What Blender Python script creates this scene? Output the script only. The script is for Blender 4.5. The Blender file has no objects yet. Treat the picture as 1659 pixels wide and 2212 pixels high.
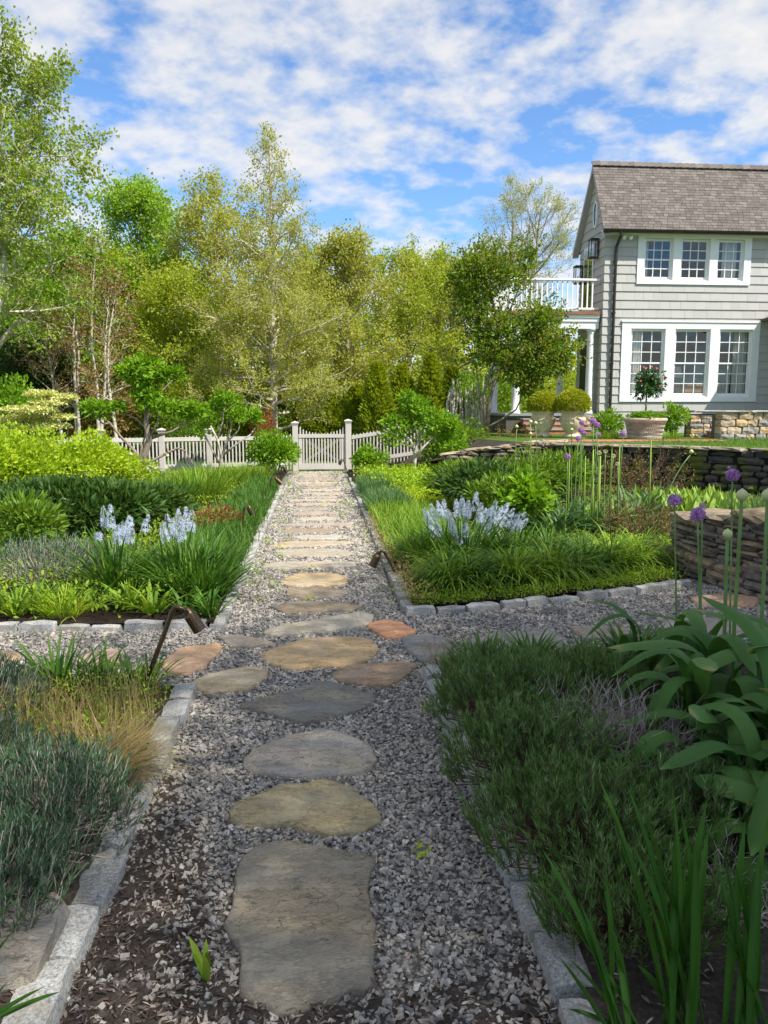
import bpy, math, random
import numpy as np
from mathutils import Vector
R = math.radians
rng = np.random.default_rng(11)
random.seed(11)
sc = bpy.context.scene
COL = sc.collection

# ------------------------------------------------------------------ camera, sky, sun
EYE = 1.6
YAW, PITCH, FPX = R(4.9), R(7.75), 1661.0        # focal length in units of a 1659 x 2212 frame
cd = bpy.data.cameras.new('camera')
cam = bpy.data.objects.new('camera', cd)
COL.objects.link(cam)
cam.location = (0, 0, EYE)
cam.rotation_euler = (R(90) - PITCH, 0, -YAW)
cd.sensor_fit = 'VERTICAL'
cd.sensor_height = 36
cd.lens = 36 * FPX / 2212
cd.clip_start = 0.05
cd.clip_end = 2000
sc.camera = cam

SUN = Vector((0.46, -0.42, 0.78)).normalized()
w = bpy.data.worlds.new('World')
sc.world = w
w.use_nodes = True
nt = w.node_tree
nt.nodes.clear()
def nd(t, typ, **kw):
    n = t.nodes.new(typ)
    for k, v in kw.items():
        setattr(n, k, v)
    return n
sky = nd(nt, 'ShaderNodeTexSky', sky_type='NISHITA', sun_disc=False)
sky.sun_elevation = math.asin(SUN.z)
sky.sun_rotation = math.atan2(SUN.x, SUN.y)
sky.altitude = 500
sky.air_density = 1.0
sky.dust_density = 0.2
sky.ozone_density = 3.0
tc = nd(nt, 'ShaderNodeTexCoord')
sp = nd(nt, 'ShaderNodeSeparateXYZ')
nt.links.new(tc.outputs['Generated'], sp.inputs[0])
def mth(t, op, a, b=None, c=None, clamp=False):
    n = nd(t, 'ShaderNodeMath', operation=op, use_clamp=clamp)
    for i, v in enumerate((a, b, c)):
        if v is None:
            continue
        if isinstance(v, (int, float)):
            n.inputs[i].default_value = v
        else:
            t.links.new(v, n.inputs[i])
    return n.outputs[0]
zz = mth(nt, 'ADD', mth(nt, 'MAXIMUM', sp.outputs[2], 0.0), 0.30)
uu = mth(nt, 'DIVIDE', sp.outputs[0], zz)
vv = mth(nt, 'DIVIDE', sp.outputs[1], zz)
cv = nd(nt, 'ShaderNodeCombineXYZ')
nt.links.new(uu, cv.inputs[0]); nt.links.new(vv, cv.inputs[1])
def noise(t, vec, scale, detail=6, rough=.6, dist=0., out=0):
    n = nd(t, 'ShaderNodeTexNoise')
    n.inputs['Scale'].default_value = scale
    n.inputs['Detail'].default_value = detail
    n.inputs['Roughness'].default_value = rough
    n.inputs['Distortion'].default_value = dist
    if vec is not None:
        t.links.new(vec, n.inputs['Vector'])
    return n.outputs[out]
mp = nd(nt, 'ShaderNodeMapping')
mp.inputs['Location'].default_value = (0.55, 3.35, 1.7)
mp.inputs['Rotation'].default_value = (0, 0, R(25))
mp.inputs['Scale'].default_value = (1.0, 1.1, 1)
nt.links.new(cv.outputs[0], mp.inputs[0])
n1 = noise(nt, mp.outputs[0], 11., 7, .56, .0)
n2 = noise(nt, mp.outputs[0], 1.3, 2, .5)
n3 = noise(nt, mp.outputs[0], 3.2, 3, .5)
cov = mth(nt, 'ADD', mth(nt, 'ADD', mth(nt, 'MULTIPLY', n1, .62), mth(nt, 'MULTIPLY', n2, .42)), mth(nt, 'MULTIPLY', n3, .36))
def ramp(t, fac, stops, interp='LINEAR'):
    n = nd(t, 'ShaderNodeValToRGB')
    n.color_ramp.interpolation = interp
    e = n.color_ramp.elements
    while len(e) < len(stops):
        e.new(0.5)
    for i, (p, c) in enumerate(stops):
        e[i].position = p
        e[i].color = (c[0], c[1], c[2], 1) if len(c) == 3 else c
    if fac is not None:
        t.links.new(fac, n.inputs[0])
    return n.outputs[0]
cf = ramp(nt, cov, [(.60, (0, 0, 0)), (.68, (.42,) * 3), (.76, (.78,) * 3), (.88, (.95,) * 3)])
CLOUD = 3.6
ccol = ramp(nt, n1, [(.35, (.90 * CLOUD, .93 * CLOUD, .97 * CLOUD)), (.65, (1.10 * CLOUD, 1.08 * CLOUD, 1.05 * CLOUD))])
tint = nd(nt, 'ShaderNodeMix', data_type='RGBA', blend_type='MULTIPLY')
tint.inputs[0].default_value = 1
nt.links.new(sky.outputs[0], tint.inputs[6])
tint.inputs[7].default_value = (.64, .80, .94, 1)
mx = nd(nt, 'ShaderNodeMix', data_type='RGBA')
nt.links.new(cf, mx.inputs[0])
nt.links.new(tint.outputs[2], mx.inputs[6])
nt.links.new(ccol, mx.inputs[7])
bg = nd(nt, 'ShaderNodeBackground')
bg.inputs[1].default_value = 0.12
nt.links.new(mx.outputs[2], bg.inputs[0])
wo = nd(nt, 'ShaderNodeOutputWorld')
nt.links.new(bg.outputs[0], wo.inputs[0])

sl = bpy.data.lights.new('sun', 'SUN')
sl.energy = 3.8
sl.angle = R(0.53)
sl.color = (1, .95, .86)
so = bpy.data.objects.new('sun', sl)
COL.objects.link(so)
so.rotation_euler = SUN.to_track_quat('Z', 'Y').to_euler()
so.location = (10, -10, 20)

vs = sc.view_settings
vs.view_transform = 'Standard'
vs.look = 'None'
vs.exposure = 1.0
vs.gamma = 1
vs.use_curve_mapping = False
cy = sc.cycles
cy.max_bounces = 8
cy.transparent_max_bounces = 12
cy.use_denoising = True

# ------------------------------------------------------------------ picture-to-place helpers (1659 x 2212 frame)
_f = np.array([math.sin(YAW) * math.cos(PITCH), math.cos(YAW) * math.cos(PITCH), -math.sin(PITCH)])
_r = np.array([math.cos(YAW), -math.sin(YAW), 0])
_u = np.array([math.sin(YAW) * math.sin(PITCH), math.cos(YAW) * math.sin(PITCH), math.cos(PITCH)])
_c = np.array([0, 0, EYE])
def _ray(x, y): return _f * FPX + _r * (x - 829.5) + _u * (1106 - y)
def gp(x, y, z=0.0):
    q = _ray(x, y); return _c + q * ((z - EYE) / q[2])
def yp(x, y, Y):
    q = _ray(x, y); return _c + q * (Y / q[1])

# ------------------------------------------------------------------ mesh builder
class B:
    def __init__(s):
        s.v, s.t, s.q, s.r, s.n = [], [], [], [], 0
    def add(s, V, T=None, Q=None, r=0.5):
        V = np.asarray(V, float).reshape(-1, 3)
        s.v.append(V)
        rr = np.empty(len(V)); rr[:] = r
        s.r.append(rr)
        if T is not None and len(T): s.t.append(np.asarray(T, int).reshape(-1, 3) + s.n)
        if Q is not None and len(Q): s.q.append(np.asarray(Q, int).reshape(-1, 4) + s.n)
        s.n += len(V)
        return s
    def mesh(s, name, off=(0, 0, 0), smooth=False):
        V = np.concatenate(s.v) - np.asarray(off, float)
        T = np.concatenate(s.t) if s.t else np.zeros((0, 3), int)
        Q = np.concatenate(s.q) if s.q else np.zeros((0, 4), int)
        me = bpy.data.meshes.new(name)
        me.vertices.add(len(V)); me.vertices.foreach_set('co', V.astype(np.float32).ravel())
        L = np.concatenate([T.ravel(), Q.ravel()]).astype(np.int32)
        me.loops.add(len(L)); me.loops.foreach_set('vertex_index', L)
        ls = np.concatenate([np.arange(len(T)) * 3, len(T) * 3 + np.arange(len(Q)) * 4]).astype(np.int32)
        me.polygons.add(len(ls)); me.polygons.foreach_set('loop_start', ls)
        me.polygons.foreach_set('use_smooth', np.full(len(ls), bool(smooth)))
        at = me.attributes.new('rnd', 'FLOAT', 'POINT')
        at.data.foreach_set('value', np.concatenate(s.r).astype(np.float32))
        me.update(calc_edges=True)
        return me

_BQ = np.array([[0, 3, 2, 1], [4, 5, 6, 7], [0, 1, 5, 4], [1, 2, 6, 5], [2, 3, 7, 6], [3, 0, 4, 7]])
def box(b, lo, hi, r=.5):
    x0, y0, z0 = lo; x1, y1, z1 = hi
    b.add([(x0, y0, z0), (x1, y0, z0), (x1, y1, z0), (x0, y1, z0), (x0, y0, z1), (x1, y0, z1), (x1, y1, z1), (x0, y1, z1)], Q=_BQ, r=r)
    return b
def bbox(b, lo, hi, bev=.01, r=.5):
    """box with chamfered edges"""
    lo = np.array(lo, float); hi = np.array(hi, float); c = (lo + hi) / 2; h = (hi - lo) / 2
    bev = min(bev, h.min() * .6)
    V = []; idx = {}
    for sx in (-1, 1):
        for sy in (-1, 1):
            for sz in (-1, 1):
                for ax in range(3):
                    p = np.array([sx, sy, sz]) * h
                    for k in range(3):
                        if k != ax: p[k] -= (sx, sy, sz)[k] * bev
                    idx[(sx, sy, sz, ax)] = len(V); V.append(c + p)
    Q, T = [], []
    for ax in range(3):
        a, d = [(1, 2), (2, 0), (0, 1)][ax]
        for s in (-1, 1):
            loop = []
            for (u, v) in ((-1, -1), (1, -1), (1, 1), (-1, 1)):
                k = [0, 0, 0]; k[ax] = s; k[a] = u; k[d] = v
                loop.append(idx[(*k, ax)])
            Q.append(loop if s > 0 else loop[::-1])
    for ax in range(3):
        a, d = [(1, 2), (2, 0), (0, 1)][ax]
        for (u, v) in ((-1, -1), (1, -1), (1, 1), (-1, 1)):
            k0 = [0, 0, 0]; k0[ax] = -1; k0[a] = u; k0[d] = v
            k1 = list(k0); k1[ax] = 1
            lp = [idx[(*k0, a)], idx[(*k1, a)], idx[(*k1, d)], idx[(*k0, d)]]
            Q.append(lp if u * v > 0 else lp[::-1])
    for sx in (-1, 1):
        for sy in (-1, 1):
            for sz in (-1, 1):
                t = [idx[(sx, sy, sz, 0)], idx[(sx, sy, sz, 1)], idx[(sx, sy, sz, 2)]]
                T.append(t if sx * sy * sz > 0 else t[::-1])
    b.add(V, T=T, Q=Q, r=r)
    return b
def norm(a): return a / np.maximum(np.linalg.norm(a, axis=-1, keepdims=True), 1e-9)
def tubes(b, P, Rad, k=5, r=.5, cap=True):
    """P (n,m,3) polylines, Rad (n,m)"""
    P = np.asarray(P, float); Rad = np.asarray(Rad, float)
    if P.ndim == 2: P = P[None]; Rad = np.broadcast_to(Rad, (1, P.shape[1]))
    n, m, _ = P.shape
    T = np.gradient(P, axis=1); T = norm(T)
    mean = norm(P[:, -1] - P[:, 0])
    ref = np.where(np.abs(mean[:, 2:3]) > .9, np.array([[1., 0, 0]]), np.array([[0, 0, 1.]]))[:, None, :]
    S = norm(np.cross(T, np.broadcast_to(ref, T.shape))); U = np.cross(S, T)
    an = np.arange(k) * 2 * np.pi / k
    V = P[:, :, None, :] + Rad[:, :, None, None] * (np.cos(an)[None, None, :, None] * S[:, :, None, :] + np.sin(an)[None, None, :, None] * U[:, :, None, :])
    i = np.arange(m - 1)[:, None] * k; j = np.arange(k)[None, :]; j2 = (j + 1) % k
    q = np.stack([i + j, i + j2, i + k + j2, i + k + j], -1).reshape(-1, 4)
    Q = (np.arange(n)[:, None, None] * m * k + q[None]).reshape(-1, 4)
    rr = np.repeat(np.broadcast_to(np.asarray(r, float), (n,)), m * k) if np.ndim(r) else r
    b.add(V.reshape(-1, 3), Q=Q, r=rr)
    if cap and n == 1:
        o = b.n
        b.add(np.array([P[0, 0], P[0, -1]]), r=r if not np.ndim(r) else r[0])
        base = o - m * k
        tt = [[base + (x + 1) % k, base + x, o] for x in range(k)] + [[base + (m - 1) * k + x, base + (m - 1) * k + (x + 1) % k, o + 1] for x in range(k)]
        b.t.append(np.array(tt))
    return b
def tube(b, pts, rad, k=8, r=.5):
    pts = np.asarray(pts, float)
    rad = np.broadcast_to(np.asarray(rad, float), (len(pts),))
    return tubes(b, pts[None], rad[None], k, r)
def lathe(b, prof, c=(0, 0, 0), k=24, r=.5):
    prof = np.asarray(prof, float); m = len(prof); an = np.arange(k) * 2 * np.pi / k
    V = np.zeros((m, k, 3)); V[..., 0] = prof[:, :1] * np.cos(an); V[..., 1] = prof[:, :1] * np.sin(an); V[..., 2] = prof[:, 1:2]
    i = np.arange(m - 1)[:, None] * k; j = np.arange(k)[None, :]; j2 = (j + 1) % k
    Q = np.stack([i + j, i + j2, i + k + j2, i + k + j], -1).reshape(-1, 4)
    b.add(V.reshape(-1, 3) + np.asarray(c), Q=Q, r=r)
    return b
def rdir(n):
    v = rng.normal(size=(n, 3)); return norm(v)
LEAF = {
 'diamond': (np.array([[0, 0, 0], [-.5, .42, .16], [0, 1, 0], [.5, .42, .16]]), np.array([[0, 2, 1], [0, 3, 2]])),
 'lance': (np.array([[0, 0, 0], [-.42, .3, .12], [.42, .3, .12], [-.4, .62, .10], [.4, .62, .10], [0, 1, -.12], [0, .45, 0]]),
           np.array([[0, 6, 1], [0, 2, 6], [1, 6, 3], [6, 2, 4], [3, 6, 5], [6, 4, 5]])),
 'tri': (np.array([[-.5, 0, 0], [.5, 0, 0], [0, 1, 0]]), np.array([[0, 1, 2]])),
}
def leaves(b, P, D, L, W, kind='diamond', r=None, up=None):
    n = len(P)
    tv, tt = LEAF[kind]
    D = norm(D)
    ref = rdir(n) if up is None else norm(up + rng.normal(size=(n, 3)) * .35)
    S = norm(np.cross(D, ref)); N = np.cross(S, D)
    L = np.broadcast_to(L, (n,)); W = np.broadcast_to(W, (n,))
    V = P[:, None, :] + D[:, None, :] * (tv[None, :, 1:2] * L[:, None, None]) + S[:, None, :] * (tv[None, :, 0:1] * W[:, None, None]) + N[:, None, :] * (tv[None, :, 2:3] * W[:, None, None])
    m = len(tv)
    T = (np.arange(n)[:, None, None] * m + tt[None]).reshape(-1, 3)
    if r is None: r = rng.random(n)
    b.add(V.reshape(-1, 3), T=T, r=np.repeat(np.broadcast_to(r, (n,)), m))
    return b
def blades(b, P, az, lean, L, W, curve, segs=4, r=None, twist=0., prof='grass'):
    """arching strap leaves"""
    n = len(P)
    az, lean, L, W, curve = (np.broadcast_to(np.asarray(x, float), (n,)) for x in (az, lean, L, W, curve))
    s = np.linspace(0, 1, segs + 1)
    th = lean[:, None] + curve[:, None] * s[None] ** 1.4
    dl = L[:, None] / segs
    hx = np.concatenate([np.zeros((n, 1)), np.cumsum(np.sin((th[:, 1:] + th[:, :-1]) / 2) * dl, 1)], 1)
    hz = np.concatenate([np.zeros((n, 1)), np.cumsum(np.cos((th[:, 1:] + th[:, :-1]) / 2) * dl, 1)], 1)
    C = np.stack([P[:, :1] + hx * np.cos(az)[:, None], P[:, 1:2] + hx * np.sin(az)[:, None], P[:, 2:3] + hz], -1)
    tw = az + np.pi / 2 + rng.normal(size=n) * .35 + twist
    side = np.stack([np.cos(tw), np.sin(tw), np.zeros(n)], -1)
    if prof == 'grass': wv = np.interp(s, [0, .25, .7, 1], [.75, 1, .75, 0.04])
    else: wv = np.interp(s, [0, .3, .6, .85, 1], [.55, 1, 1, .7, 0.05])
    Lf = C - side[:, None, :] * (W[:, None, None] * wv[None, :, None] / 2)
    Rt = C + side[:, None, :] * (W[:, None, None] * wv[None, :, None] / 2)
    V = np.stack([Lf, Rt], 2).reshape(n, -1, 3)
    i = np.arange(segs) * 2
    q = np.stack([i, i + 1, i + 3, i + 2], -1)
    m = 2 * (segs + 1)
    if r is None: r = rng.random(n)
    b.add(V.reshape(-1, 3), Q=(np.arange(n)[:, None, None] * m + q[None]).reshape(-1, 4), r=np.repeat(np.broadcast_to(r, (n,)), m))
    return b

# ------------------------------------------------------------------ objects
WLOC = {}
def label(o, lab=None, cat=None, group=None, kind=None):
    if lab: o['label'] = lab
    if cat: o['category'] = cat
    if group: o['group'] = group
    if kind: o['kind'] = kind
    return o
def thing(name, loc, lab, cat, group=None):
    o = bpy.data.objects.new(name, None)
    o.empty_display_size = .1
    COL.objects.link(o)
    o.location = tuple(float(x) for x in loc)
    WLOC[o.name] = np.array(loc, float)
    return label(o, lab, cat, group, 'thing')
def part(name, b, mat, parent=None, lab=None, cat=None, group=None, kind=None, smooth=False, origin=None):
    """geometry given in world coordinates"""
    off = WLOC[parent.name] if parent is not None else (np.zeros(3) if origin is None else np.array(origin, float))
    me = b.mesh(name, off, smooth)
    me.materials.append(M[mat] if isinstance(mat, str) else mat)
    o = bpy.data.objects.new(name, me)
    COL.objects.link(o)
    if parent is not None:
        o.parent = parent
    else:
        o.location = tuple(off)
    WLOC[o.name] = np.array(off, float)
    return label(o, lab, cat, group, kind)
def piece(name, me, parent, loc, rot=(0, 0, 0), scale=(1, 1, 1), color=None):
    """one of many alike pieces sharing mesh data; loc in world coordinates"""
    o = bpy.data.objects.new(name, me)
    COL.objects.link(o)
    o.parent = parent
    o.location = tuple(np.array(loc, float) - WLOC[parent.name])
    o.rotation_euler = rot
    o.scale = scale
    if color is not None: o.color = (*color, 1)
    return o

# ------------------------------------------------------------------ materials
M = {}
def mat(name):
    m = bpy.data.materials.new(name); m.use_nodes = True
    t = m.node_tree; t.nodes.clear()
    out = nd(t, 'ShaderNodeOutputMaterial')
    M[name] = m
    return m, t, out
def princ(t, out, rough=.6, spec=.3, metal=0):
    p = nd(t, 'ShaderNodeBsdfPrincipled')
    p.inputs['Roughness'].default_value = rough
    p.inputs['Specular IOR Level'].default_value = spec
    p.inputs['Metallic'].default_value = metal
    t.links.new(p.outputs[0], out.inputs[0])
    return p
def bump(t, p, h, strength=.5, dist=.01):
    n = nd(t, 'ShaderNodeBump')
    n.inputs['Strength'].default_value = strength
    n.inputs['Distance'].default_value = dist
    t.links.new(h, n.inputs['Height'])
    t.links.new(n.outputs[0], p.inputs['Normal'])
def objco(t, scale=(1, 1, 1)):
    c = nd(t, 'ShaderNodeTexCoord')
    g = nd(t, 'ShaderNodeNewGeometry')
    m = nd(t, 'ShaderNodeMapping'); m.inputs['Scale'].default_value = scale
    t.links.new(g.outputs['Position'], m.inputs[0])
    return m.outputs[0]
def mixc(t, fac, a, b, mode='MIX'):
    n = nd(t, 'ShaderNodeMix', data_type='RGBA', blend_type=mode)
    for i, v in ((0, fac), (6, a), (7, b)):
        if isinstance(v, (int, float)): n.inputs[i].default_value = v
        elif isinstance(v, tuple): n.inputs[i].default_value = (*v, 1)
        else: t.links.new(v, n.inputs[i])
    return n.outputs[2]
def leafmat(name, cols, trans=.38, rough=.5, spec=.25, gain=1.2):
    cols = [tuple(min(.85, x * gain) for x in c) for c in cols]
    m, t, out = mat(name)
    a = nd(t, 'ShaderNodeAttribute', attribute_name='rnd')
    k = len(cols)
    c = ramp(t, a.outputs['Fac'], [((i + .02) / (k - 1) if i < k - 1 else 1, cc) for i, cc in enumerate(cols)])
    p = nd(t, 'ShaderNodeBsdfPrincipled')
    p.inputs['Roughness'].default_value = rough
    p.inputs['Specular IOR Level'].default_value = spec
    t.links.new(c, p.inputs['Base Color'])
    tr = nd(t, 'ShaderNodeBsdfTranslucent')
    t.links.new(mixc(t, 1., c, (1.25, 1.15, .55), 'MULTIPLY'), tr.inputs[0])
    x = nd(t, 'ShaderNodeMixShader'); x.inputs[0].default_value = trans
    t.links.new(p.outputs[0], x.inputs[1]); t.links.new(tr.outputs[0], x.inputs[2])
    t.links.new(x.outputs[0], out.inputs[0])
    return m
def plainmat(name, col, rough=.6, spec=.3, metal=0, var=.15, scale=6., bmp=.0, bscale=40., bdist=.004):
    m, t, out = mat(name)
    p = princ(t, out, rough, spec, metal)
    co = objco(t)
    n = noise(t, co, scale, 5, .6)
    lo = tuple(c * (1 - var) for c in col); hi = tuple(min(1, c * (1 + var)) for c in col)
    t.links.new(ramp(t, n, [(.3, lo), (.7, hi)]), p.inputs['Base Color'])
    if bmp: bump(t, p, noise(t, co, bscale, 5, .65), bmp, bdist)
    return m

# --- ground, stone
def m_ground(name, cols, scale, bmp=.6, bdist=.02, rough=.95):
    m, t, out = mat(name)
    p = princ(t, out, rough, .1)
    co = objco(t)
    n = noise(t, co, scale, 8, .7)
    n2 = noise(t, co, scale * .12, 3, .5)
    k = len(cols)
    c = ramp(t, mth(t, 'ADD', mth(t, 'MULTIPLY', n, .75), mth(t, 'MULTIPLY', n2, .25)), [(.3 + .4 * i / (k - 1), cc) for i, cc in enumerate(cols)])
    t.links.new(c, p.inputs['Base Color'])
    bump(t, p, n, bmp, bdist)
m_ground('lawn', [(.035, .075, .012), (.07, .13, .02), (.10, .16, .03)], 30)
m_ground('soil', [(.012, .009, .007), (.03, .021, .015), (.075, .055, .04)], 45, .9, .02)
m_ground('mulch', [(.035, .028, .022), (.075, .06, .048), (.15, .125, .105)], 55, .9, .02)
m_ground('woodfloor', [(.02, .02, .012), (.04, .05, .018), (.06, .08, .02)], 4)
def m_gravelbed():
    m, t, out = mat('gravel_bed')
    p = princ(t, out, .9, .15)
    co = objco(t)
    v = nd(t, 'ShaderNodeTexVoronoi'); v.inputs['Scale'].default_value = 62
    t.links.new(co, v.inputs['Vector'])
    s = nd(t, 'ShaderNodeSeparateColor'); t.links.new(v.outputs['Color'], s.inputs[0])
    c = ramp(t, s.outputs[0], [(0, (.11, .10, .095)), (.45, (.25, .24, .22)), (.8, (.40, .375, .335)), (1, (.58, .55, .50))])
    c = mixc(t, ramp(t, v.outputs['Distance'], [(.25, (0, 0, 0)), (.75, (.8, .8, .8))]), c, (.06, .052, .045))
    t.links.new(c, p.inputs['Base Color'])
    bump(t, p, mth(t, 'SUBTRACT', 1., v.outputs['Distance']), 1., .012)
m_gravelbed()
def m_pebble():
    m, t, out = mat('pebble')
    p = princ(t, out, .85, .2)
    a = nd(t, 'ShaderNodeAttribute', attribute_name='rnd')
    c = ramp(t, a.outputs['Fac'], [(0, (.17, .155, .14)), (.2, (.26, .24, .215)), (.45, (.34, .315, .28)), (.62, (.41, .375, .325)), (.8, (.46, .42, .35)), (.9, (.38, .30, .23)), (1, (.62, .59, .53))])
    n = noise(t, objco(t), 160, 3, .6)
    c = mixc(t, 1., c, ramp(t, n, [(.3, (.75,) * 3), (.7, (1.12,) * 3)]), 'MULTIPLY')
    t.links.new(c, p.inputs['Base Color'])
m_pebble()
def m_chip():
    m, t, out = mat('wood_chip')
    p = princ(t, out, .9, .12)
    a = nd(t, 'ShaderNodeAttribute', attribute_name='rnd')
    c = ramp(t, a.outputs['Fac'], [(0, (.04, .028, .022)), (.4, (.10, .075, .06)), (.8, (.21, .165, .135)), (1, (.46, .40, .34))])
    t.links.new(c, p.inputs['Base Color'])
m_chip()
def m_flag():
    m, t, out = mat('flagstone')
    p = princ(t, out, .82, .25)
    oi = nd(t, 'ShaderNodeObjectInfo')
    g = nd(t, 'ShaderNodeNewGeometry')
    off = nd(t, 'ShaderNodeVectorMath', operation='MULTIPLY_ADD')
    t.links.new(g.outputs['Position'], off.inputs[0]); off.inputs[1].default_value = (1, 1, 1)
    cx = nd(t, 'ShaderNodeCombineXYZ')
    t.links.new(mth(t, 'MULTIPLY', oi.outputs['Random'], 37.), cx.inputs[0]); t.links.new(mth(t, 'MULTIPLY', oi.outputs['Random'], 91.), cx.inputs[2])
    t.links.new(cx.outputs[0], off.inputs[2])
    mpn = nd(t, 'ShaderNodeMapping'); mpn.inputs['Scale'].default_value = (1, 2.2, 3)
    t.links.new(off.outputs[0], mpn.inputs[0])
    big = noise(t, mpn.outputs[0], 2.2, 5, .6, .0)
    mid = noise(t, mpn.outputs[0], 12., 8, .7, .0)
    fine = noise(t, mpn.outputs[0], 70., 5, .7)
    base = oi.outputs['Color']
    big2 = noise(t, mpn.outputs[0], 4.5, 8, .68, .0)
    c = mixc(t, ramp(t, big, [(.38, (0, 0, 0)), (.62, (.8,) * 3)]), base, mixc(t, 1., base, (1.22, 1.08, .84), 'MULTIPLY'))
    c = mixc(t, ramp(t, big2, [(.48, (0, 0, 0)), (.66, (.6,) * 3)]), c, mixc(t, 1., base, (.62, .60, .60), 'MULTIPLY'))
    c = mixc(t, ramp(t, big2, [(.32, (.5,) * 3), (.44, (0, 0, 0))]), c, mixc(t, 1., base, (1.25, 1.27, 1.30), 'MULTIPLY'))
    c = mixc(t, ramp(t, mid, [(.55, (0, 0, 0)), (.68, (.7,) * 3)]), c, mixc(t, 1., base, (.50, .48, .47), 'MULTIPLY'))
    c = mixc(t, ramp(t, mid, [(.28, (.65,) * 3), (.37, (0, 0, 0))]), c, (.50, .48, .42))
    c = mixc(t, 1., c, ramp(t, fine, [(.3, (.72,) * 3), (.7, (1.22,) * 3)]), 'MULTIPLY')
    # thin dark cleft lines
    wv = nd(t, 'ShaderNodeTexVoronoi', feature='DISTANCE_TO_EDGE'); wv.inputs['Scale'].default_value = 4.2
    wd = nd(t, 'ShaderNodeVectorMath', operation='ADD')
    t.links.new(mpn.outputs[0], wd.inputs[0])
    nn = nd(t, 'ShaderNodeTexNoise'); nn.inputs['Scale'].default_value = 5; nn.inputs['Detail'].default_value = 5
    t.links.new(mpn.outputs[0], nn.inputs['Vector'])
    t.links.new(nn.outputs['Color'], wd.inputs[1]); t.links.new(wd.outputs[0], wv.inputs['Vector'])
    crack = mth(t, 'MULTIPLY', ramp(t, wv.outputs['Distance'], [(0, (1,) * 3), (.014, (0, 0, 0))]), ramp(t, big, [(.45, (0, 0, 0)), (.55, (1,) * 3)]))
    c = mixc(t, mth(t, 'MULTIPLY', crack, .6), c, mixc(t, 1., base, (.35, .33, .33), 'MULTIPLY'))
    t.links.new(c, p.inputs['Base Color'])
    h = mth(t, 'ADD', mth(t, 'ADD', mth(t, 'MULTIPLY', mid, .6), mth(t, 'MULTIPLY', ramp(t, big2, [(.47, (0, 0, 0)), (.51, (1,) * 3)]), .16)), mth(t, 'ADD', mth(t, 'MULTIPLY', fine, .22), mth(t, 'MULTIPLY', crack, -.4)))
    bump(t, p, h, .85, .026)
m_flag()
def m_granite():
    m, t, out = mat('granite')
    p = princ(t, out, .8, .3)
    oi = nd(t, 'ShaderNodeObjectInfo')
    co = objco(t)
    a = noise(t, co, 110, 4, .75); b_ = noise(t, co, 9, 5, .6)
    c = ramp(t, a, [(.32, (.15, .15, .145)), (.5, (.40, .395, .37)), (.68, (.64, .625, .585))])
    c = mixc(t, ramp(t, b_, [(.45, (0, 0, 0)), (.66, (.6,) * 3)]), c, (.27, .24, .17))
    c = mixc(t, 1., c, ramp(t, oi.outputs['Random'], [(0, (.78,) * 3), (1, (1.1,) * 3)]), 'MULTIPLY')
    t.links.new(c, p.inputs['Base Color'])
    bump(t, p, mth(t, 'ADD', noise(t, co, 30, 6, .7), mth(t, 'MULTIPLY', a, .3)), .7, .012)
m_granite()
def m_wallstone(name, moss):
    m, t, out = mat(name)
    p = princ(t, out, .9, .2)
    oi = nd(t, 'ShaderNodeObjectInfo')
    co = objco(t)
    n = noise(t, co, 14, 7, .68); f = noise(t, co, 70, 4, .7)
    c = mixc(t, ramp(t, n, [(.35, (0, 0, 0)), (.65, (1,) * 3)]), mixc(t, 1., oi.outputs['Color'], (.6, .6, .62), 'MULTIPLY'), mixc(t, 1., oi.outputs['Color'], (1.25, 1.18, 1.05), 'MULTIPLY'))
    c = mixc(t, 1., c, ramp(t, f, [(.3, (.75,) * 3), (.7, (1.2,) * 3)]), 'MULTIPLY')
    if moss:
        mo = noise(t, co, 2.6, 5, .65)
        c = mixc(t, ramp(t, mo, [(.50, (0, 0, 0)), (.58, (.9,) * 3)]), c, (.10, .13, .015))
    t.links.new(c, p.inputs['Base Color'])
    bump(t, p, mth(t, 'ADD', n, mth(t, 'MULTIPLY', f, .3)), .8, .02)
m_wallstone('wall_stone', False)
m_wallstone('mossy_stone', True)
plainmat('dark_joint', (.02, .018, .015), .95, .1)
plainmat('mortar', (.13, .12, .10), .95, .1, bmp=.5)
plainmat('bluestone', (.27, .27, .26), .7, .3, bmp=.3)
plainmat('brick_red', (.42, .17, .10), .85, .2, var=.35, scale=9, bmp=.3)
# --- buildings
def m_siding():
    m, t, out = mat('siding')
    p = princ(t, out, .75, .25)
    oi = nd(t, 'ShaderNodeObjectInfo')
    co = objco(t, (14, 14, 1.2))
    n = noise(t, co, 3, 5, .6)
    c = mixc(t, n, (.43, .42, .395), (.49, .475, .445))
    c = mixc(t, 1., c, ramp(t, oi.outputs['Random'], [(0, (.94,) * 3), (1, (1.04,) * 3)]), 'MULTIPLY')
    t.links.new(c, p.inputs['Base Color'])
    bump(t, p, n, .25, .004)
m_siding()
def m_roof():
    m, t, out = mat('roof_shingle')
    p = princ(t, out, .85, .2)
    oi = nd(t, 'ShaderNodeObjectInfo')
    a = nd(t, 'ShaderNodeAttribute', attribute_name='rnd')
    k = mth(t, 'FRACT', mth(t, 'ADD', a.outputs['Fac'], oi.outputs['Random']))
    c = ramp(t, k, [(0, (.12, .10, .092)), (.4, (.15, .126, .116)), (.75, (.172, .147, .132)), (1, (.205, .18, .158))])
    co = objco(t, (10, 2, 2)); n = noise(t, co, 6, 5, .65)
    c = mixc(t, 1., c, ramp(t, n, [(.3, (.8,) * 3), (.7, (1.15,) * 3)]), 'MULTIPLY')
    t.links.new(c, p.inputs['Base Color'])
    bump(t, p, n, .4, .006)
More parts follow.
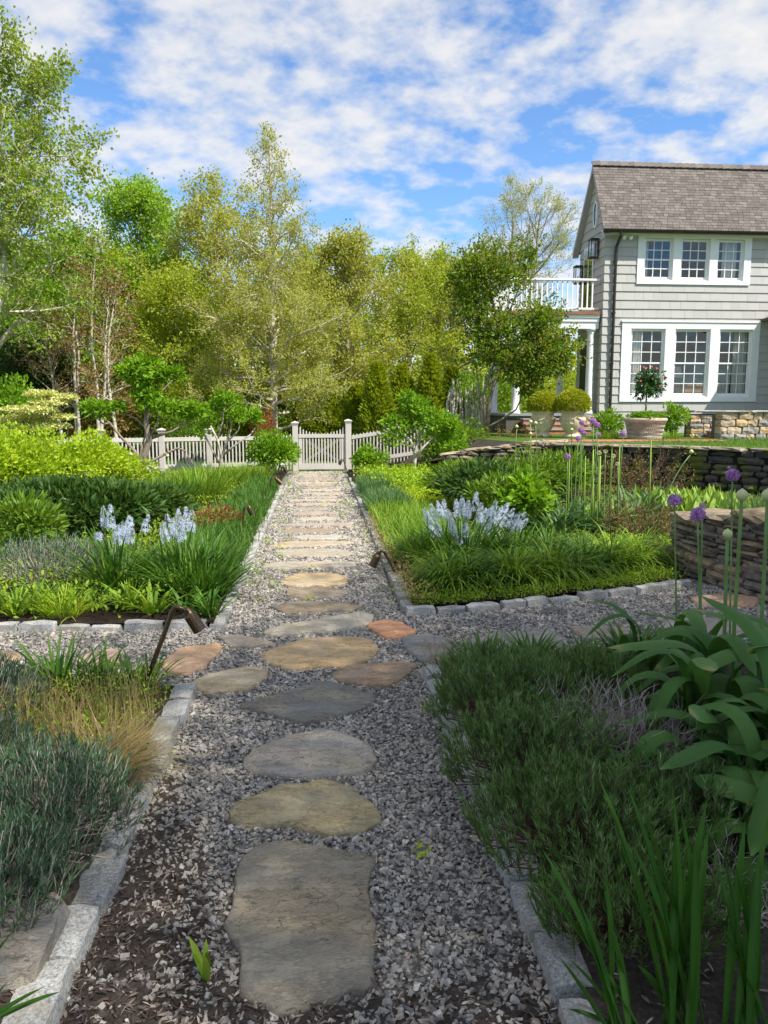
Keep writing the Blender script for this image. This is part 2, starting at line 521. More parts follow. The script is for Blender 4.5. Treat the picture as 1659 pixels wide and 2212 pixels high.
m_roof()
plainmat('white_paint', (.80, .80, .79), .45, .35, var=.03)
plainmat('grey_paint', (.53, .50, .45), .6, .3, var=.06, scale=3, bmp=.15, bscale=30)
plainmat('foundation', (.42, .41, .38), .85, .2, var=.1, bmp=.3)
plainmat('bronze', (.115, .075, .045), .38, .5, .85, var=.35, scale=60)
plainmat('dark_metal', (.05, .042, .036), .4, .5, .6)
plainmat('copper', (.30, .13, .06), .45, .5, .4)
plainmat('black_metal', (.015, .015, .017), .4, .4, .3)
plainmat('interior', (.13, .11, .09), .9, .1)
plainmat('curtain', (.78, .77, .74), .9, .1, var=.05)
plainmat('desk_wood', (.50, .22, .08), .5, .3, var=.25, scale=12)
plainmat('lamp_white', (.7, .7, .68), .6, .3)
plainmat('dark_stain', (.06, .05, .045), .7, .2)
plainmat('terracotta', (.62, .51, .33), .85, .15, var=.3, scale=5, bmp=.4, bscale=30)
plainmat('cast_stone', (.44, .375, .30), .9, .15, var=.25, scale=8, bmp=.5, bscale=60)
def m_glass():
    m, t, out = mat('window_glass')
    lw = nd(t, 'ShaderNodeLayerWeight'); lw.inputs[0].default_value = .5
    fr5 = mth(t, 'ADD', mth(t, 'MULTIPLY', mth(t, 'POWER', lw.outputs['Facing'], 4.), .9), .055)
    tr = nd(t, 'ShaderNodeBsdfTransparent'); tr.inputs[0].default_value = (.93, .94, .93, 1)
    gl = nd(t, 'ShaderNodeBsdfGlossy'); gl.inputs['Roughness'].default_value = .01
    x = nd(t, 'ShaderNodeMixShader')
    t.links.new(fr5, x.inputs[0])
    t.links.new(tr.outputs[0], x.inputs[1]); t.links.new(gl.outputs[0], x.inputs[2])
    t.links.new(x.outputs[0], out.inputs[0])
m_glass()
# --- bark and foliage
plainmat('bark', (.25, .20, .15), .9, .15, var=.45, scale=14, bmp=.7, bscale=35, bdist=.01)
plainmat('bark_pale', (.50, .45, .36), .85, .15, var=.45, scale=9, bmp=.5, bscale=30)
plainmat('bark_grey', (.26, .225, .18), .9, .15, var=.4, scale=12, bmp=.5, bscale=30)
plainmat('twig_tan', (.40, .28, .165), .9, .1, var=.35, scale=20)
plainmat('twig_grey', (.38, .325, .28), .9, .1, var=.4, scale=20)
plainmat('twig_brown', (.12, .07, .05), .9, .1, var=.4, scale=20)
plainmat('stem_green', (.14, .23, .06), .55, .3, var=.25)
plainmat('stalk_lime', (.24, .36, .05), .55, .3, var=.25)
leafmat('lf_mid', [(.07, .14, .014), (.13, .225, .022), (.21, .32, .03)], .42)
leafmat('lf_maple', [(.14, .26, .02), (.22, .36, .03), (.31, .46, .05)], .48)
leafmat('lf_birch', [(.10, .17, .022), (.18, .27, .035), (.27, .35, .05), (.30, .27, .07)], .45)
leafmat('lf_olive', [(.24, .27, .045), (.33, .355, .065), (.43, .43, .11)], .5)
leafmat('lf_yellow', [(.20, .265, .02), (.29, .36, .03), (.40, .44, .05)], .5)
leafmat('lf_lime', [(.20, .32, .014), (.31, .43, .02), (.43, .51, .03)], .42)
leafmat('lf_lime2', [(.14, .26, .012), (.24, .37, .02), (.36, .44, .03)])
leafmat('lf_bright', [(.09, .20, .01), (.16, .30, .016), (.25, .41, .025)], .42)
leafmat('lf_dark', [(.02, .045, .012), (.04, .08, .018), (.065, .115, .02)], .25)
leafmat('lf_peony', [(.025, .065, .013), (.05, .105, .018), (.09, .15, .025)], .28, .42)
leafmat('lf_cedar', [(.09, .15, .01), (.20, .27, .016), (.36, .41, .025)], .4)
leafmat('lf_boxwood', [(.17, .21, .01), (.29, .33, .016), (.42, .43, .03)], .3)
leafmat('lf_red', [(.14, .045, .03), (.22, .09, .045), (.25, .21, .045), (.2, .28, .04)])
leafmat('lf_rust', [(.24, .07, .025), (.34, .13, .05), (.30, .24, .05)])
leafmat('lf_cream', [(.38, .42, .12), (.52, .54, .22), (.62, .62, .30)], .3)
leafmat('lf_service', [(.06, .125, .013), (.12, .205, .02), (.20, .28, .03), (.26, .18, .06)], .42)
leafmat('lf_grass', [(.03, .085, .012), (.06, .145, .016), (.115, .215, .025)], .3, .45)
leafmat('lf_grassl', [(.08, .165, .014), (.15, .265, .02), (.26, .36, .035)], .35, .45)
leafmat('lf_blue', [(.04, .10, .035), (.075, .155, .05), (.13, .22, .065)], .28, .45)
leafmat('lf_lav', [(.028, .068, .032), (.05, .105, .05), (.085, .145, .075), (.20, .26, .18)], .2, .6)
leafmat('lf_lavg', [(.045, .11, .025), (.08, .165, .04), (.13, .225, .065), (.26, .34, .20)], .3, .6)
leafmat('lf_sword', [(.025, .085, .010), (.042, .12, .014), (.07, .165, .025)], .3, .45, .25)
leafmat('lf_straw', [(.18, .12, .055), (.32, .22, .10), (.42, .33, .15), (.26, .27, .07)], .25, .7)
leafmat('lf_greydry', [(.13, .11, .105), (.24, .21, .20), (.38, .35, .33)], .1, .8)
leafmat('lf_cover', [(.10, .19, .012), (.18, .29, .018), (.30, .38, .03)], .35)
leafmat('lf_hosta', [(.13, .24, .025), (.22, .34, .05), (.34, .45, .10)], .35)
leafmat('lf_rose', [(.10, .12, .02), (.18, .12, .035), (.22, .19, .04)], .3)
leafmat('lf_gloss', [(.018, .055, .014), (.035, .09, .02), (.055, .125, .03)], .18, .32, .45)
leafmat('lf_turf', [(.06, .13, .012), (.10, .19, .02), (.15, .25, .03)], .3)
leafmat('fl_camas', [(.43, .50, .74), (.54, .60, .82), (.66, .71, .88)], .3, .6, .1, 1.0)
leafmat('fl_allium', [(.30, .12, .40), (.42, .20, .52), (.55, .34, .65)], .25, .6, .1)
leafmat('fl_pink', [(.62, .08, .10), (.78, .17, .18), (.80, .32, .30)], .25, .6, .1)
leafmat('fl_bud', [(.42, .44, .20), (.52, .52, .28), (.60, .58, .38)], .15, .6, .1)
leafmat('fl_yellow', [(.7, .55, .02), (.8, .65, .03)], .2)
def m_strap():
    m, t, out = mat('lf_strap')
    a = nd(t, 'ShaderNodeAttribute', attribute_name='rnd')
    fine = nd(t, 'ShaderNodeAttribute', attribute_name='across')
    st = noise(t, None, 1, 2, .5)
    wn = t.nodes[-1]
    cx = nd(t, 'ShaderNodeCombineXYZ'); t.links.new(mth(t, 'MULTIPLY', fine.outputs['Fac'], 30.), cx.inputs[0]); t.links.new(cx.outputs[0], wn.inputs['Vector'])
    c = ramp(t, a.outputs['Fac'], [(0, (.045, .125, .022)), (.5, (.075, .175, .032)), (.86, (.13, .245, .06)), (.94, (.40, .33, .10)), (1, (.26, .13, .05))])
    c = mixc(t, 1., c, ramp(t, st, [(.3, (.70,) * 3), (.7, (1.28,) * 3)]), 'MULTIPLY')
    p = nd(t, 'ShaderNodeBsdfPrincipled'); p.inputs['Roughness'].default_value = .5; p.inputs['Specular IOR Level'].default_value = .22
    t.links.new(c, p.inputs['Base Color'])
    bump(t, p, st, .5, .004)
    tr = nd(t, 'ShaderNodeBsdfTranslucent'); t.links.new(mixc(t, 1., c, (1.2, 1.2, .5), 'MULTIPLY'), tr.inputs[0])
    x = nd(t, 'ShaderNodeMixShader'); x.inputs[0].default_value = .22
    t.links.new(p.outputs[0], x.inputs[1]); t.links.new(tr.outputs[0], x.inputs[2]); t.links.new(x.outputs[0], out.inputs[0])
m_strap()

# ------------------------------------------------------------------ setting: ground, beds, path
def sheet(name, poly, z, mt, lab, grid=None):
    """flat polygon sheet (convex or mildly concave), a little uneven"""
    b = B()
    P = np.array([(x, y, z) for x, y in poly], float)
    n = len(P)
    import mathutils
    tri = mathutils.geometry.tessellate_polygon([[Vector(p) for p in P]])
    T = []
    for a in tri:
        a = list(a)
        nz = np.cross(P[a[1]] - P[a[0]], P[a[2]] - P[a[0]])[2]
        T.append(a if nz > 0 else a[::-1])
    b.add(P, T=T)
    return part(name, b, mt, None, lab, None, None, 'structure')
sheet('ground', [(-400, -400), (400, -400), (400, 600), (-400, 600)], -.03, 'lawn', 'green lawn reaching back from the garden to the woods')
gravel_path = sheet('gravel_path', [(-9, -3), (9, -3), (9, 12), (.8, 12), (.8, 19.55), (-.8, 19.55), (-.8, 8), (-9, 8)], 0, 'gravel_bed', 'grey gravel path running straight to the gate, crossed by a second path')
BZ = .05
sheet('planting_bed', [(-9, -2.5), (-.79, -2.5), (-.79, 4.24), (-9, 4.4)], BZ, 'mulch', 'front left planting bed with lavender and dry grass')
sheet('planting_bed', [(.70, -2.5), (7, -2.5), (7, 4.0), (4.2, 4.6), (2.6, 4.75), (1.6, 4.6), (.70, 4.40)], BZ, 'mulch', 'front right planting bed with lavender and big strap leaves')
sheet('planting_bed', [(-12, 5.62), (-2.3, 5.60), (-.77, 5.52), (-.77, 18.6), (-2.5, 19.0), (-5.0, 18.4), (-12, 12)], BZ, 'soil', 'back left planting bed up to the picket fence')
KR = [(.64, 5.78), (1.1, 5.84), (1.6, 5.95), (2.13, 6.12), (2.7, 6.30), (3.35, 6.58)]
sheet('planting_bed', [(.74, 5.88)] + [(x, y + .08) for x, y in KR[1:]] + [(3.6, 7.2), (8.8, 9), (8.4, 12.4), (5.2, 15.0), (3.0, 16.0), (2.6, 19.4), (.74, 19.4)], BZ, 'soil', 'back right planting bed below the stone walls')

def superbox(seed, n=(3, 2, 2), e=.25, jit=.05, flat=.0):
    """rough stone: unit cube with rounded edges, 2 cuts a side"""
    g = np.random.default_rng(seed)
    V, Q, ids = [], [], {}
    def vid(p):
        k = tuple(np.round(p, 4))
        if k not in ids:
            ids[k] = len(V); V.append(np.array(p, float))
        return ids[k]
    for ax in range(3):
        a, d = [(1, 2), (2, 0), (0, 1)][ax]
        for s in (-1, 1):
            for i in range(n[a]):
                for j in range(n[d]):
                    c = []
                    for (u, v) in ((i, j), (i + 1, j), (i + 1, j + 1), (i, j + 1)):
                        p = [0, 0, 0]; p[ax] = s; p[a] = -1 + 2 * u / n[a]; p[d] = -1 + 2 * v / n[d]
                        c.append(vid(p))
                    Q.append(c if s > 0 else c[::-1])
    V = np.array(V)
    k = 1 / e
    f = 1 / (np.abs(V) ** k).sum(1) ** (1 / k)
    V = V * f[:, None]
    V += g.normal(size=V.shape) * jit
    V *= .5
    b = B(); b.add(V, Q=Q)
    return b
KB = []
for i in range(6):
    me = superbox(50 + i, (4, 2, 2), .13, .04).mesh('kerb_block'); me.materials.append(M['granite']); KB.append(me)
def kerb(lab, line, wid=.105, top=.06):
    """row of granite setts along a polyline (world x,y)"""
    line = np.array(line, float)
    o = bpy.data.objects.new('kerb', None); COL.objects.link(o); o.location = (line[0][0], line[0][1], 0); WLOC[o.name] = np.array([line[0][0], line[0][1], 0.])
    label(o, lab, None, None, 'structure')
    seg = np.linalg.norm(np.diff(line, axis=0), axis=1); cum = np.concatenate([[0], np.cumsum(seg)])
    s = 0
    while s < cum[-1] - .08:
        L = min(random.uniform(.22, .34), cum[-1] - s)
        q = [np.interp(x, cum, line[:, k]) for x in (s, s + L) for k in (0, 1)]
        a = math.atan2(q[3] - q[1], q[2] - q[0])
        h = top + random.uniform(-.02, .015) + .12
        piece('kerb_block', random.choice(KB), o, ((q[0] + q[2]) / 2 + random.uniform(-.008, .008), (q[1] + q[3]) / 2 + random.uniform(-.008, .008), h / 2 - .12),
              (random.uniform(-.03, .03), random.uniform(-.02, .02), a + random.uniform(-.03, .03) + random.choice((0, math.pi))), (L * 1.0, wid * random.uniform(.95, 1.12), h))
        s += L
    return o
kerb('granite kerb along the front left bed', [(-.75, .9), (-.75, 4.26)], .12, .075)
kerb('granite kerb along the front right bed', [(.675, .9), (.665, 4.42)], .12, .07)
kerb('granite kerb between the main path and the back left bed', [(-.74, 5.46), (-.74, 15.6)])
kerb('granite kerb across the front of the back left bed', [(-.82, 5.54), (-2.4, 5.60), (-4.2, 5.66)])
kerb('granite kerb between the main path and the back right bed', [(.70, 5.90), (.72, 17)])
kerb('curved granite kerb across the front of the back right bed', [(.66, 5.80)] + KR[1:])

# ---- flagstones
STONES = [  # outline in the picture frame, colour
 ([(545,1825),(600,1818),(690,1822),(760,1840),(808,1850),(812,1870),(797,1885),(800,1960),(812,2000),(808,2090),(812,2115),(770,2135),(745,2145),(655,2175),(590,2185),(585,2165),(512,2145),(520,2080),(512,2040),(480,1995),(505,1965),(510,1900),(520,1860)], (.215, .195, .155)),
 ([(500,1740),(520,1722),(575,1715),(600,1692),(660,1695),(710,1685),(760,1698),(800,1735),(828,1765),(815,1785),(760,1798),(690,1800),(610,1780),(540,1785),(490,1770)], (.32, .275, .175)),
 ([(520,1650),(545,1620),(600,1595),(665,1580),(700,1572),(750,1585),(785,1600),(818,1640),(800,1668),(740,1672),(690,1678),(620,1677),(550,1668)], (.31, .285, .25)),
 ([(516,1520),(560,1508),(640,1485),(700,1470),(760,1482),(815,1505),(800,1525),(740,1545),(660,1563),(600,1545),(515,1528)], (.175, .17, .155)),
 ([(718,1455),(760,1435),(840,1430),(905,1435),(880,1460),(835,1483),(780,1480),(735,1472)], (.25, .19, .14)),
 ([(555,1412),(620,1390),(660,1378),(790,1374),(815,1395),(812,1412),(760,1440),(700,1438),(640,1446),(590,1435)], (.36, .275, .17)),
 ([(405,1475),(450,1455),(535,1440),(580,1445),(575,1465),(530,1492),(440,1497)], (.37, .31, .22)),
 ([(345,1432),(390,1398),(470,1388),(482,1400),(440,1440),(410,1456),(365,1452)], (.38, .26, .17)),
 ([(472,1375),(510,1370),(595,1388),(550,1395),(500,1399)], (.27, .24, .20)),
 ([(157,1430),(185,1412),(215,1402),(265,1405),(270,1425),(245,1442),(200,1450)], (.38, .27, .21)),
 ([(-30,1415),(10,1407),(47,1411),(45,1424),(0,1430),(-30,1428)], (.36, .26, .18)),
 ([(565,1365),(610,1350),(700,1335),(760,1325),(810,1325),(800,1345),(770,1355),(680,1365),(600,1372)], (.37, .34, .28)),
 ([(790,1350),(830,1335),(870,1345),(900,1362),(860,1378),(825,1375)], (.46, .25, .15)),
 ([(865,1375),(920,1368),(965,1380),(990,1400),(985,1432),(905,1425),(875,1400)], (.20, .20, .20)),
 ([(590,1310),(650,1298),(740,1302),(790,1308),(760,1318),(620,1325)], (.25, .21, .16)),
 ([(620,1272),(680,1266),(745,1275),(740,1288),(650,1292),(615,1285)], (.26, .22, .175)),
 ([(603,1255),(640,1238),(720,1238),(752,1246),(748,1260),(700,1265),(620,1265)], (.40, .32, .21)),
 ([(1000,1387),(1060,1368),(1190,1362),(1228,1385),(1215,1412),(1080,1418)], (.24, .225, .21)),
 ([(1230,1355),(1300,1350),(1385,1360),(1350,1380),(1260,1378)], (.27, .235, .21)),
 ([(1420,1350),(1470,1330),(1560,1335),(1640,1350),(1600,1380),(1440,1385)], (.28, .26, .24)),
 ([(1490,1290),(1560,1282),(1650,1290),(1630,1310),(1510,1308)], (.42, .29, .21)),
 ([(900,1445),(960,1438),(1010,1450),(980,1475),(915,1468)], (.33, .29, .24)),
]
POLYS = []
def flagstone(poly, col, zt=.03, cut=True):
    poly = np.array(poly, float)
    # subdivide and roughen the outline
    pts = []
    for i in range(len(poly)):
        a, b2 = poly[i], poly[(i + 1) % len(poly)]
        k = max(2, int(np.linalg.norm(b2 - a) / .035))
        k = min(k, 9)
        for j in range(k):
            pts.append(a + (b2 - a) * j / k)
    pts = np.array(pts); n = len(pts)
    # light smoothing of corners, then small chips
    pts = .5 * pts + .25 * (np.roll(pts, 1, 0) + np.roll(pts, -1, 0))
    c = pts.mean(0); d = pts - c
    size = np.linalg.norm(d, axis=1).mean()
    ns = rng.normal(size=n); ns2 = np.repeat(rng.normal(size=n // 4 + 1), 4)[:n]; ns = .6 * ns + .9 * (ns2 + np.roll(ns2, 1)) / 2
    pts = c + d * (1 + ns[:, None] * .018)
    POLYS.append((pts, pts.min(0), pts.max(0)))
    d = pts - c
    b = B()
    ph0 = rng.random() * 20
    rings = [(1.0, -.06), (1.006, zt * .5), (.998, zt * .85), (.982, zt), (.95, zt + .003), (.86, zt + .004), (.74, zt + .004), (.6, zt + .004), (.45, zt + .004), (.3, zt + .004), (.15, zt + .004)]
    V = []
    for i, (s, z) in enumerate(rings):
        q = c + d * s
        jz = .0035 * np.sin(q[:, 0] * 17 + ph0) * np.sin(q[:, 1] * 14 + ph0 * 2) + .002 * np.sin(q[:, 0] * 41 + q[:, 1] * 33)
        if i in (1, 2, 3): jz = jz + rng.normal(size=n) * .004
        if i == 0: jz *= 0
        V.append(np.column_stack([q, z + jz]))
    V.append(np.array([[c[0], c[1], zt + .004]]))
    Q = []
    for i in range(len(rings) - 1):
        for j in range(n):
            j2 = (j + 1) % n
            Q.append([i * n + j, i * n + j2, (i + 1) * n + j2, (i + 1) * n + j])
    m = len(rings) - 1
    T = [[m * n + j, m * n + (j + 1) % n, (m + 1) * n] for j in range(n)]
    a = sum(pts[i][0] * pts[(i + 1) % n][1] - pts[(i + 1) % n][0] * pts[i][1] for i in range(n))
    if a < 0:
        Q = [q[::-1] for q in Q]; T = [t[::-1] for t in T]
    b.add(np.concatenate(V), T=T, Q=Q)
    o = part('flagstone', b, 'flagstone', gravel_path, smooth=True)
    o.color = (*[c_ * k_ for c_, k_ in zip(col, (1.34, 1.32, 1.30))], 1)
    return o
for px, col in STONES:
    flagstone([gp(x, y, .02)[:2] for x, y in px], col, .022)
y = 7.55; kk = 0
fc = [(.33, .30, .25), (.30, .28, .24), (.34, .29, .23), (.33, .32, .29), (.25, .21, .17), (.31, .27, .23), (.35, .32, .26), (.30, .25, .22), (.26, .24, .21), (.33, .29, .25)]
while y < 19.1:
    ln = random.uniform(.26, .5); wd = random.uniform(.34, .6); cx = random.uniform(-.10, .10) - .02
    k = random.randint(7, 9); ph = random.random()
    pl = []
    for i in range(k):
        a = 2 * math.pi * (i + ph) / k
        e = random.uniform(.68, 1.15)
        pl.append((cx + wd * math.copysign(abs(math.cos(a)) ** .7, math.cos(a)) * e, y + ln / 2 + ln / 2 * math.copysign(abs(math.sin(a)) ** .7, math.sin(a)) * e))
    flagstone(pl, fc[kk % 10], .016)
    y += ln + random.uniform(.10, .26); kk += 1

def inside(P):
    """P (n,2): lies in a flagstone"""
    res = np.zeros(len(P), bool)
    for pts, lo, hi in POLYS:
        m = (P[:, 0] > lo[0]) & (P[:, 0] < hi[0]) & (P[:, 1] > lo[1]) & (P[:, 1] < hi[1]) & ~res
        if not m.any(): continue
        idx = np.nonzero(m)[0]; q = P[idx]; c = np.zeros(len(q), bool)
        x1, y1 = pts[:, 0], pts[:, 1]; x2, y2 = np.roll(x1, -1), np.roll(y1, -1)
        for i in range(len(pts)):
            if y1[i] == y2[i]: continue
            cr = ((y1[i] > q[:, 1]) != (y2[i] > q[:, 1])) & (q[:, 0] < (x2[i] - x1[i]) * (q[:, 1] - y1[i]) / (y2[i] - y1[i]) + x1[i])
            c ^= cr
        res[idx[c]] = True
    return res
# ---- gravel pebbles
def pebbles(b, P, size, flatn, z0, rough=True):
    n = len(P)
    if rough:
        t = np.array([[x, y2, z] for x in (-1, 1) for y2 in (-1, 1) for z in (-1, 1)], float) * .58
        tq = np.array([[0, 1, 3, 2], [4, 6, 7, 5], [0, 4, 5, 1], [2, 3, 7, 6], [0, 2, 6, 4], [1, 5, 7, 3]])
    else:
        t = np.array([[1, 0, 0], [-1, 0, 0], [0, 1, 0], [0, -1, 0], [0, 0, 1], [0, 0, -1]], float)
        tt = np.array([[0, 2, 4], [2, 1, 4], [1, 3, 4], [3, 0, 4], [2, 0, 5], [1, 2, 5], [3, 1, 5], [0, 3, 5]])
    m = len(t)
    V = np.broadcast_to(t, (n, m, 3)) * (1 + rng.normal(size=(n, m, 3)) * .22)
    V = V * (size[:, None, None] * np.stack([1 + rng.random(n) * .5, .75 + rng.random(n) * .3, flatn * (.7 + rng.random(n) * .5)], -1)[:, None, :])
    q = rng.normal(size=(n, 4)) * np.array([1, .33, .33, 1.]); q /= np.linalg.norm(q, axis=1, keepdims=True)
    w_, x, y2, z = q.T
    Rm = np.stack([np.stack([1 - 2 * (y2 * y2 + z * z), 2 * (x * y2 - z * w_), 2 * (x * z + y2 * w_)], -1),
                   np.stack([2 * (x * y2 + z * w_), 1 - 2 * (x * x + z * z), 2 * (y2 * z - x * w_)], -1),
                   np.stack([2 * (x * z - y2 * w_), 2 * (y2 * z + x * w_), 1 - 2 * (x * x + y2 * y2)], -1)], 1)
    V = np.einsum('nij,nmj->nmi', Rm, V)
    V[:, :, :2] += P[:, None, :]
    V[:, :, 2] += (z0 + rng.random(n) * .006)[:, None]
    r = np.repeat(rng.random(n), m)
    if rough: b.add(V.reshape(-1, 3), Q=(np.arange(n)[:, None, None] * m + tq[None]).reshape(-1, 4), r=r)
    else: b.add(V.reshape(-1, 3), T=(np.arange(n)[:, None, None] * m + tt[None]).reshape(-1, 3), r=r)
def scat(n, x0, x1, y0, y1): return np.column_stack([rng.uniform(x0, x1, n), rng.uniform(y0, y1, n)])
b = B()
def pebble_patch(x0, x1, y0, y1, dens, size, rough, keep=None, over=0.):
    P = scat(int((x1 - x0) * (y1 - y0) * dens), x0, x1, y0, y1)
    P = P[~inside(P) | (rng.random(len(P)) < over)]
    if keep is not None: P = P[keep(P)]
    pebbles(b, P, size * np.clip(np.exp(rng.normal(size=len(P)) * .32), .45, 2.0), .55, .004, rough)
pebble_patch(-.71, .63, 1.5, 2.05, 4200, .0088, True, lambda P: rng.random(len(P)) < np.clip((P[:, 1] - 1.62) * 1.3 + .10 + .25 * np.sin(P[:, 0] * 9) * np.sin(P[:, 1] * 14 + P[:, 0] * 5) + np.clip((P[:, 0] + .2) * .5, -.3, .3), .08, 1))
pebble_patch(-.71, .63, 2.05, 3.2, 5200, .0088, True, lambda P: rng.random(len(P)) < np.clip(.10 + (P[:, 1] - 2.0) * .75 + np.clip((P[:, 0] + .5) * 1.5, -.3, .8), 0, 1))
pebble_patch(-.71, .63, 3.2, 4.5, 4800, .0092, True)
pebble_patch(-.68, .62, 4.5, 7.5, 3800, .0100, False)
pebble_patch(-3.4, -.68, 4.22, 5.55, 3600, .0100, False)
pebble_patch(.62, 3.6, 4.35, 6.6, 3200, .0102, False, lambda P: (P[:, 1] < np.interp(P[:, 0], [k[0] for k in KR], [k[1] for k in KR]) - .05) & (P[:, 1] > np.interp(P[:, 0], [.7, 1.6, 2.6, 4.2], [4.4, 4.6, 4.75, 4.6])))
pebble_patch(-.68, .66, 7.5, 12.5, 1900, .0135, False)
pebble_patch(-.68, .66, 12.5, 19.3, 1000, .018, False)
part('gravel', b, 'pebble', None, 'loose grey and buff pebbles covering the garden paths', 'gravel', None, 'stuff')
# ---- wood chips and litter at the near end
def chips(b, P, L, W, z0):
    n = len(P)
    az = rng.uniform(0, 2 * np.pi, n); el = rng.normal(size=n) * .25
    d = np.stack([np.cos(az) * np.cos(el), np.sin(az) * np.cos(el), np.sin(el)], -1)
    leaves(b, np.column_stack([P, z0 + rng.random(n) * .014]) - d * (L / 2)[:, None], d, L, W, 'lance', rng.random(n) ** 1.4, np.tile([0, 0, 1.], (n, 1)))
sheet('mulch_patch', [(-.69, 1.2), (.61, 1.2), (.61, 2.02), (.42, 1.93), (.2, 1.90), (-.1, 1.86), (-.27, 1.98), (-.36, 2.25), (-.42, 2.6), (-.52, 2.95), (-.62, 3.25), (-.69, 3.3)],   .006, 'mulch', 'dark earth and bark mulch washed over the near end of the path')
b = B()
P = scat(13000, -.70, .62, 1.3, 3.2)
P = P[~inside(P) & (rng.random(len(P)) < np.clip(1.2 - (P[:, 1] - 1.75) * 1.0 - np.clip((P[:, 0] + .45) * .9, -.35, .55), 0, 1))]
chips(b, P, .012 + rng.random(len(P)) * .03, .003 + rng.random(len(P)) * .007, .006)
P = np.concatenate([scat(2600, -2.2, -.82, 1.4, 4.2), scat(4200, .74, 2.6, 1.2, 4.4)])
chips(b, P, .015 + rng.random(len(P)) * .035, .004 + rng.random(len(P)) * .009, BZ + .004)
part('wood_chips', b, 'wood_chip', None, 'dark shredded bark mulch scattered over the near path and beds', 'mulch', None, 'stuff')

# ------------------------------------------------------------------ stone walls
def stone_meshes(matn, k, seed, e=.22, jit=.06, n=(3, 2, 2)):
    r = []
    for i in range(k):
        me = superbox(seed + i, n, e, jit).mesh('stone'); me.materials.append(M[matn]); r.append(me)
    return r
SM_DRY = stone_meshes('wall_stone', 8, 100, .2, .07)
SM_MOSS = stone_meshes('mossy_stone', 8, 200, .22, .07)
SM_TAN = stone_meshes('wall_stone', 8, 300, .16, .05)
def stone_run(par, line, z0, ztop, depth, hs, ls, meshes, cols, batter=0., core='dark_joint', name='stone', jit=.015):
    """courses of stones along a polyline; the face lies on the polyline, the stones reach back to its left"""
    line = np.array(line, float)
    seg = np.linalg.norm(np.diff(line, axis=0), axis=1); cum = np.concatenate([[0], np.cumsum(seg)])
    at = lambda s: np.array([np.interp(s, cum, line[:, k]) for k in (0, 1)])
    z = z0
    tz = (lambda s: ztop) if not callable(ztop) else ztop
    zmax = max(tz(s) for s in np.linspace(0, cum[-1], 9))
    while z < zmax - .03:
        h = random.uniform(*hs)
        s = -random.uniform(0, .1)
        while s < cum[-1] - .03:
            L = random.uniform(*ls) * (h / (sum(hs) / 2)) ** .4
            e = min(s + L, cum[-1] + .02); a = max(s, 0)
            mid = (a + e) / 2
            if z + h * .55 < tz(mid) and e - a > .05:
                p0, p1 = at(a), at(min(e, cum[-1])); t = (p1 - p0) / max(np.linalg.norm(p1 - p0), 1e-6)
                nl = np.array([-t[1], t[0]])
                dd = depth * random.uniform(.85, 1.0)
                out = random.uniform(-jit, jit) + batter * (z - z0)
                c = (p0 + p1) / 2 + nl * (dd / 2 + out)
                hh = min(h, tz(mid) - z + .02)
                piece(name, random.choice(meshes), par, (c[0], c[1], z + hh / 2), (random.uniform(-.05, .05), random.uniform(-.04, .04), math.atan2(t[1], t[0]) + random.uniform(-.05, .05) + random.choice((0, math.pi))),
                      ((e - a) * 1.02, dd, hh * 1.06), random.choice(cols))
            s = e
        z += h
def wall_core(par, line, z0, ztop, inset, depth, mt):
    line = np.array(line, float); b = B()
    seg = np.linalg.norm(np.diff(line, axis=0), axis=1); cum = np.concatenate([[0], np.cumsum(seg)])
    tz = (lambda s: ztop) if not callable(ztop) else ztop
    T = norm(np.gradient(line, axis=0)); N = np.column_stack([-T[:, 1], T[:, 0]])
    V = []
    for i in range(len(line)):
        a = line[i] + N[i] * inset; c = line[i] + N[i] * (inset + depth)
        zt = tz(cum[i]) - .03
        V += [(a[0], a[1], z0 - .05), (a[0], a[1], zt), (c[0], c[1], zt), (c[0], c[1], z0 - .05)]
    Q = []
    for i in range(len(line) - 1):
        for j in range(4):
            Q.append([i * 4 + j, (i + 1) * 4 + j, (i + 1) * 4 + (j + 1) % 4, i * 4 + (j + 1) % 4])
    k = (len(line) - 1) * 4
    Q += [[0, 1, 2, 3], [k + 3, k + 2, k + 1, k]]
    b.add(V, Q=Q)
    part('core', b, mt, par)
DRYC = [(.17, .14, .11), (.23, .19, .145), (.20, .175, .15), (.27, .22, .16), (.14, .125, .11), (.29, .22, .14)]
# near wall by the cross path: its face looks left, it runs towards the camera
wl = [(3.42, 7.35), (3.5, 6.6), (3.62, 6.0), (3.95, 5.2), (4.6, 4.5)]
t = thing('dry_stone_wall', (3.6, 6.2, 0), 'low dry stone wall of thin flat brown stones where the cross path ends', 'stone wall')
wt = lambda s: np.interp(s, [0, .8, 1.4, 2.4, 3.4], [.52, .62, .72, .78, .80])
wall_core(t, wl, 0, wt, .22, .4, 'dark_joint')
stone_run(t, wl, 0, .2, .3, (.05, .09), (.25, .5), SM_DRY, DRYC, .1)
stone_run(t, [(x + .05, y2) for x, y2 in wl], .17, wt, .32, (.035, .075), (.16, .46), SM_DRY, DRYC, .08)
# capping slabs of the near wall
for i, (x, y2, z, L, W_) in enumerate([(3.72, 7.15, .53, .5, .46), (3.78, 6.72, .60, .52, .5), (3.85, 6.25, .68, .5, .52), (3.98, 5.75, .75, .55, .54), (4.2, 5.2, .79, .6, .55)]):
    piece('capstone', SM_DRY[i % 8], t, (x, y2, z), (random.uniform(-.05, .05), -.06, R(95) + random.uniform(-.1, .1)), (L, W_, .07), DRYC[(i * 2 + 1) % 6])
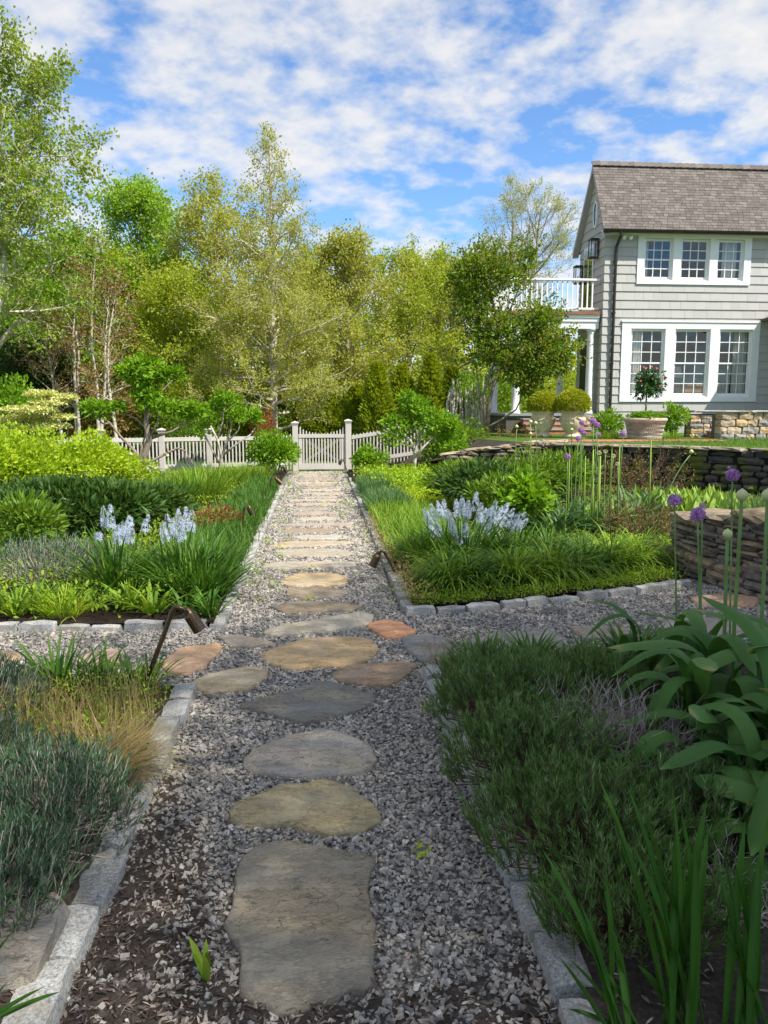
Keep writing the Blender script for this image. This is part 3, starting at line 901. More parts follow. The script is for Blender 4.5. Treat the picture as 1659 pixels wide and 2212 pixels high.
# mossy retaining wall under the upper lawn
TER = .87
MOSC = [(.075, .068, .058), (.10, .092, .078), (.13, .12, .10), (.085, .08, .075), (.15, .135, .115)]
ml = [(4.75, 15.35), (5.6, 14.75), (6.5, 14.0), (7.4, 13.2), (8.6, 12.1)]
t = thing('retaining_wall', (6.5, 14.0, 0), 'dark mossy dry stone retaining wall below the upper lawn', 'stone wall')
wall_core(t, ml, 0, TER - .03, .08, .5, 'dark_joint')
stone_run(t, ml, .02, TER - .04, .34, (.08, .16), (.22, .55), SM_MOSS, MOSC, .06)
seg = np.array(ml)
for i in range(9):
    f = (i + .5) / 9; s = f * 4
    k = min(int(s), 3); p0, p1 = seg[k], seg[k + 1]; c = p0 + (p1 - p0) * (s - k); a = math.atan2(*(p1 - p0)[::-1])
    piece('capstone', SM_MOSS[i % 8], t, (c[0] + .12, c[1] + .12, TER - .02), (0, random.uniform(-.02, .02), a), (.64, .42, .07), [(.30, .27, .22), (.24, .22, .19), (.34, .30, .24)][i % 3])
# low wall with a broad flat top that climbs from the gate side to the terrace
ll = [(2.7, 16.3), (3.5, 15.95), (4.2, 15.6), (4.8, 15.38)]
t = thing('stone_edging_wall', (3.7, 15.8, 0), 'low sunlit stone edging climbing from beside the gate to the terrace', 'stone wall')
lt = lambda s: np.interp(s, [0, .9, 1.6, 2.4], [.60, .74, .84, .90])
wall_core(t, ll, 0, lt, .06, .6, 'dark_joint')
stone_run(t, ll, .0, lt, .34, (.06, .11), (.2, .45), SM_DRY, DRYC, .05)
for i in range(14):
    s = rng.uniform(0, 2.3); z = lt(s)
    c = np.array([np.interp(s, [0, .87, 1.65, 2.3], [p[k] for p in ll]) for k in (0, 1)]) + np.array([.15, .3]) * rng.uniform(.2, 2.2)
    piece('capstone', SM_DRY[i % 8], t, (c[0], c[1], z - .01 + i * .002), (random.uniform(-.05, .05), -.12, random.uniform(-.6, .1)), (random.uniform(.3, .55), random.uniform(.25, .4), .06), [(.40, .34, .26), (.46, .38, .28), (.34, .30, .25)][i % 3])

# ------------------------------------------------------------------ upper terrace
b = B()
tp = [(2.9, 16.5), (4.3, 15.85), (4.95, 15.55), (5.75, 15.0), (6.65, 14.2), (7.55, 13.4), (9, 12.1), (30, 12.1), (30, 40), (3.6, 40), (3.0, 20)]
sheet('upper_lawn', tp[1:], TER, 'lawn', 'upper lawn between the retaining wall and the house')
b = B()
P = np.column_stack([rng.uniform(6, 11.5, 11000), rng.uniform(13, 16.9, 11000)])
P = P[(P[:, 1] > np.interp(P[:, 0], [4.95, 5.75, 6.65, 7.55, 9], [15.55, 15.0, 14.2, 13.4, 12.1]) + .25) & (P[:, 0] > 6.9 + (16.9 - P[:, 1]) * .05)]
n = len(P)
blades(b, np.column_stack([P, np.full(n, TER)]), rng.uniform(0, 6.28, n), rng.uniform(0, .5, n), rng.uniform(.035, .07, n), .006, rng.uniform(0, .6, n), 2)
part('lawn_grass', b, 'lf_turf', None, 'short mown grass on the upper lawn', 'grass', None, 'stuff')
b = B()   # sloping bank between the terrace and the low ground beside the gate
b.add([(4.3, 15.85, TER - .004), (3.0, 20, TER - .004), (3.6, 40, TER - .004), (2.75, 16.5, .48), (1.5, 20.4, -.028), (1.8, 40, -.028), (2.9, 16.3, .5), (4.75, 15.6, TER - .006)],
      Q=[[0, 1, 4, 3], [1, 2, 5, 4], [0, 3, 6, 7]])
part('bank', b, 'mulch', None, 'planted bank falling from the terrace towards the gate', None, None, 'structure')
BRK = B(); bbox(BRK, (-.5, -.5, -.5), (.5, .5, .5), .04); brick_me = BRK.mesh('brick'); brick_me.materials.append(M['brick_red'])
t = label(part('brick_path', box(B(), (4.6, 15.95, TER - .05), (8.9, 16.75, TER + .006)), 'mortar'), 'red brick walk edging the terrace in front of the planter', None, None, 'structure')
for i in range(20):
    for j in range(4):
        piece('brick', brick_me, t, (4.75 + i * .21 + (j % 2) * .1, 16.06 + j * .2, TER + .004), (0, 0, 0), (.195, .185, .03))

# ------------------------------------------------------------------ the house
HY = 21.5                    # front wall plane
HX0, HX1 = 8.0, 13.1
def hx(x, y=700): return yp(x, y, HY)[0]
def hz(y, x=1450): return yp(x, y, HY)[2]
house = thing('house', (8.0, HY, TER), 'grey shingled two-storey house with white triple windows and a brown shingle roof', 'house')
EZ, EY = 6.42, 21.2
RZ, RY = 8.42, 22.28
BY = 23.55
# window openings: lower row and upper row
LW = [(hx(1361), hx(1431)), (hx(1447), hx(1529)), (hx(1541), hx(1624))]
LW = [(8.83, 9.83), (10.12, 11.16), (11.43, 12.42)]
UW = [(9.12, 9.95), (10.18, 11.01), (11.24, 12.02)]
LZ, UZ = (1.90, 3.80), (5.13, 6.26)
LT = (8.56, 12.62, 1.76, 3.98); UT = (8.92, 12.22, 5.02, 6.36)   # trim extents
b = B()
def wall_with_holes(b, x0, x1, z0, z1, holes, y0, y1):
    xs = sorted({x0, x1, *[h[0] for h in holes], *[h[1] for h in holes]})
    for a, c in zip(xs[:-1], xs[1:]):
        hh = sorted([(h[2], h[3]) for h in holes if h[0] <= a + 1e-6 and h[1] >= c - 1e-6])
        z = z0
        for (q0, q1) in hh + [(z1, z1)]:
            if q0 - z > .01: box(b, (a, y0, z), (c, y1, q0))
            z = q1
holes = [(a, c, *LZ) for a, c in LW] + [(a, c, *UZ) for a, c in UW]
wall_with_holes(b, HX0 + .02, HX1 + .9, TER - .1, EZ - .02, holes, HY + .03, HY + .16)
box(b, (HX0 + .02, BY - .12, TER - .1), (HX1 + .9, BY, EZ - .05))
wall = part('wall', b, 'siding', house, 'front wall clad in painted grey shingles')
b = B()   # foundation
box(b, (HX0 - .01, HY - .005, TER - .1), (HX1, HY + .03, 1.24))
part('foundation', b, 'foundation', house, 'pale foundation below the shingles')
b = B()   # gable wall
b.add([(HX0 + .02, HY + .161, TER), (HX0 + .02, BY - .121, TER), (HX0 + .02, BY - .121, EZ - .1), (HX0 + .02, RY, RZ - .12), (HX0 + .02, HY + .161, EZ - .1)], Q=[], T=[[0, 4, 1], [1, 4, 2], [4, 3, 2]])
gable = part('gable_wall', b, 'siding', house, 'shaded gable end wall with horizontal courses')
# gable courses
EXP = .238
z = 1.25
while z < RZ - .3:
    z1 = min(z + EXP + .02, RZ - .2)
    def span(zz):
        f = max(0, (zz - (EZ - .1)) / (RZ - .12 - (EZ - .1)))
        return HY + (RY - HY) * f, BY - (BY - RY) * f
    a0, a1 = span(z); c0, c1 = span(z1)
    if a1 - a0 > .1:
        bb = B()
        xo, xi = HX0 - .022, HX0 + .004
        bb.add([(xo, a0, z), (xo, a1, z), (xi, c1, z1), (xi, c0, z1), (HX0 + .02, a0, z), (HX0 + .02, a1, z)], Q=[[0, 3, 2, 1], [0, 1, 5, 4]])
        part('siding_course', bb, 'siding', gable)
    z += EXP
# front shingles, each one a piece
b = B(); b.add([(-.5, -.026, 0), (.5, -.026, 0), (.5, .0, 1.08), (-.5, .0, 1.08), (-.5, .02, 0), (.5, .02, 0), (.5, .02, 1.08), (-.5, .02, 1.08)], Q=[[0, 1, 2, 3], [0, 4, 5, 1], [3, 2, 6, 7], [0, 3, 7, 4], [1, 5, 6, 2]])
shm = b.mesh('shingle'); shm.materials.append(M['siding'])
z = 1.25; nsh = 0; rest = B()
while z < EZ - .1:
    zt = min(z + EXP, EZ - .08)
    blocks = [q for q in (LT, UT) if z + .06 > q[2] and z + .12 < q[3]]
    x = HX0 - .01
    while x < HX1 - .02:
        wd = random.uniform(.24, .46)
        x1 = min(x + wd, HX1)
        lim = [q for q in blocks if x1 > q[0] and x < q[1]]
        nx = x1
        if lim:
            q = lim[0]
            if x < q[0] - .03: x1 = q[0]; nx = x1
            else: x = q[1]; continue
        piece('shingle', shm, wall, ((x + x1) / 2, HY + random.uniform(0, .003), z), (0, 0, 0), (x1 - x - .004, 1, (zt - z)))
        nsh += 1
        x = nx
    z += EXP
# corner boards of shingles read as a plain edge: eave trim
b = B()
box(b, (HX0 - .06, HY - .03, EZ - .10), (HX1 + .8, HY + .03, EZ + .02))
box(b, (HX0 - .15, EY + .04, EZ - .03), (HX1 + .8, HY - .03, EZ + .0))
part('eave_trim', b, 'white_paint', house, 'white frieze and soffit under the gutter')
# rake boards
b = B()
for (ya, za, yb, zb) in ((EY - .02, EZ - .02, RY, RZ - .03), (RY, RZ - .03, BY + .25, EZ - .15)):
    d = norm(np.array([0, yb - ya, zb - za])); nrm_ = np.array([0, -d[2], d[1]])
    p0 = np.array([HX0 - .17, ya, za]); p1 = np.array([HX0 - .17, yb, zb])
    dn = np.array([0, 0, -.16])
    V = [p0, p1, p1 + dn, p0 + dn]; V += [v + np.array([.03, 0, 0]) for v in V]
    b.add(V, Q=[[0, 3, 2, 1], [4, 5, 6, 7], [0, 1, 5, 4], [2, 3, 7, 6]])
    V = [p0 + dn * .9, p1 + dn * .9]; V = [V[0], V[1], V[1] + np.array([.19, 0, 0]), V[0] + np.array([.19, 0, 0])]
    b.add(V, Q=[[0, 1, 2, 3]])
part('rake_board', b, 'siding', house, 'grey painted rake board on the gable')
# roof
roof = part('roof', B().add([(HX0 - .16, EY, EZ), (HX1 + 1.6, EY, EZ), (HX1 + 1.6, RY, RZ), (HX0 - .16, RY, RZ), (HX0 - .16, BY + .25, EZ - .13), (HX1 + 1.6, BY + .25, EZ - .13),
     (HX0 - .16, EY + .05, EZ - .08), (HX1 + 1.6, EY + .05, EZ - .08), (HX1 + 1.6, RY, RZ - .1), (HX0 - .16, RY, RZ - .1), (HX0 - .16, BY + .2, EZ - .2), (HX1 + 1.6, BY + .2, EZ - .2)],
     Q=[[0, 1, 2, 3], [3, 2, 5, 4], [6, 9, 8, 7], [9, 10, 11, 8], [0, 6, 7, 1], [0, 3, 9, 6], [3, 4, 10, 9]]), 'dark_stain', house, 'steep brown shingle roof')
sd = np.array([0, RY - EY, RZ - EZ]); SLEN = np.linalg.norm(sd); sd /= SLEN
sn = np.array([0, -sd[2], sd[1]])
pit = math.atan2(sd[2], sd[1])
b = B(); bbox(b, (-.5, 0, 0), (.5, 1.3, .022), .004); rsm = b.mesh('roof_shingle'); rsm.materials.append(M['roof_shingle'])
NC = 24; ex = SLEN / NC; cnt = 0; rest = B()
for i in range(NC):
    x = HX0 - .18 - (i % 2) * .06 - random.uniform(0, .05)
    while x < HX1 + .1:
        wd = random.uniform(.12, .235)
        p = np.array([x + wd / 2, EY, EZ]) + sd * (i * ex - .02) + sn * (.004 + random.uniform(0, .004))
        x0c = max(x, HX0 - .19)
        if x + wd - x0c > .04:
            p[0] = (x0c + x + wd) / 2
            ww = x + wd - x0c
            tl = .065 + random.uniform(-.015, .02)
            if cnt < 300:
                o = piece('shingle', rsm, roof, p, (pit + tl * -1, 0, 0), (ww - .007, ex * random.uniform(.97, 1.04), 1))
                cnt += 1
            else:
                e1 = np.array([1., 0, 0]); d2 = sd * math.cos(tl) - sn * math.sin(tl); n2 = sn * math.cos(tl) + sd * math.sin(tl)
                h = (ww - .007) / 2; L = 1.3 * ex
                V = [p + e1 * sx * h + d2 * sy * L + n2 * sz * .022 for sz in (0, 1) for (sx, sy) in ((-1, 0), (1, 0), (1, 1), (-1, 1))]
                rest.add(V, Q=_BQ, r=random.random())
        x += wd
part('upper_shingles', rest, 'roof_shingle', roof, 'upper courses of the brown roof shingles', None, None, 'stuff')
b = B(); bbox(b, (-.5, -.5, -.5), (.5, .5, .5), .05); rcm = b.mesh('ridge_cap'); rcm.materials.append(M['roof_shingle'])
x = HX0 - .2; i = 0
while x < HX1 + .3:
    piece('ridge_cap', rcm, roof, (x + .11, RY - .06, RZ + .005), (R(55), R(-5), 0), (.25, .17, .025)); x += .2
# gutter and downspout
b = B()
an = np.linspace(0, np.pi, 8)
xs = (HX0 - .2, HX1 + .8)
V = [(x, EY - .055 + .06 * math.cos(a), EZ - .01 - .085 * math.sin(a)) for x in xs for a in an]
b.add(V, Q=[[i, i + 1, 8 + i + 1, 8 + i] for i in range(7)])
V2 = [(x, EY - .055 + .055 * math.cos(a), EZ - .008 - .078 * math.sin(a)) for x in xs for a in an]
b.add(V2, Q=[[i + 1, i, 8 + i, 8 + i + 1] for i in range(7)])
b.add([(HX0 - .2, EY - .055 + .06 * math.cos(a), EZ - .01 - .085 * math.sin(a)) for a in an], T=[[0, i + 1, i] for i in range(1, 7)])
gut = part('gutter', b, 'dark_metal', house, 'dark bronze half round gutter', smooth=True)
for i in range(9):
    bb = B(); x = HX0 + .35 + i * .6
    tube(bb, [(x, EY - .055 + .064 * math.cos(a), EZ - .01 - .09 * math.sin(a)) for a in an], .007, 5)
    part('gutter_bracket', bb, 'dark_metal', gut)
b = B(); dx = 8.30
tube(b, [(dx, EY - .055, EZ - .07), (dx, EY - .05, EZ - .16), (dx - .02, HY - .10, EZ - .42), (dx - .02, HY - .085, EZ - .55), (dx - .02, HY - .085, TER)], .042, 10)
for z in (5.6, 4.2, 2.8, 1.5): box(b, (dx - .075, HY - .10, z), (dx + .035, HY - .02, z + .03))
part('downspout', b, 'dark_metal', house, 'bronze downspout at the front corner', smooth=False)
# windows
b = B(); box(b, (-.5, -.004, -.5), (.5, .004, .5)); pane_me = b.mesh('pane'); pane_me.materials.append(M['window_glass'])
def window(x0, x1, z0, z1, rows, lab):
    b = B(); f = .045
    yo = HY + .01
    # jamb box
    for (a, c, e, g) in ((x0, x0 + .025, z0, z1), (x1 - .025, x1, z0, z1)): box(b, (a, yo, e), (c, yo + .13, g))
    box(b, (x0 + .025, yo, z1 - .025), (x1 - .025, yo + .13, z1)); box(b, (x0 + .025, yo, z0), (x1 - .025, yo + .14, z0 + .03))
    wn = part('window', b, 'white_paint', house, lab)
    zm = (z0 + z1) / 2
    for k, (a, c, yy) in enumerate(((zm - .02, z1 - .026, yo + .03), (z0 + .031, zm + .025, yo + .075))):
        # the upper sash sits outside the lower one only by a few centimetres
        yy = yo + .035 if k == 0 else yo + .055
        s = B(); xa, xb = x0 + .026, x1 - .026
        box(s, (xa, yy, a), (xa + f, yy + .03, c)); box(s, (xb - f, yy, a), (xb, yy + .03, c))
        bt = .07 if k == 1 else .04
        box(s, (xa + f, yy, a), (xb - f, yy + .03, a + bt)); box(s, (xa + f, yy, c - .04), (xb - f, yy + .03, c))
        gx0, gx1, gz0, gz1 = xa + f, xb - f, a + bt, c - .04
        cw = (gx1 - gx0) / 3; ch = (gz1 - gz0) / rows; m = .011
        for i in range(1, 3): box(s, (gx0 + i * cw - m, yy + .002, gz0), (gx0 + i * cw + m, yy + .026, gz1))
        for j in range(1, rows):
            for i in range(3):
                box(s, (gx0 + i * cw + (m if i else 0), yy + .004, gz0 + j * ch - m), (gx0 + (i + 1) * cw - (m if i < 2 else 0), yy + .024, gz0 + j * ch + m))
        part('sash', s, 'white_paint', wn)
        for i in range(3):
            for j in range(rows):
                piece('pane', pane_me, wn, (gx0 + (i + .5) * cw, yy + .014, gz0 + (j + .5) * ch), (random.uniform(-.004, .004), 0, random.uniform(-.004, .004)), (cw, 1, ch))
    return wn
for i, (a, c) in enumerate(LW): window(a, c, *LZ, 3, 'lower window, %s of three, with eighteen small panes' % ('first', 'middle', 'last')[i])
for i, (a, c) in enumerate(UW): window(a, c, *UZ, 2, 'upper window, %s of three, with twelve small panes' % ('first', 'middle', 'last')[i])
for nm, Tm, Ws, Zs in (('lower', LT, LW, LZ), ('upper', UT, UW, UZ)):
    b = B(); y0, y1 = HY - .045, HY + .028
    xs = [Tm[0]] + [v for w2 in Ws for v in w2] + [Tm[1]]
    for i in range(0, len(xs), 2): box(b, (xs[i], y0, Zs[0]), (xs[i + 1], y1, Zs[1]))
    box(b, (Tm[0], y0 - .003, Zs[1]), (Tm[1], y1, Tm[3])); box(b, (Tm[0], y0 - .003, Tm[2]), (Tm[1], y1, Zs[0]))
    if nm == 'lower': box(b, (Tm[0] - .03, y0 - .03, Tm[3]), (Tm[1] + .03, y1 - .01, Tm[3] + .035))
    part('window_casing', b, 'white_paint', house, 'white casing around the three %s windows' % nm)
# rooms behind the glass
b = B()
for (z0, z1) in ((1.35, 4.3), (4.35, 6.36)):
    V = [(HX0 + .2, HY + .17, z0), (HX1 - .1, HY + .17, z0), (HX1 - .1, BY - .15, z0), (HX0 + .2, BY - .15, z0), (HX0 + .2, HY + .17, z1), (HX1 - .1, HY + .17, z1), (HX1 - .1, BY - .15, z1), (HX0 + .2, BY - .15, z1)]
    b.add(V, Q=[[0, 1, 2, 3], [4, 7, 6, 5], [1, 5, 6, 2], [2, 6, 7, 3], [3, 7, 4, 0]])
part('room', b, 'interior', house, 'dim rooms seen through the panes')
def curtain(x0, x1, z0, z1):
    b = B(); n = 40
    xs = np.linspace(x0, x1, n); ys = HY + .26 + .03 * np.sin(xs * 75 + rng.random() * 6) + .012 * np.sin(xs * 31)
    V = [(x, y2, z) for z in (z0, z1) for x, y2 in zip(xs, ys)]
    b.add(V, Q=[[i, i + 1, n + i + 1, n + i] for i in range(n - 1)])
    part('curtain', b, 'curtain', house)
for a, c in ((8.8, 9.25), (12.0, 12.45)): curtain(a, c, 1.5, 4.0)
for a, c in ((9.08, 9.36), (11.5, 11.95)): curtain(a, c, 4.6, 6.3)
# desk and lamp in the lower room
t = thing('desk', (10.6, 22.4, 1.35), 'orange brown wooden desk inside the lower windows', 'desk')
bb = B(); bbox(bb, (9.9, 22.15, 2.22), (11.9, 22.75, 2.27), .01); part('desk_top', bb, 'desk_wood', t)
bb = B(); box(bb, (10.0, 22.2, 2.04), (11.8, 22.23, 2.22)); part('drawer', bb, 'desk_wood', t)
for x in (9.98, 11.76):
    for y2 in (22.19, 22.66):
        bb = B(); box(bb, (x, y2, 1.352), (x + .06, y2 + .06, 2.22)); part('leg', bb, 'desk_wood', t)
t = thing('desk_lamp', (10.55, 22.45, 2.272), 'white drum lampshade on the desk behind the middle lower window', 'lamp')
bb = B(); lathe(bb, [(.0, 0), (.09, 0), (.09, .02), (.02, .04), (.02, .2)], (10.55, 22.45, 2.272), 12); part('lamp_base', bb, 'lamp_white', t)
bb = B(); lathe(bb, [(.30, .20), (.24, .52), (.0, .52)], (10.55, 22.45, 2.272), 20); part('lamp_shade', bb, 'lamp_white', t)
# security light under the eave
bb = B(); q = yp(1350, 513, HY)
lathe(bb, [(0, -.03), (.05, -.03), (.05, .03), (0, .03)], (q[0], HY - .06, q[2] + .03), 10)
for sx in (-.07, .08):
    tube(bb, [(q[0], HY - .06, q[2] + .02), (q[0] + sx, HY - .12, q[2])], .014, 6)
    tube(bb, [(q[0] + sx, HY - .10, q[2] + .02), (q[0] + sx * 1.3, HY - .2, q[2] - .05)], [.035, .055], 8)
part('security_light', bb, 'white_paint', house, 'white twin security light under the eave')
# wall lanterns on the gable
def lantern(y2, z):
    bb = B(); x0, x1 = HX0 - .26, HX0 - .06
    for (sx, sy) in ((x0, y2 - .1), (x1, y2 - .1), (x0, y2 + .1), (x1, y2 + .1)): tube(bb, [(sx, sy, z), (sx, sy, z + .46)], .012, 4)
    box(bb, (x0 - .02, y2 - .12, z + .46), (x1 + .02, y2 + .12, z + .50)); box(bb, (x0 - .02, y2 - .12, z - .03), (x1 + .02, y2 + .12, z))
    box(bb, (x1 + .021, y2 - .05, z + .05), (HX0 - .03, y2 + .05, z + .45))
    o = part('wall_lantern', bb, 'black_metal', house, 'black box lantern on the gable wall')
    bb = B(); box(bb, (x0 + .005, y2 - .095, z + .001), (x0 + .009, y2 + .095, z + .459)); box(bb, (x0 + .01, y2 - .099, z + .001), (x1, y2 - .095, z + .459))
    part('lantern_glass', bb, 'window_glass', o)
    bb = B(); tube(bb, [((x0 + x1) / 2, y2, z), ((x0 + x1) / 2, y2, z + .2)], .02, 6); part('candle', bb, 'lamp_white', o)
lantern(22.0, 5.82); lantern(23.25, 5.30)
# gable door and oval window
bb = B(); box(bb, (HX0 - .05, 22.3, 4.33), (HX0 - .024, 23.1, 6.25)); gd = part('balcony_door', bb, 'white_paint', house, 'white framed glazed door to the balcony')
for (a, c) in ((22.36, 22.67), (22.73, 23.04)):
    bb = B(); box(bb, (HX0 - .058, a, 4.5), (HX0 - .051, c, 6.15)); part('pane', bb, 'window_glass', gd)
    bb = B(); box(bb, (HX0 - .0505, a, 4.5), (HX0 - .0502, c, 6.15)); part('pane_backing', bb, 'black_metal', gd)
bb = B(); an = np.linspace(0, 2 * np.pi, 21)[:-1]
ov = np.array([(HX0 - .05, RY + .17 * math.cos(a), 7.05 + .38 * math.sin(a)) for a in an]); inn = np.array([(HX0 - .05, RY + .11 * math.cos(a), 7.05 + .31 * math.sin(a)) for a in an])
bk = ov + np.array([.06, 0, 0])
bb.add(np.concatenate([ov, inn, bk]), Q=[[i, 20 + i, 20 + (i + 1) % 20, (i + 1) % 20] for i in range(20)] + [[i, (i + 1) % 20, 40 + (i + 1) % 20, 40 + i] for i in range(20)])
ow = part('oval_window', bb, 'white_paint', house, 'white oval window high in the gable')
bb = B(); bb.add(np.concatenate([inn + np.array([.02, 0, 0]), [[HX0 - .03, RY, 7.05]]]), T=[[20, (i + 1) % 20, i] for i in range(20)]); part('pane', bb, 'window_glass', ow)
# porch with balcony on its roof
PX0, PX1, PY0, PY1 = 5.45, 7.94, 21.72, 24.6
FZ, CZ = 1.43, 3.80
bb = B(); box(bb, (PX0 - .15, PY0 - .12, FZ - .07), (PX1 + .03, PY1, FZ)); porch = part('porch', bb, 'bluestone', house, 'porch floor slab')
bb = B(); box(bb, (PX0 - .1, PY0 - .05, TER - .1), (PX1, PY1 - .1, FZ - .071)); part('porch_base', bb, 'mortar', house)
bb = B()
box(bb, (PX0 - .1, PY0 - .1, CZ), (PX1, PY0 + .14, CZ + .19)); box(bb, (PX0 - .13, PY0 - .13, CZ + .19), (PX1, PY0 + .14, CZ + .30))
box(bb, (PX0 - .16, PY0 - .16, CZ + .30), (PX1, PY0 + .14, CZ + .38))
box(bb, (PX0 - .1, PY0 + .141, CZ), (PX0 + .14, PY1, CZ + .36)); box(bb, (PX0 + .141, PY0 + .141, CZ + .22), (PX1, PY1, CZ + .26))
part('porch_beam', bb, 'white_paint', house, 'white beam over the porch columns')
bb = B(); box(bb, (PX0 - .2, PY0 - .2, CZ + .38), (PX1, PY1, CZ + .405)); box(bb, (PX0 - .18, PY0 - .18, CZ + .405), (PX1, PY1, CZ + .47)); part('balcony_deck', bb, 'copper', house, 'copper brown edge of the balcony deck')
colp = [(.145, 0), (.145, .05), (.13, .055), (.13, .09), (.112, .11), (.108, .5), (.104, 1.3), (.092, CZ - FZ - .16), (.092, CZ - FZ - .14), (.105, CZ - FZ - .12), (.105, CZ - FZ - .10), (.095, CZ - FZ - .09), (.125, CZ - FZ - .05), (.14, CZ - FZ - .045), (.14, CZ - FZ)]
for (x, y2) in ((7.76, PY0 + .02), (5.62, PY0 + .02), (5.62, PY1 - .15), (7.76, PY1 - .15)):
    bb = B(); lathe(bb, colp, (x, y2, FZ), 18); part('column', bb, 'white_paint', house, smooth=True)
BZ0 = CZ + .47
bb = B(); bbox(bb, (PX0 - .1, PY0 - .09, BZ0 + .84), (PX1, PY0 + .03, BZ0 + .90), .01); box(bb, (PX0 - .05, PY0 - .055, BZ0 + .06), (PX1, PY0 - .005, BZ0 + .11))
box(bb, (PX0 - .1, PY0 + .031, BZ0 + .84), (PX0 + .02, PY1, BZ0 + .90)); box(bb, (PX0 - .065, PY0, BZ0 + .06), (PX0 - .015, PY1, BZ0 + .11))
rail = part('balcony_railing', bb, 'white_paint', house, 'white balcony railing above the porch')
bal = B(); box(bal, (-.018, -.018, 0), (.018, .018, .729)); balm = bal.mesh('baluster'); balm.materials.append(M['white_paint'])
x = PX0 + .12
while x < PX1 - .06: piece('baluster', balm, rail, (x, PY0 - .03, BZ0 + .11)); x += .145
y2 = PY0 + .15
while y2 < PY1: piece('baluster', balm, rail, (PX0 - .04, y2, BZ0 + .11)); y2 += .145
bb = B(); bbox(bb, (PX0 - .1, PY0 - .09, BZ0), (PX0 + .02, PY0 + .03, BZ0 + .95), .01); part('railing_post', bb, 'white_paint', rail)
# porch wall window
bb = B(); box(bb, (HX0 - .05, 22.3, 1.9), (HX0 - .024, 23.2, 3.5)); pw = part('porch_window', bb, 'white_paint', house)
bb = B(); box(bb, (HX0 - .056, 22.36, 1.98), (HX0 - .051, 23.14, 3.42)); part('pane', bb, 'black_metal', pw)
# side porch roof at the right edge
SX = 12.70
bb = B(); bb.add([(SX, 18.4, 4.10), (SX, HY - .05, 4.10), (SX + 1.5, HY - .05, 5.0), (SX + 1.5, 18.4, 5.0), (SX, 18.4, 4.02), (SX, HY - .05, 4.02), (SX + 1.5, HY - .05, 4.9), (SX + 1.5, 18.4, 4.9)], Q=[[0, 3, 2, 1], [4, 5, 6, 7], [0, 1, 5, 4], [0, 4, 7, 3], [1, 2, 6, 5]])
part('side_porch_roof', bb, 'roof_shingle', house, 'brown roof of the side porch')
bb = B(); tube(bb, [(SX - .05, 18.4, 4.05), (SX - .05, HY - .06, 4.05)], .055, 8); part('side_gutter', bb, 'dark_metal', house)
bb = B(); box(bb, (SX + .75, 18.7, TER), (SX + .9, HY - .06, 4.4)); part('side_wall', bb, 'siding', house)
# brick steps up to the porch, between the urns
for i in range(3):
    y0 = PY0 - .22 - .28 * (3 - i) + .06
    t0 = B(); z0 = TER + i * .14; box(t0, (5.75, y0, z0), (7.5, y0 + .34, z0 + .10)); part('step_riser', t0, 'brick_red', house)
    t0 = B(); bbox(t0, (5.72, y0 - .03, z0 + .101), (7.53, y0 + .34, z0 + .14), .006); part('step_tread', t0, 'bluestone', house)
TANC = [(.50, .39, .26), (.46, .40, .31), (.55, .45, .33), (.38, .36, .33), (.58, .42, .24), (.44, .36, .27), (.30, .30, .30)]
cheek = thing('stone_cheek_wall', (7.75, 21.2, TER), 'low tan stone cheek wall beside the porch steps', 'stone wall')
wall_core(cheek, [(7.55, 21.25), (8.35, 21.25)], TER, FZ - .06, .05, .2, 'mortar')
stone_run(cheek, [(7.53, 21.22), (8.36, 21.22)], TER, FZ - .05, .2, (.09, .16), (.16, .36), SM_TAN, TANC, 0, 'mortar')
# garden wall of warm stone at the right with steps
t = thing('garden_wall', (8.9, 16.9, TER), 'tan and grey stone garden wall with bluestone cap before the house', 'stone wall')
WX0 = yp(1557, 920, 16.9)[0]
ga = [(WX0, 17.4), (WX0, 16.9), (WX0 + .01, 16.9), (14, 16.9)]
wall_core(t, [(WX0 + .04, 16.94), (14, 16.94)], TER, 1.47, .05, .4, 'mortar')
stone_run(t, [(WX0, 16.9), (WX0 + 3.2, 16.9)], TER, 1.475, .34, (.10, .19), (.18, .46), SM_TAN, TANC, 0, 'mortar', jit=.006)
for i in range(5):
    piece('capstone', SM_TAN[i % 8], t, (WX0 + .33 + i * .72, 17.08, 1.505), (0, 0, 0), (.715, .46, .05), (.40, .40, .385))
t = thing('stair_wall', (8.9, 18.2, TER), 'short stone wall with grey cap behind the garden steps', 'stone wall')
SX0, SX1 = yp(1492, 920, 18.2)[0], yp(1580, 920, 18.2)[0]
wall_core(t, [(SX0 + .03, 18.24), (SX1, 18.24)], TER, 1.47, .05, .3, 'mortar')
stone_run(t, [(SX0, 18.2), (SX1, 18.2)], TER, 1.475, .3, (.09, .16), (.18, .42), SM_TAN, TANC, 0, 'mortar', jit=.006)
piece('capstone', SM_TAN[2], t, ((SX0 + SX1) / 2, 18.36, 1.505), (0, 0, 0), (SX1 - SX0 + .05, .42, .05), (.34, .34, .33))
t = thing('garden_steps', ((SX0 + SX1) / 2, 17.6, TER), 'short flight of bluestone and brick steps beside the tan garden wall', 'steps')
for i in range(3):
    x0 = SX0 + .40 + i * .26
    bb = B(); box(bb, (x0, 17.25, TER + i * .17), (x0 + .3, 18.15, TER + i * .17 + .12)); part('riser', bb, 'brick_red', t)
    bb = B(); bbox(bb, (x0 - .03, 17.22, TER + i * .17 + .121), (x0 + .3, 18.16, TER + i * .17 + .17), .008); part('tread', bb, 'bluestone', t)

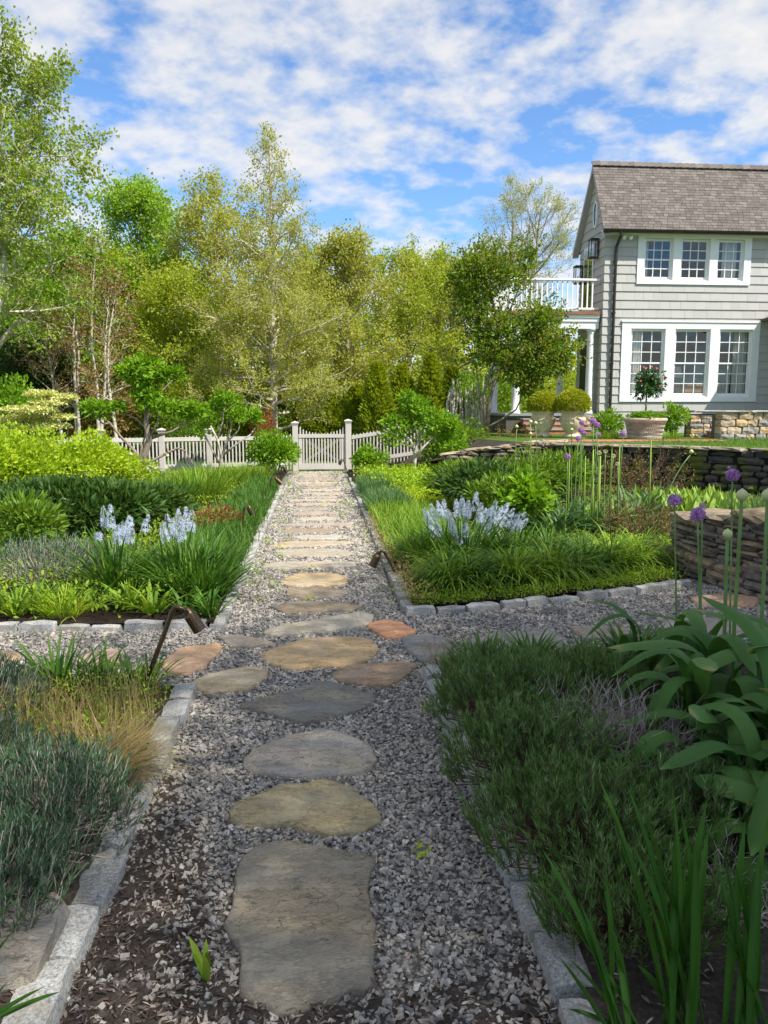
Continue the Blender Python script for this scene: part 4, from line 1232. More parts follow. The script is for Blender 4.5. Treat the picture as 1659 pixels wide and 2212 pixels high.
# ------------------------------------------------------------------ picket fence and gate
PK = B(); bbox(PK, (-.5, -.5, 0), (.5, .5, .96), .12); PK.add([(-.38, -.38, .96), (.38, -.38, .96), (.38, .38, .96), (-.38, .38, .96), (0, 0, 1.0)], T=[[0, 1, 4], [1, 2, 4], [2, 3, 4], [3, 0, 4]])
pk_me = PK.mesh('picket'); pk_me.materials.append(M['grey_paint'])
def post(par, x, y2, z0, h, s=.13):
    bb = B(); bbox(bb, (x - s / 2, y2 - s / 2, z0), (x + s / 2, y2 + s / 2, z0 + h), .008)
    o = part('post', bb, 'grey_paint', par)
    bb = B(); c = s / 2 + .028; zc = z0 + h + .001
    box(bb, (x - s / 2 - .008, y2 - s / 2 - .008, zc - .05), (x + s / 2 + .008, y2 + s / 2 + .008, zc))
    box(bb, (x - c, y2 - c, zc), (x + c, y2 + c, zc + .022))
    bb.add([(x - c, y2 - c, zc + .022), (x + c, y2 - c, zc + .022), (x + c, y2 + c, zc + .022), (x - c, y2 + c, zc + .022), (x, y2, zc + .06)], T=[[0, 1, 4], [1, 2, 4], [2, 3, 4], [3, 0, 4]])
    part('post_cap', bb, 'grey_paint', o)
def fence(lab, p0, p1, z0, z1, posts=(), scoop=.06, h=.98, gap=.085, ph=1.08):
    p0 = np.array(p0, float); p1 = np.array(p1, float); L = np.linalg.norm(p1 - p0); d = (p1 - p0) / L; a = math.atan2(d[1], d[0])
    t = thing('picket_fence', ((p0 + p1)[0] / 2, (p0 + p1)[1] / 2, 0), lab, 'fence')
    n = int(L / gap)
    nrm2 = np.array([-d[1], d[0]])
    for i in range(n):
        s = (i + .5) / n; q = p0 + d * L * s; z = z0 + (z1 - z0) * s
        hh = h - scoop * math.sin(math.pi * ((s * max(1, len(posts) - 1)) % 1.0)) + random.uniform(-.004, .004)
        piece('picket', pk_me, t, (q[0], q[1], z + .04), (0, 0, a), (.034, .034, hh - .04))
    for zr, hgt in ((.16, .09), (.80, .09)):
        bb = B(); w2 = nrm2 * .028
        A = np.array([*(p0 - w2 * 1.0), z0 + zr]); C2 = np.array([*(p1 - w2), z1 + zr]); E2 = np.array([*(w2 * 2), 0]); H = np.array([0, 0, hgt])
        V = [A, C2, C2 + E2, A + E2]; V += [v + H for v in V]
        bb.add(V, Q=_BQ); part('rail', bb, 'grey_paint', t)
    for (f, hh) in posts:
        q = p0 + d * L * f; post(t, q[0], q[1], z0 + (z1 - z0) * f, hh)
    return t
GX0, GX1, GY = -.50, .70, 19.62
fence('grey picket fence panel running from the gate to the shrubs on the terrace side', (GX1 + .16, GY), (3.1, GY - .1), .0, .34, [], .0, .93)
fence('grey picket fence panel behind the clipped shrubs beside the gate', (-2.62, 18.95), (GX0 - .15, GY), 0, 0, [(0, 1.06)], .05, .95)
fence('grey picket fence panel behind the cloud-pruned tree', (-4.97, 18.2), (-2.70, 18.93), 0, 0, [(0, 1.06), (.57, 1.06)], .05, .95)
fence('grey picket fence panel turning the corner behind the yellow-green shrubs', (-5.03, 18.1), (-6.7, 15.4), 0, 0, [(1, 1.06)], 0, .95)
gate = thing('garden_gate', ((GX0 + GX1) / 2, GY, 0), 'grey picket gate with scooped top and crossed braces at the end of the path', 'gate')
post(gate, GX0 - .07, GY, -.02, 1.22, .14); post(gate, GX1 + .07, GY, -.02, 1.27, .15)
bb = B()
box(bb, (GX0 + .015, GY - .02, .04), (GX0 + .105, GY + .02, .90)); part('stile', bb, 'grey_paint', gate)
bb = B(); box(bb, (GX1 - .105, GY - .02, .04), (GX1 - .015, GY + .02, .90)); part('stile', bb, 'grey_paint', gate)
bb = B(); box(bb, (GX0 + .015, GY - .035, .04), (GX1 - .015, GY - .021, .19)); part('bottom_rail', bb, 'grey_paint', gate)
bb = B(); box(bb, (GX0 + .015, GY - .035, .84), (GX1 - .015, GY - .021, .93)); part('top_rail', bb, 'grey_paint', gate)
for sgn in (1, -1):
    bb = B(); xm = (GX0 + GX1) / 2; hw = (GX1 - GX0) / 2 - .11
    A = np.array([xm - sgn * hw, GY + .022, .20]); C2 = np.array([xm + sgn * hw, GY + .022, .83]); d = norm(C2 - A); pn = np.array([-d[2], 0, d[0]]) * .035
    V = [A - pn, C2 - pn, C2 - pn + np.array([0, .02, 0]), A - pn + np.array([0, .02, 0])]; V += [v + 2 * pn for v in V]
    off = np.array([0, .0 if sgn > 0 else .022, 0])
    bb.add(np.array(V) + off, Q=_BQ); part('brace', bb, 'grey_paint', gate)
for i in range(15):
    x = GX0 + .06 + (GX1 - GX0 - .12) * i / 14; s = i / 14
    hh = 1.13 - .17 * min(1, math.sin(math.pi * s) ** .6 * 1.0)
    piece('picket', pk_me, gate, (x, GY, .05), (0, 0, 0), (.038, .036, hh - .05))

# ------------------------------------------------------------------ bronze path lights
def path_light(base, bend, head0, head1, lab, rad=.0115, hr=.033):
    base, bend, head0, head1 = (np.array(p, float) for p in (base, bend, head0, head1))
    t = thing('path_light', base, lab, 'garden light', 'bronze path lights along the main path')
    d = norm(head0 - bend); up = norm(bend - base)
    bb = B(); c = bend - up * .03; e = bend + d * .03
    pts = [base - up * .12, (base + bend) / 2, c] + [c * (1 - s) ** 2 + 2 * bend * s * (1 - s) + e * s ** 2 for s in (.25, .5, .75)] + [e, head0]
    tube(bb, pts, rad, 10); part('stake', bb, 'bronze', t, smooth=True)
    bb = B(); tube(bb, [bend - up * .055, bend - up * .03], rad * 1.25, 10); part('collar', bb, 'bronze', t)
    h = norm(head1 - head0); L = np.linalg.norm(head1 - head0)
    bb = B(); q = [head0 - h * .012, head0, head0 + h * L * .12, head0 + h * L * .22, head0 + h * L * .24, head1]
    tube(bb, q, [hr * .45, hr * .62, hr * .72, hr * .95, hr, hr * 1.0], 14)
    hd = part('lamp_head', bb, 'bronze', t, smooth=False)
    bb = B(); s1 = norm(np.cross(h, [0, 0, 1.])); tube(bb, [head0 - s1 * hr * .75, head0 + s1 * hr * .75], hr * .35, 8); part('knuckle', bb, 'dark_metal', hd)
def PL(Y, base, bend, h0, h1, lab, **k):
    path_light(gp(*base, BZ) if Y is None else yp(*base, Y), yp(*bend, Y or gp(*base, BZ)[1]), yp(*h0, Y or gp(*base, BZ)[1]), yp(*h1, Y or gp(*base, BZ)[1]), lab, **k)
PL(4.15, (302, 1510), (377, 1308), (405, 1320), (432, 1362), 'largest bronze path light, leaning over the cross path in the front left bed', rad=.0135, hr=.036)
PL(8.7, (522, 1185), (527, 1094), (537, 1095), (546, 1112), 'bronze path light rising from the grass edging beyond the blue flowers')
PL(13.3, (580, 1082), (585, 1033), (595, 1033), (608, 1045), 'bronze path light second from the gate on the fence-post side', hr=.036)
PL(16.2, (606, 1048), (608, 1010), (612, 1008), (620, 1021), 'bronze path light nearest the bush left of the gate', hr=.036)
PL(6.9, (868, 1262), (828, 1188), (818, 1194), (804, 1224), 'bronze path light leaning over the gravel beside the dense blue flower clump', rad=.0125, hr=.036)
PL(14.6, (776, 1058), (765, 1022), (764, 1022), (763, 1040), 'bronze path light behind the blue-green grass tuft on the terrace side', hr=.036)
PL(18.0, (752, 1024), (741, 992), (738, 993), (733, 1004), 'bronze path light just before the taller gate post', hr=.034)

# ------------------------------------------------------------------ urns and planter
def urn(x, y2, lab, s=1.0):
    t = thing('urn', (x, y2, TER), lab, 'urn', 'pair of garland urns on the terrace')
    c = (x, y2, TER + .002)
    prof = np.array([(0, 0), (.21, 0), (.23, .03), (.20, .07), (.15, .10), (.18, .14), (.25, .24), (.285, .36), (.285, .46), (.265, .54), (.26, .57), (.31, .60), (.315, .63), (.29, .64), (.25, .63), (.24, .56), (0, .56)]) * s
    bb = B(); lathe(bb, prof, c, 32); part('pot', bb, 'terracotta', t, smooth=True)
    bb = B(); az = np.linspace(0, 2 * np.pi, 65)
    zz_ = .50 - .09 * np.abs(np.sin(az * 2)) ** .8; rr = np.interp(zz_, [.36, .46, .54], [.287, .287, .268]) + .008
    pts = np.column_stack([x + s * rr * np.cos(az), y2 + s * rr * np.sin(az), TER + s * zz_])
    tube(bb, pts, .016 * s, 6)
    part('garland', bb, 'terracotta', t)
    for a in (-1.9, -.7, .9, 2.4):
        bb = B(); ct = np.array([x + .287 * s * math.cos(a), y2 + .287 * s * math.sin(a), TER + .385 * s]); e = np.array([-math.sin(a), math.cos(a), 0]); u = np.array([0, 0, 1.])
        aa = np.linspace(0, 2 * np.pi, 15)
        tube(bb, np.array([ct + (e * math.cos(k) + u * math.sin(k)) * .06 * s for k in aa]), .012 * s, 6)
        part('rosette', bb, 'terracotta', t)
    return t
U1 = yp(1172, 930, 18.75); U2 = yp(1236, 930, 18.35)
urn(U1[0], 18.75, 'weathered garland urn beside the tree trunk, further from the downspout', 1.0)
urn(U2[0], 18.35, 'weathered garland urn next to the white porch column', 1.02)
PC = yp(1393, 930, 17.3)
t = thing('basket_planter', (PC[0], 17.3, TER), 'wide round basket-weave stone planter in front of the lower windows', 'planter')
c = (PC[0], 17.3, TER + .008)
bb = B(); lathe(bb, [(0, 0), (.36, 0), (.38, .02), (.375, .05), (.355, .06), (.43, .39), (.46, .395), (.485, .42), (.485, .47), (.46, .48), (.43, .47), (.42, .41), (0, .41)], c, 40); part('bowl', bb, 'cast_stone', t, smooth=True)
bb = B()
for k in range(64):
    for j in range(7):
        a = 2 * np.pi * (k + .5 * (j % 2)) / 64; z = .075 + j * .046; r0 = np.interp(z, [.06, .39], [.358, .432]) + .004
        tl = .05 if j % 2 else -.05
        p0 = np.array([PC[0] + r0 * math.cos(a - .045), 17.3 + r0 * math.sin(a - .045), TER + .008 + z - tl * .5]); p1 = np.array([PC[0] + (r0 + .004) * math.cos(a + .045), 17.3 + (r0 + .004) * math.sin(a + .045), TER + .008 + z + tl * .5])
        tubes(bb, np.array([[p0, (p0 + p1) / 2 * 1.0 + np.array([math.cos(a), math.sin(a), 0]) * .006, p1]]), np.array([[.009, .012, .009]]), 4, cap=False)
part('weave', bb, 'cast_stone', t, kind='stuff')
bb = B(); az = np.linspace(0, 2 * np.pi, 90)
for z, r0 in ((.385, .445), (.055, .372)):
    tube(bb, np.column_stack([PC[0] + (r0 + .006 * np.sin(az * 40)) * np.cos(az), 17.3 + (r0 + .006 * np.sin(az * 40)) * np.sin(az), TER + .008 + z + .004 * np.cos(az * 40)]), .014, 5)
part('rope_moulding', bb, 'cast_stone', t)


# ------------------------------------------------------------------ plant makers
Z3 = np.array([0, 0, 1.])
def shoot(P0, D0, L, nseg, up=0., wob=.15):
    n = len(P0); d = norm(np.asarray(D0, float)); p = np.asarray(P0, float).copy(); L = np.broadcast_to(L, (n,))
    out = [p.copy()]
    for k in range(nseg):
        d = norm(d + Z3 * up + rng.normal(size=(n, 3)) * wob)
        p = p + d * (L / nseg)[:, None]
        out.append(p.copy())
    return np.stack(out, 1)
def along(P, idx, s):
    m = P.shape[1] - 1
    f = np.clip(s, 0, .999) * m; i = f.astype(int); u = (f - i)[:, None]
    a, c = P[idx, i], P[idx, i + 1]
    return a * (1 - u) + c * u, norm(c - a)
def side_dirs(T, ang):
    """directions leaving tangent T at angle ang, random around it"""
    n = len(T); r = norm(np.cross(T, rdir(n)))
    return T * np.cos(ang)[:, None] + r * np.sin(ang)[:, None]
def tree(name, lab, trunks, r0, leaf, bark, env, n1=40, t0=.25, ang=(75, 35), n2=6, l2=.45, n3=4, l3=.5, nl=12000, ls=.09, lw=.7, sg=.14,
         up=.06, cat='tree', kind='diamond', group=None, droop=0., wob=.14, rtop=.15, lmin=.0, wig=.005, thin=0.):
    """trunks: list of polylines in world space"""
    base = np.array(trunks[0][0], float)
    t = thing(name, base, lab, cat, group)
    tb, bb, cb = B(), B(), B()
    L1, PTS = [], []
    for tr in trunks:
        tr = np.array(tr, float)
        # resample and wiggle
        cum = np.concatenate([[0], np.cumsum(np.linalg.norm(np.diff(tr, axis=0), axis=1))])
        m = 14; ss = np.linspace(0, cum[-1], m)
        q = np.column_stack([np.interp(ss, cum, tr[:, k]) for k in range(3)])
        H = cum[-1]
        q[1:] += np.cumsum(rng.normal(size=(m - 1, 3)) * np.array([1, 1, 0]) * H * wig, 0)
        rad = r0 * (1 - np.linspace(0, 1, m)) ** .8 + r0 * rtop * .3
        rad[0] *= 1.25
        tube(tb, q, rad, 8)
        k1 = max(3, n1 // len(trunks))
        s = t0 + (1 - t0) * np.linspace(0, .985, k1) + rng.normal(size=k1) * .01
        s = np.clip(s, 0, .99)
        P0, T0 = along(q[None], np.zeros(k1, int), s)
        az = np.arange(k1) * 2.39996 + rng.random() * 6
        a = np.radians(np.interp(s, [t0, 1], ang)) + rng.normal(size=k1) * .12
        D = np.column_stack([np.cos(az) * np.sin(a), np.sin(az) * np.sin(a), np.cos(a)])
        ln = np.array([env((x - t0) / (1 - t0)) for x in s]) * rng.uniform(.7, 1.1, k1) + lmin
        br = shoot(P0, D, ln, 6, up - droop, wob)
        rr = np.interp(s, np.linspace(0, 1, m), rad) * .5
        tubes(tb, br, rr[:, None] * np.linspace(1, .2, 7)[None], 4, cap=False)
        L1.append((br, ln))
    br = np.concatenate([x[0] for x in L1]); ln = np.concatenate([x[1] for x in L1]); k1 = len(br)
    idx = rng.choice(k1, k1 * n2, p=ln / ln.sum()); s = rng.uniform(.12, 1., len(idx))
    P0, T0 = along(br, idx, s)
    D = side_dirs(T0, rng.uniform(.5, 1.0, len(idx)))
    l2v = l2 * ln[idx] * (1.15 - s * .6) * rng.uniform(.6, 1.2, len(idx)) + .1
    b2 = shoot(P0, D, l2v, 3, up, wob * 1.3)
    tubes(bb, b2, (np.clip(l2v * .011, .004, .03))[:, None] * np.linspace(1, .35, 4)[None], 3, cap=False)
    if n3:
        idx = np.repeat(np.arange(len(b2)), n3); s = rng.uniform(.2, 1., len(idx))
        P0, T0 = along(b2, idx, s)
        b3 = shoot(P0, side_dirs(T0, rng.uniform(.4, .95, len(idx))), l3 * np.clip(.12 + l2v[idx] / (.55 * l2v.max()), .2, 1) * rng.uniform(.5, 1.2, len(idx)), 2, up * 1.5, wob * 1.4)
        tubes(bb, b3, np.full((len(b3), 1), .005) * np.array([[1.2, .9, .5]]), 3, cap=False)
        tw = b3
    else: tw = b2
    part('trunk', tb, bark, t, smooth=True)
    part('branches', bb, bark, t, kind='stuff')
    i = rng.integers(0, len(tw), nl); s = rng.uniform(.15, 1., nl)
    if thin:
        hz_ = (tw[i, 0, 2] - base[2]) / (tw[:, 0, 2].max() - base[2]); keep = rng.random(nl) > thin * np.clip((hz_ - .45) / .4, 0, 1)
        i, s = i[keep], s[keep]; nl = len(i)
    P, T = along(tw, i, s)
    P = P + rng.normal(size=(nl, 3)) * sg
    D = T * .5 + rdir(nl) * .9 + Z3 * -.15
    L = ls * rng.uniform(.6, 1.25, nl)
    # one value a branch plus a little of its own: clumps differ
    r = np.clip(.15 + .4 * rng.random(len(tw))[i] + .35 * rng.random(nl), 0, 1)
    leaves(cb, P, D, L, L * lw, kind, r)
    part('crown', cb, leaf, t)
    return t
def ball_leaves(b, c, rad, n, L, W, kind='diamond', K=22, lo=-.35, cr=.38, r_in=.45, upf=.35, r=None, out=1.):
    """leaves on the surface of K lumps inside an ellipsoid"""
    c = np.array(c, float); rad = np.array(rad, float)
    d = rdir(K * 3); d = d[d[:, 2] > lo][:K]
    cc = d * rng.uniform(r_in, .78, (len(d), 1))
    i = rng.integers(0, len(cc), n)
    e = rdir(n)
    q = cc[i] + e * (cr * rng.uniform(.55, 1.05, n) ** .6)[:, None] * rng.uniform(.8, 1.2, (len(cc), 1))[i]
    P = c + q * rad
    D = norm(q) * .7 * out + e * .6 + Z3 * upf + rng.normal(size=(n, 3)) * .45
    Ls = L * rng.uniform(.65, 1.25, n)
    rr = np.clip(.45 * rng.random(len(cc))[i] + .55 * rng.random(n), 0, 1) if r is None else r
    leaves(b, P, D, Ls, Ls * W, kind, rr, norm(q) + Z3 * .5)
    return cc * rad + c
def shrub(name, lab, c, rad, n, L, W, leaf, bark='bark_grey', cat='shrub', base=None, stems=14, kind='diamond', K=30, group=None, sr=.012, cr=.34, lo=-.5, r_in=.4, zb=BZ, upf=.35):
    c = np.array(c, float); rad = np.array(rad, float)
    base = np.array([c[0], c[1], zb]) if base is None else np.array(base, float)
    t = thing(name, base, lab, cat, group)
    b = B(); cc = ball_leaves(b, c, rad, n, L, W, kind, K, lo, cr, r_in, upf); part('foliage', b, leaf, t)
    if stems:
        b = B(); k = min(stems, len(cc))
        p1 = cc[:k]; p0 = base + rng.normal(size=(k, 3)) * np.array([rad[0], rad[1], 0]) * .12
        mid = (p0 + p1) / 2 + rng.normal(size=(k, 3)) * rad * .08 + Z3 * rad[2] * .1
        P = np.stack([p0, (p0 * .6 + mid * .4), mid, (mid + p1) / 2, p1], 1)
        tubes(b, P, np.array([[1.5, 1.3, 1, .7, .35]]) * sr * np.ones((k, 1)), 5, cap=False)
        part('stems', b, bark, t, kind='stuff')
    return t
def straps(name, lab, c, n, rad, L, W, leaf, lean=(.05, .9), curve=(.4, 1.4), cat='plant', group=None, segs=4, prof='grass', zb=BZ, pname='foliage'):
    c = np.array([c[0], c[1], zb], float)
    t = thing(name, c, lab, cat, group)
    b = B(); strap_leaves(b, c, n, rad, L, W, lean, curve, segs, prof)
    part(pname, b, leaf, t)
    return t
def strap_leaves(b, c, n, rad, L, W, lean, curve, segs=4, prof='grass'):
    a = rng.uniform(0, 2 * np.pi, n); rr = np.sqrt(rng.random(n))
    P = np.column_stack([c[0] + rad * rr * np.cos(a), c[1] + rad * rr * np.sin(a), np.full(n, c[2])])
    az = a + rng.normal(size=n) * .6
    le = np.interp(rr, [0, 1], lean) + rng.normal(size=n) * .12
    blades(b, P, az, le, L * rng.uniform(.6, 1.15, n), W * rng.uniform(.7, 1.2, n), rng.uniform(*curve, n), segs, None, 0., prof)
def cover(name, lab, P, hs, leaf, L, W, kind='diamond', per=6, cat='ground cover', spread=.05, zb=BZ, blade=None):
    """low mass nobody could count: tufts of small leaves at points P (n,2)"""
    n = len(P); b = B()
    hgt = rng.uniform(*hs, n)
    if blade:
        k = blade
        i = np.repeat(np.arange(n), k); m = len(i)
        Q = np.column_stack([P[i] + rng.normal(size=(m, 2)) * spread, np.full(m, zb)])
        blades(b, Q, rng.uniform(0, 6.283, m), rng.uniform(.0, .55, m), hgt[i] * rng.uniform(.7, 1.25, m), W, rng.uniform(.1, 1.3, m), 3, np.clip(.5 * rng.random(n)[i] + .5 * rng.random(m), 0, 1))
    if per:
        i = np.repeat(np.arange(n), per); m = len(i)
        f = rng.random(m) ** .6
        Q = np.column_stack([P[i] + rng.normal(size=(m, 2)) * spread, zb + hgt[i] * f])
        D = rdir(m) + Z3 * .55
        Ls = L * rng.uniform(.6, 1.3, m)
        leaves(b, Q, D, Ls, Ls * W if kind != 'tri' else W, kind, np.clip(.55 * rng.random(n)[i] + .45 * rng.random(m), 0, 1), np.tile(Z3, (m, 1)))
    return part(name, b, leaf, None, lab, cat, None, 'stuff')
def star_florets(b, C, N, size, k=6, w=.28):
    """stars of k narrow petals at C facing N"""
    n = len(C); N = norm(N); s = norm(np.cross(N, rdir(n))); u = np.cross(N, s)
    for j in range(k):
        a = 2 * np.pi * j / k
        D = s * math.cos(a) + u * math.sin(a) + N * .25
        leaves(b, C, D, size * rng.uniform(.8, 1.15, n), size * w * np.ones(n), 'diamond', None, N)
def spike_flower(par, base, top, L, n, leafm='fl_camas', size=.031, rad=.026):
    """upright spike of star flowers as a part: stem and florets"""
    base = np.array(base, float); top = np.array(top, float)
    b = B(); mid = (base + top) / 2 + rng.normal(size=3) * .012
    tube(b, [base, mid, top], [.006, .0055, .0035], 5)
    st = part('flower_stem', b, 'stem_green', par)
    ax = norm(top - base)
    s = np.sort(rng.random(n)) ** .85
    C = top - ax * L + ax * (L * s)[:, None]
    side = rdir(n); side = norm(side - (side @ ax)[:, None] * ax)
    taper = np.interp(s, [0, .7, 1], [1.1, .8, .25])
    C = C + side * (rad * taper)[:, None]
    b = B(); star_florets(b, C, side + Z3 * .2, (size * np.interp(s, [0, .6, 1], [1.1, .9, .45])), 6, .20)
    part('flower_spike', b, leafm, st)
def allium(base, top, d, kind, lab, group, stem_r=.006, bend=None):
    base = np.array(base, float); top = np.array(top, float)
    t = thing('allium', base, lab, 'flower', group)
    b = B(); mid = (base + top) / 2 + (np.array(bend) if bend is not None else rng.normal(size=3) * .015)
    pts = np.array([base * (1 - s) ** 2 + 2 * mid * s * (1 - s) + top * s * s for s in np.linspace(0, 1, 7)])
    tube(b, pts, np.linspace(stem_r, stem_r * .75, 7), 7); part('stem', b, 'stem_green', t, smooth=True)
    b = B()
    if kind == 'bud':
        r = d / 2; pr = [(stem_r * .7, -r * .98), (r * .55, -r * .8), (r * .9, -r * .35), (r, 0.05 * r), (r * .92, r * .4), (r * .62, r * .78), (r * .25, r * 1.02), (.0, r * 1.25)]
        lathe(b, pr, top + Z3 * r * .9, 16, .3); part('bud', b, 'fl_bud', t, smooth=True)
    elif kind == 'seed':
        C = top + rdir(90) * d * .34; leaves(b, C, norm(C - top), d * .2, d * .16, 'diamond'); part('flower_head', b, 'fl_bud', t)
    else:
        n = 130 if d > .06 else 60
        dirs = rdir(n); dirs = dirs[dirs[:, 2] > -.75]; cc = top + Z3 * d * .3
        C = cc + dirs * (d * .40) * rng.uniform(.85, 1.05, (len(dirs), 1))
        star_florets(b, C, dirs, d * .16, 5, .34)
        tubes(b, np.stack([np.broadcast_to(cc, C.shape), C], 1), np.full((len(C), 2), d * .006), 3, .15, cap=False)
        part('flower_head', b, 'fl_allium', t)
    return t
def lavender(name, lab, c, rad, h, shoots, leaf='lf_lavg', cat='lavender', per=18, dome=.75, zb=BZ, L=.036, flop=.5, group=None):
    c = np.array([c[0], c[1], zb], float)
    t = thing(name, c, lab, cat, group)
    n = shoots; a = rng.uniform(0, 2 * np.pi, n); rr = np.sqrt(rng.random(n))
    rad = np.array(rad if np.ndim(rad) else (rad, rad), float)
    # woody base to where the shoot begins, on a dome
    base = c + np.column_stack([np.cos(a) * rad[0] * rr, np.sin(a) * rad[1] * rr, h * (1 - rr ** 2) ** .5 * dome * rng.uniform(.55, 1., n)])
    lean = rr * flop + rng.normal(size=n) * .18
    D = np.column_stack([np.cos(a) * np.sin(lean), np.sin(a) * np.sin(lean), np.cos(lean)])
    ln = rng.uniform(.07, .15, n)
    S = shoot(base, D, ln, 3, .08, .12)
    b = B(); tubes(b, S, np.full((n, 4), .0016), 3, cap=False)
    k = n // 3
    tubes(b, np.stack([c + (base[:k] - c) * np.array([.25, .25, 0]), (base[:k] + c) / 2 + rng.normal(size=(k, 3)) * .02, base[:k]], 1), np.array([[.005, .004, .002]]) * np.ones((k, 1)), 4, cap=False)
    part('stems', b, 'twig_brown' if leaf == 'lf_lavg' else 'twig_grey', t, kind='stuff')
    b = B(); i = np.repeat(np.arange(n), per); m = len(i); s = rng.random(m) ** .8
    P, T = along(S, i, s)
    Dl = T * rng.uniform(.8, 1.6, (m, 1)) + norm(np.cross(T, rdir(m))) * .6
    Ls = L * rng.uniform(.6, 1.25, m)
    leaves(b, P, Dl, Ls, np.full(m, L * .11), 'diamond', np.clip(.5 * rng.random(n)[i] + .5 * rng.random(m), 0, 1), T)
    part('foliage', b, leaf, t)
    return t
def twiggy(name, lab, c, rad, h, n, matn, cat='shrub', leaf=None, nl=0, ll=.03, zb=BZ, r0=.004, spread=.9, group=None):
    c = np.array([c[0], c[1], zb], float); rad = np.array(rad if np.ndim(rad) else (rad, rad), float)
    t = thing(name, c, lab, cat, group)
    a = rng.uniform(0, 2 * np.pi, n); rr = np.sqrt(rng.random(n))
    P0 = c + np.column_stack([np.cos(a) * rad[0] * rr * .8, np.sin(a) * rad[1] * rr * .8, np.zeros(n)])
    le = rng.uniform(0, spread, n); az = a + rng.normal(size=n)
    S = shoot(P0, np.column_stack([np.cos(az) * np.sin(le), np.sin(az) * np.sin(le), np.cos(le)]), h * rng.uniform(.6, 1.1, n), 5, .02, .22)
    b = B(); tubes(b, S, r0 * np.linspace(1, .4, 6)[None] * np.ones((n, 1)), 3, cap=False)
    i = np.repeat(np.arange(n), 4); P, T = along(S, i, rng.uniform(.25, .95, len(i)))
    S2 = shoot(P, side_dirs(T, rng.uniform(.4, 1.1, len(i))), h * .3 * rng.uniform(.5, 1.2, len(i)), 3, .03, .25)
    tubes(b, S2, r0 * .6 * np.linspace(1, .4, 4)[None] * np.ones((len(i), 1)), 3, cap=False)
    part('twigs', b, matn, t, kind='stuff')
    if leaf:
        b = B(); j = rng.integers(0, len(S2), nl); P, T = along(S2, j, rng.random(nl)); leaves(b, P + rng.normal(size=(nl, 3)) * .015, rdir(nl) + T * .5, ll * rng.uniform(.6, 1.3, nl), ll * .6, 'diamond')
        part('foliage', b, leaf, t)
    return t

# ------------------------------------------------------------------ trees behind the garden
def X(px, Y, py=800): return yp(px, py, Y)[0]
def ZZ(py, Y, px=829): return yp(px, py, Y)[2]
def V3(px, py, Y): return yp(px, py, Y)
rnd_env = lambda Rm: (lambda t: Rm * max(.12, math.sin(math.pi * min(1, .12 + .86 * t)) ** .7))
cone_env = lambda Rm: (lambda t: Rm * (1 - t) ** .85 + .12)
# far wood
b = B(); n = 30000
P = np.column_stack([rng.uniform(-46, 40, n), rng.uniform(40, 52, n), rng.random(n)])
top = 6.0 + 2.2 * np.sin(P[:, 0] * .37) + 1.6 * np.sin(P[:, 0] * .91 + 2) + 1.1 * np.sin(P[:, 0] * 2.3 + P[:, 1])
P[:, 2] = top * P[:, 2] ** .75
leaves(b, P, rdir(n), rng.uniform(.38, .75, n), rng.uniform(.25, .5, n), 'diamond', np.clip(.5 + .25 * np.sin(P[:, 0] * .8 + P[:, 1] * .5) + rng.normal(size=n) * .2, 0, 1))
part('distant_wood', b, 'lf_yellow', None, 'hazy mass of distant spring woodland behind the garden trees', 'woodland', None, 'stuff')

# unseen airy tree, added so its thin crown half-shades near beds and path
t = thing('added_shade_tree', (8.4, -2.6, 0), 'tall airy unseen tree, added beside the near beds to shade them', 'tree')
b = B(); tube(b, [(8.4, -2.6, -.1), (8.35, -2.5, 3), (8.5, -2.4, 6), (8.4, -2.2, 9), (8.4, -2.2, 12)], [.26, .21, .17, .11, .03], 10)
for k in range(12):
    a = k * 2.4; h = 5.5 + k * .42; L = 3.6
    tube(b, [(8.4, -2.4, h), (8.4 + .5 * L * math.cos(a), -2.3 + .5 * L * math.sin(a), h + .9), (8.4 + L * math.cos(a), -2.2 + L * math.sin(a), h + 2.2)], [.08, .05, .015], 6)
part('trunk', b, 'bark_grey', t, smooth=True)
b = B(); ball_leaves(b, (8.4, -2.2, 10.0), (5.1, 4.7, 3.6), 120000, .085, .7, 'diamond', 190, -1.1, .26, .05); part('crown', b, 'lf_mid', t)
# central tall conical tree
Yc = 24.0; bx = X(591, Yc, 900)
tree('sycamore_tree', 'tall conical pale-barked tree with sparse olive new leaves behind the gate',
     [[(bx, Yc, 0), (X(593, Yc), Yc, ZZ(700, Yc)), (X(594, Yc), Yc, ZZ(480, Yc)), (X(594, Yc), Yc, ZZ(275, Yc))]], .125, 'lf_olive', 'bark_pale',
     lambda t: 2.75 * (1 - t) ** .8 + .04, n1=80, t0=.10, ang=(80, 42), n2=7, l2=.36, n3=4, l3=.45, nl=46000, ls=.078, lw=.62, sg=.075, up=.05, wig=.0012, thin=.72)
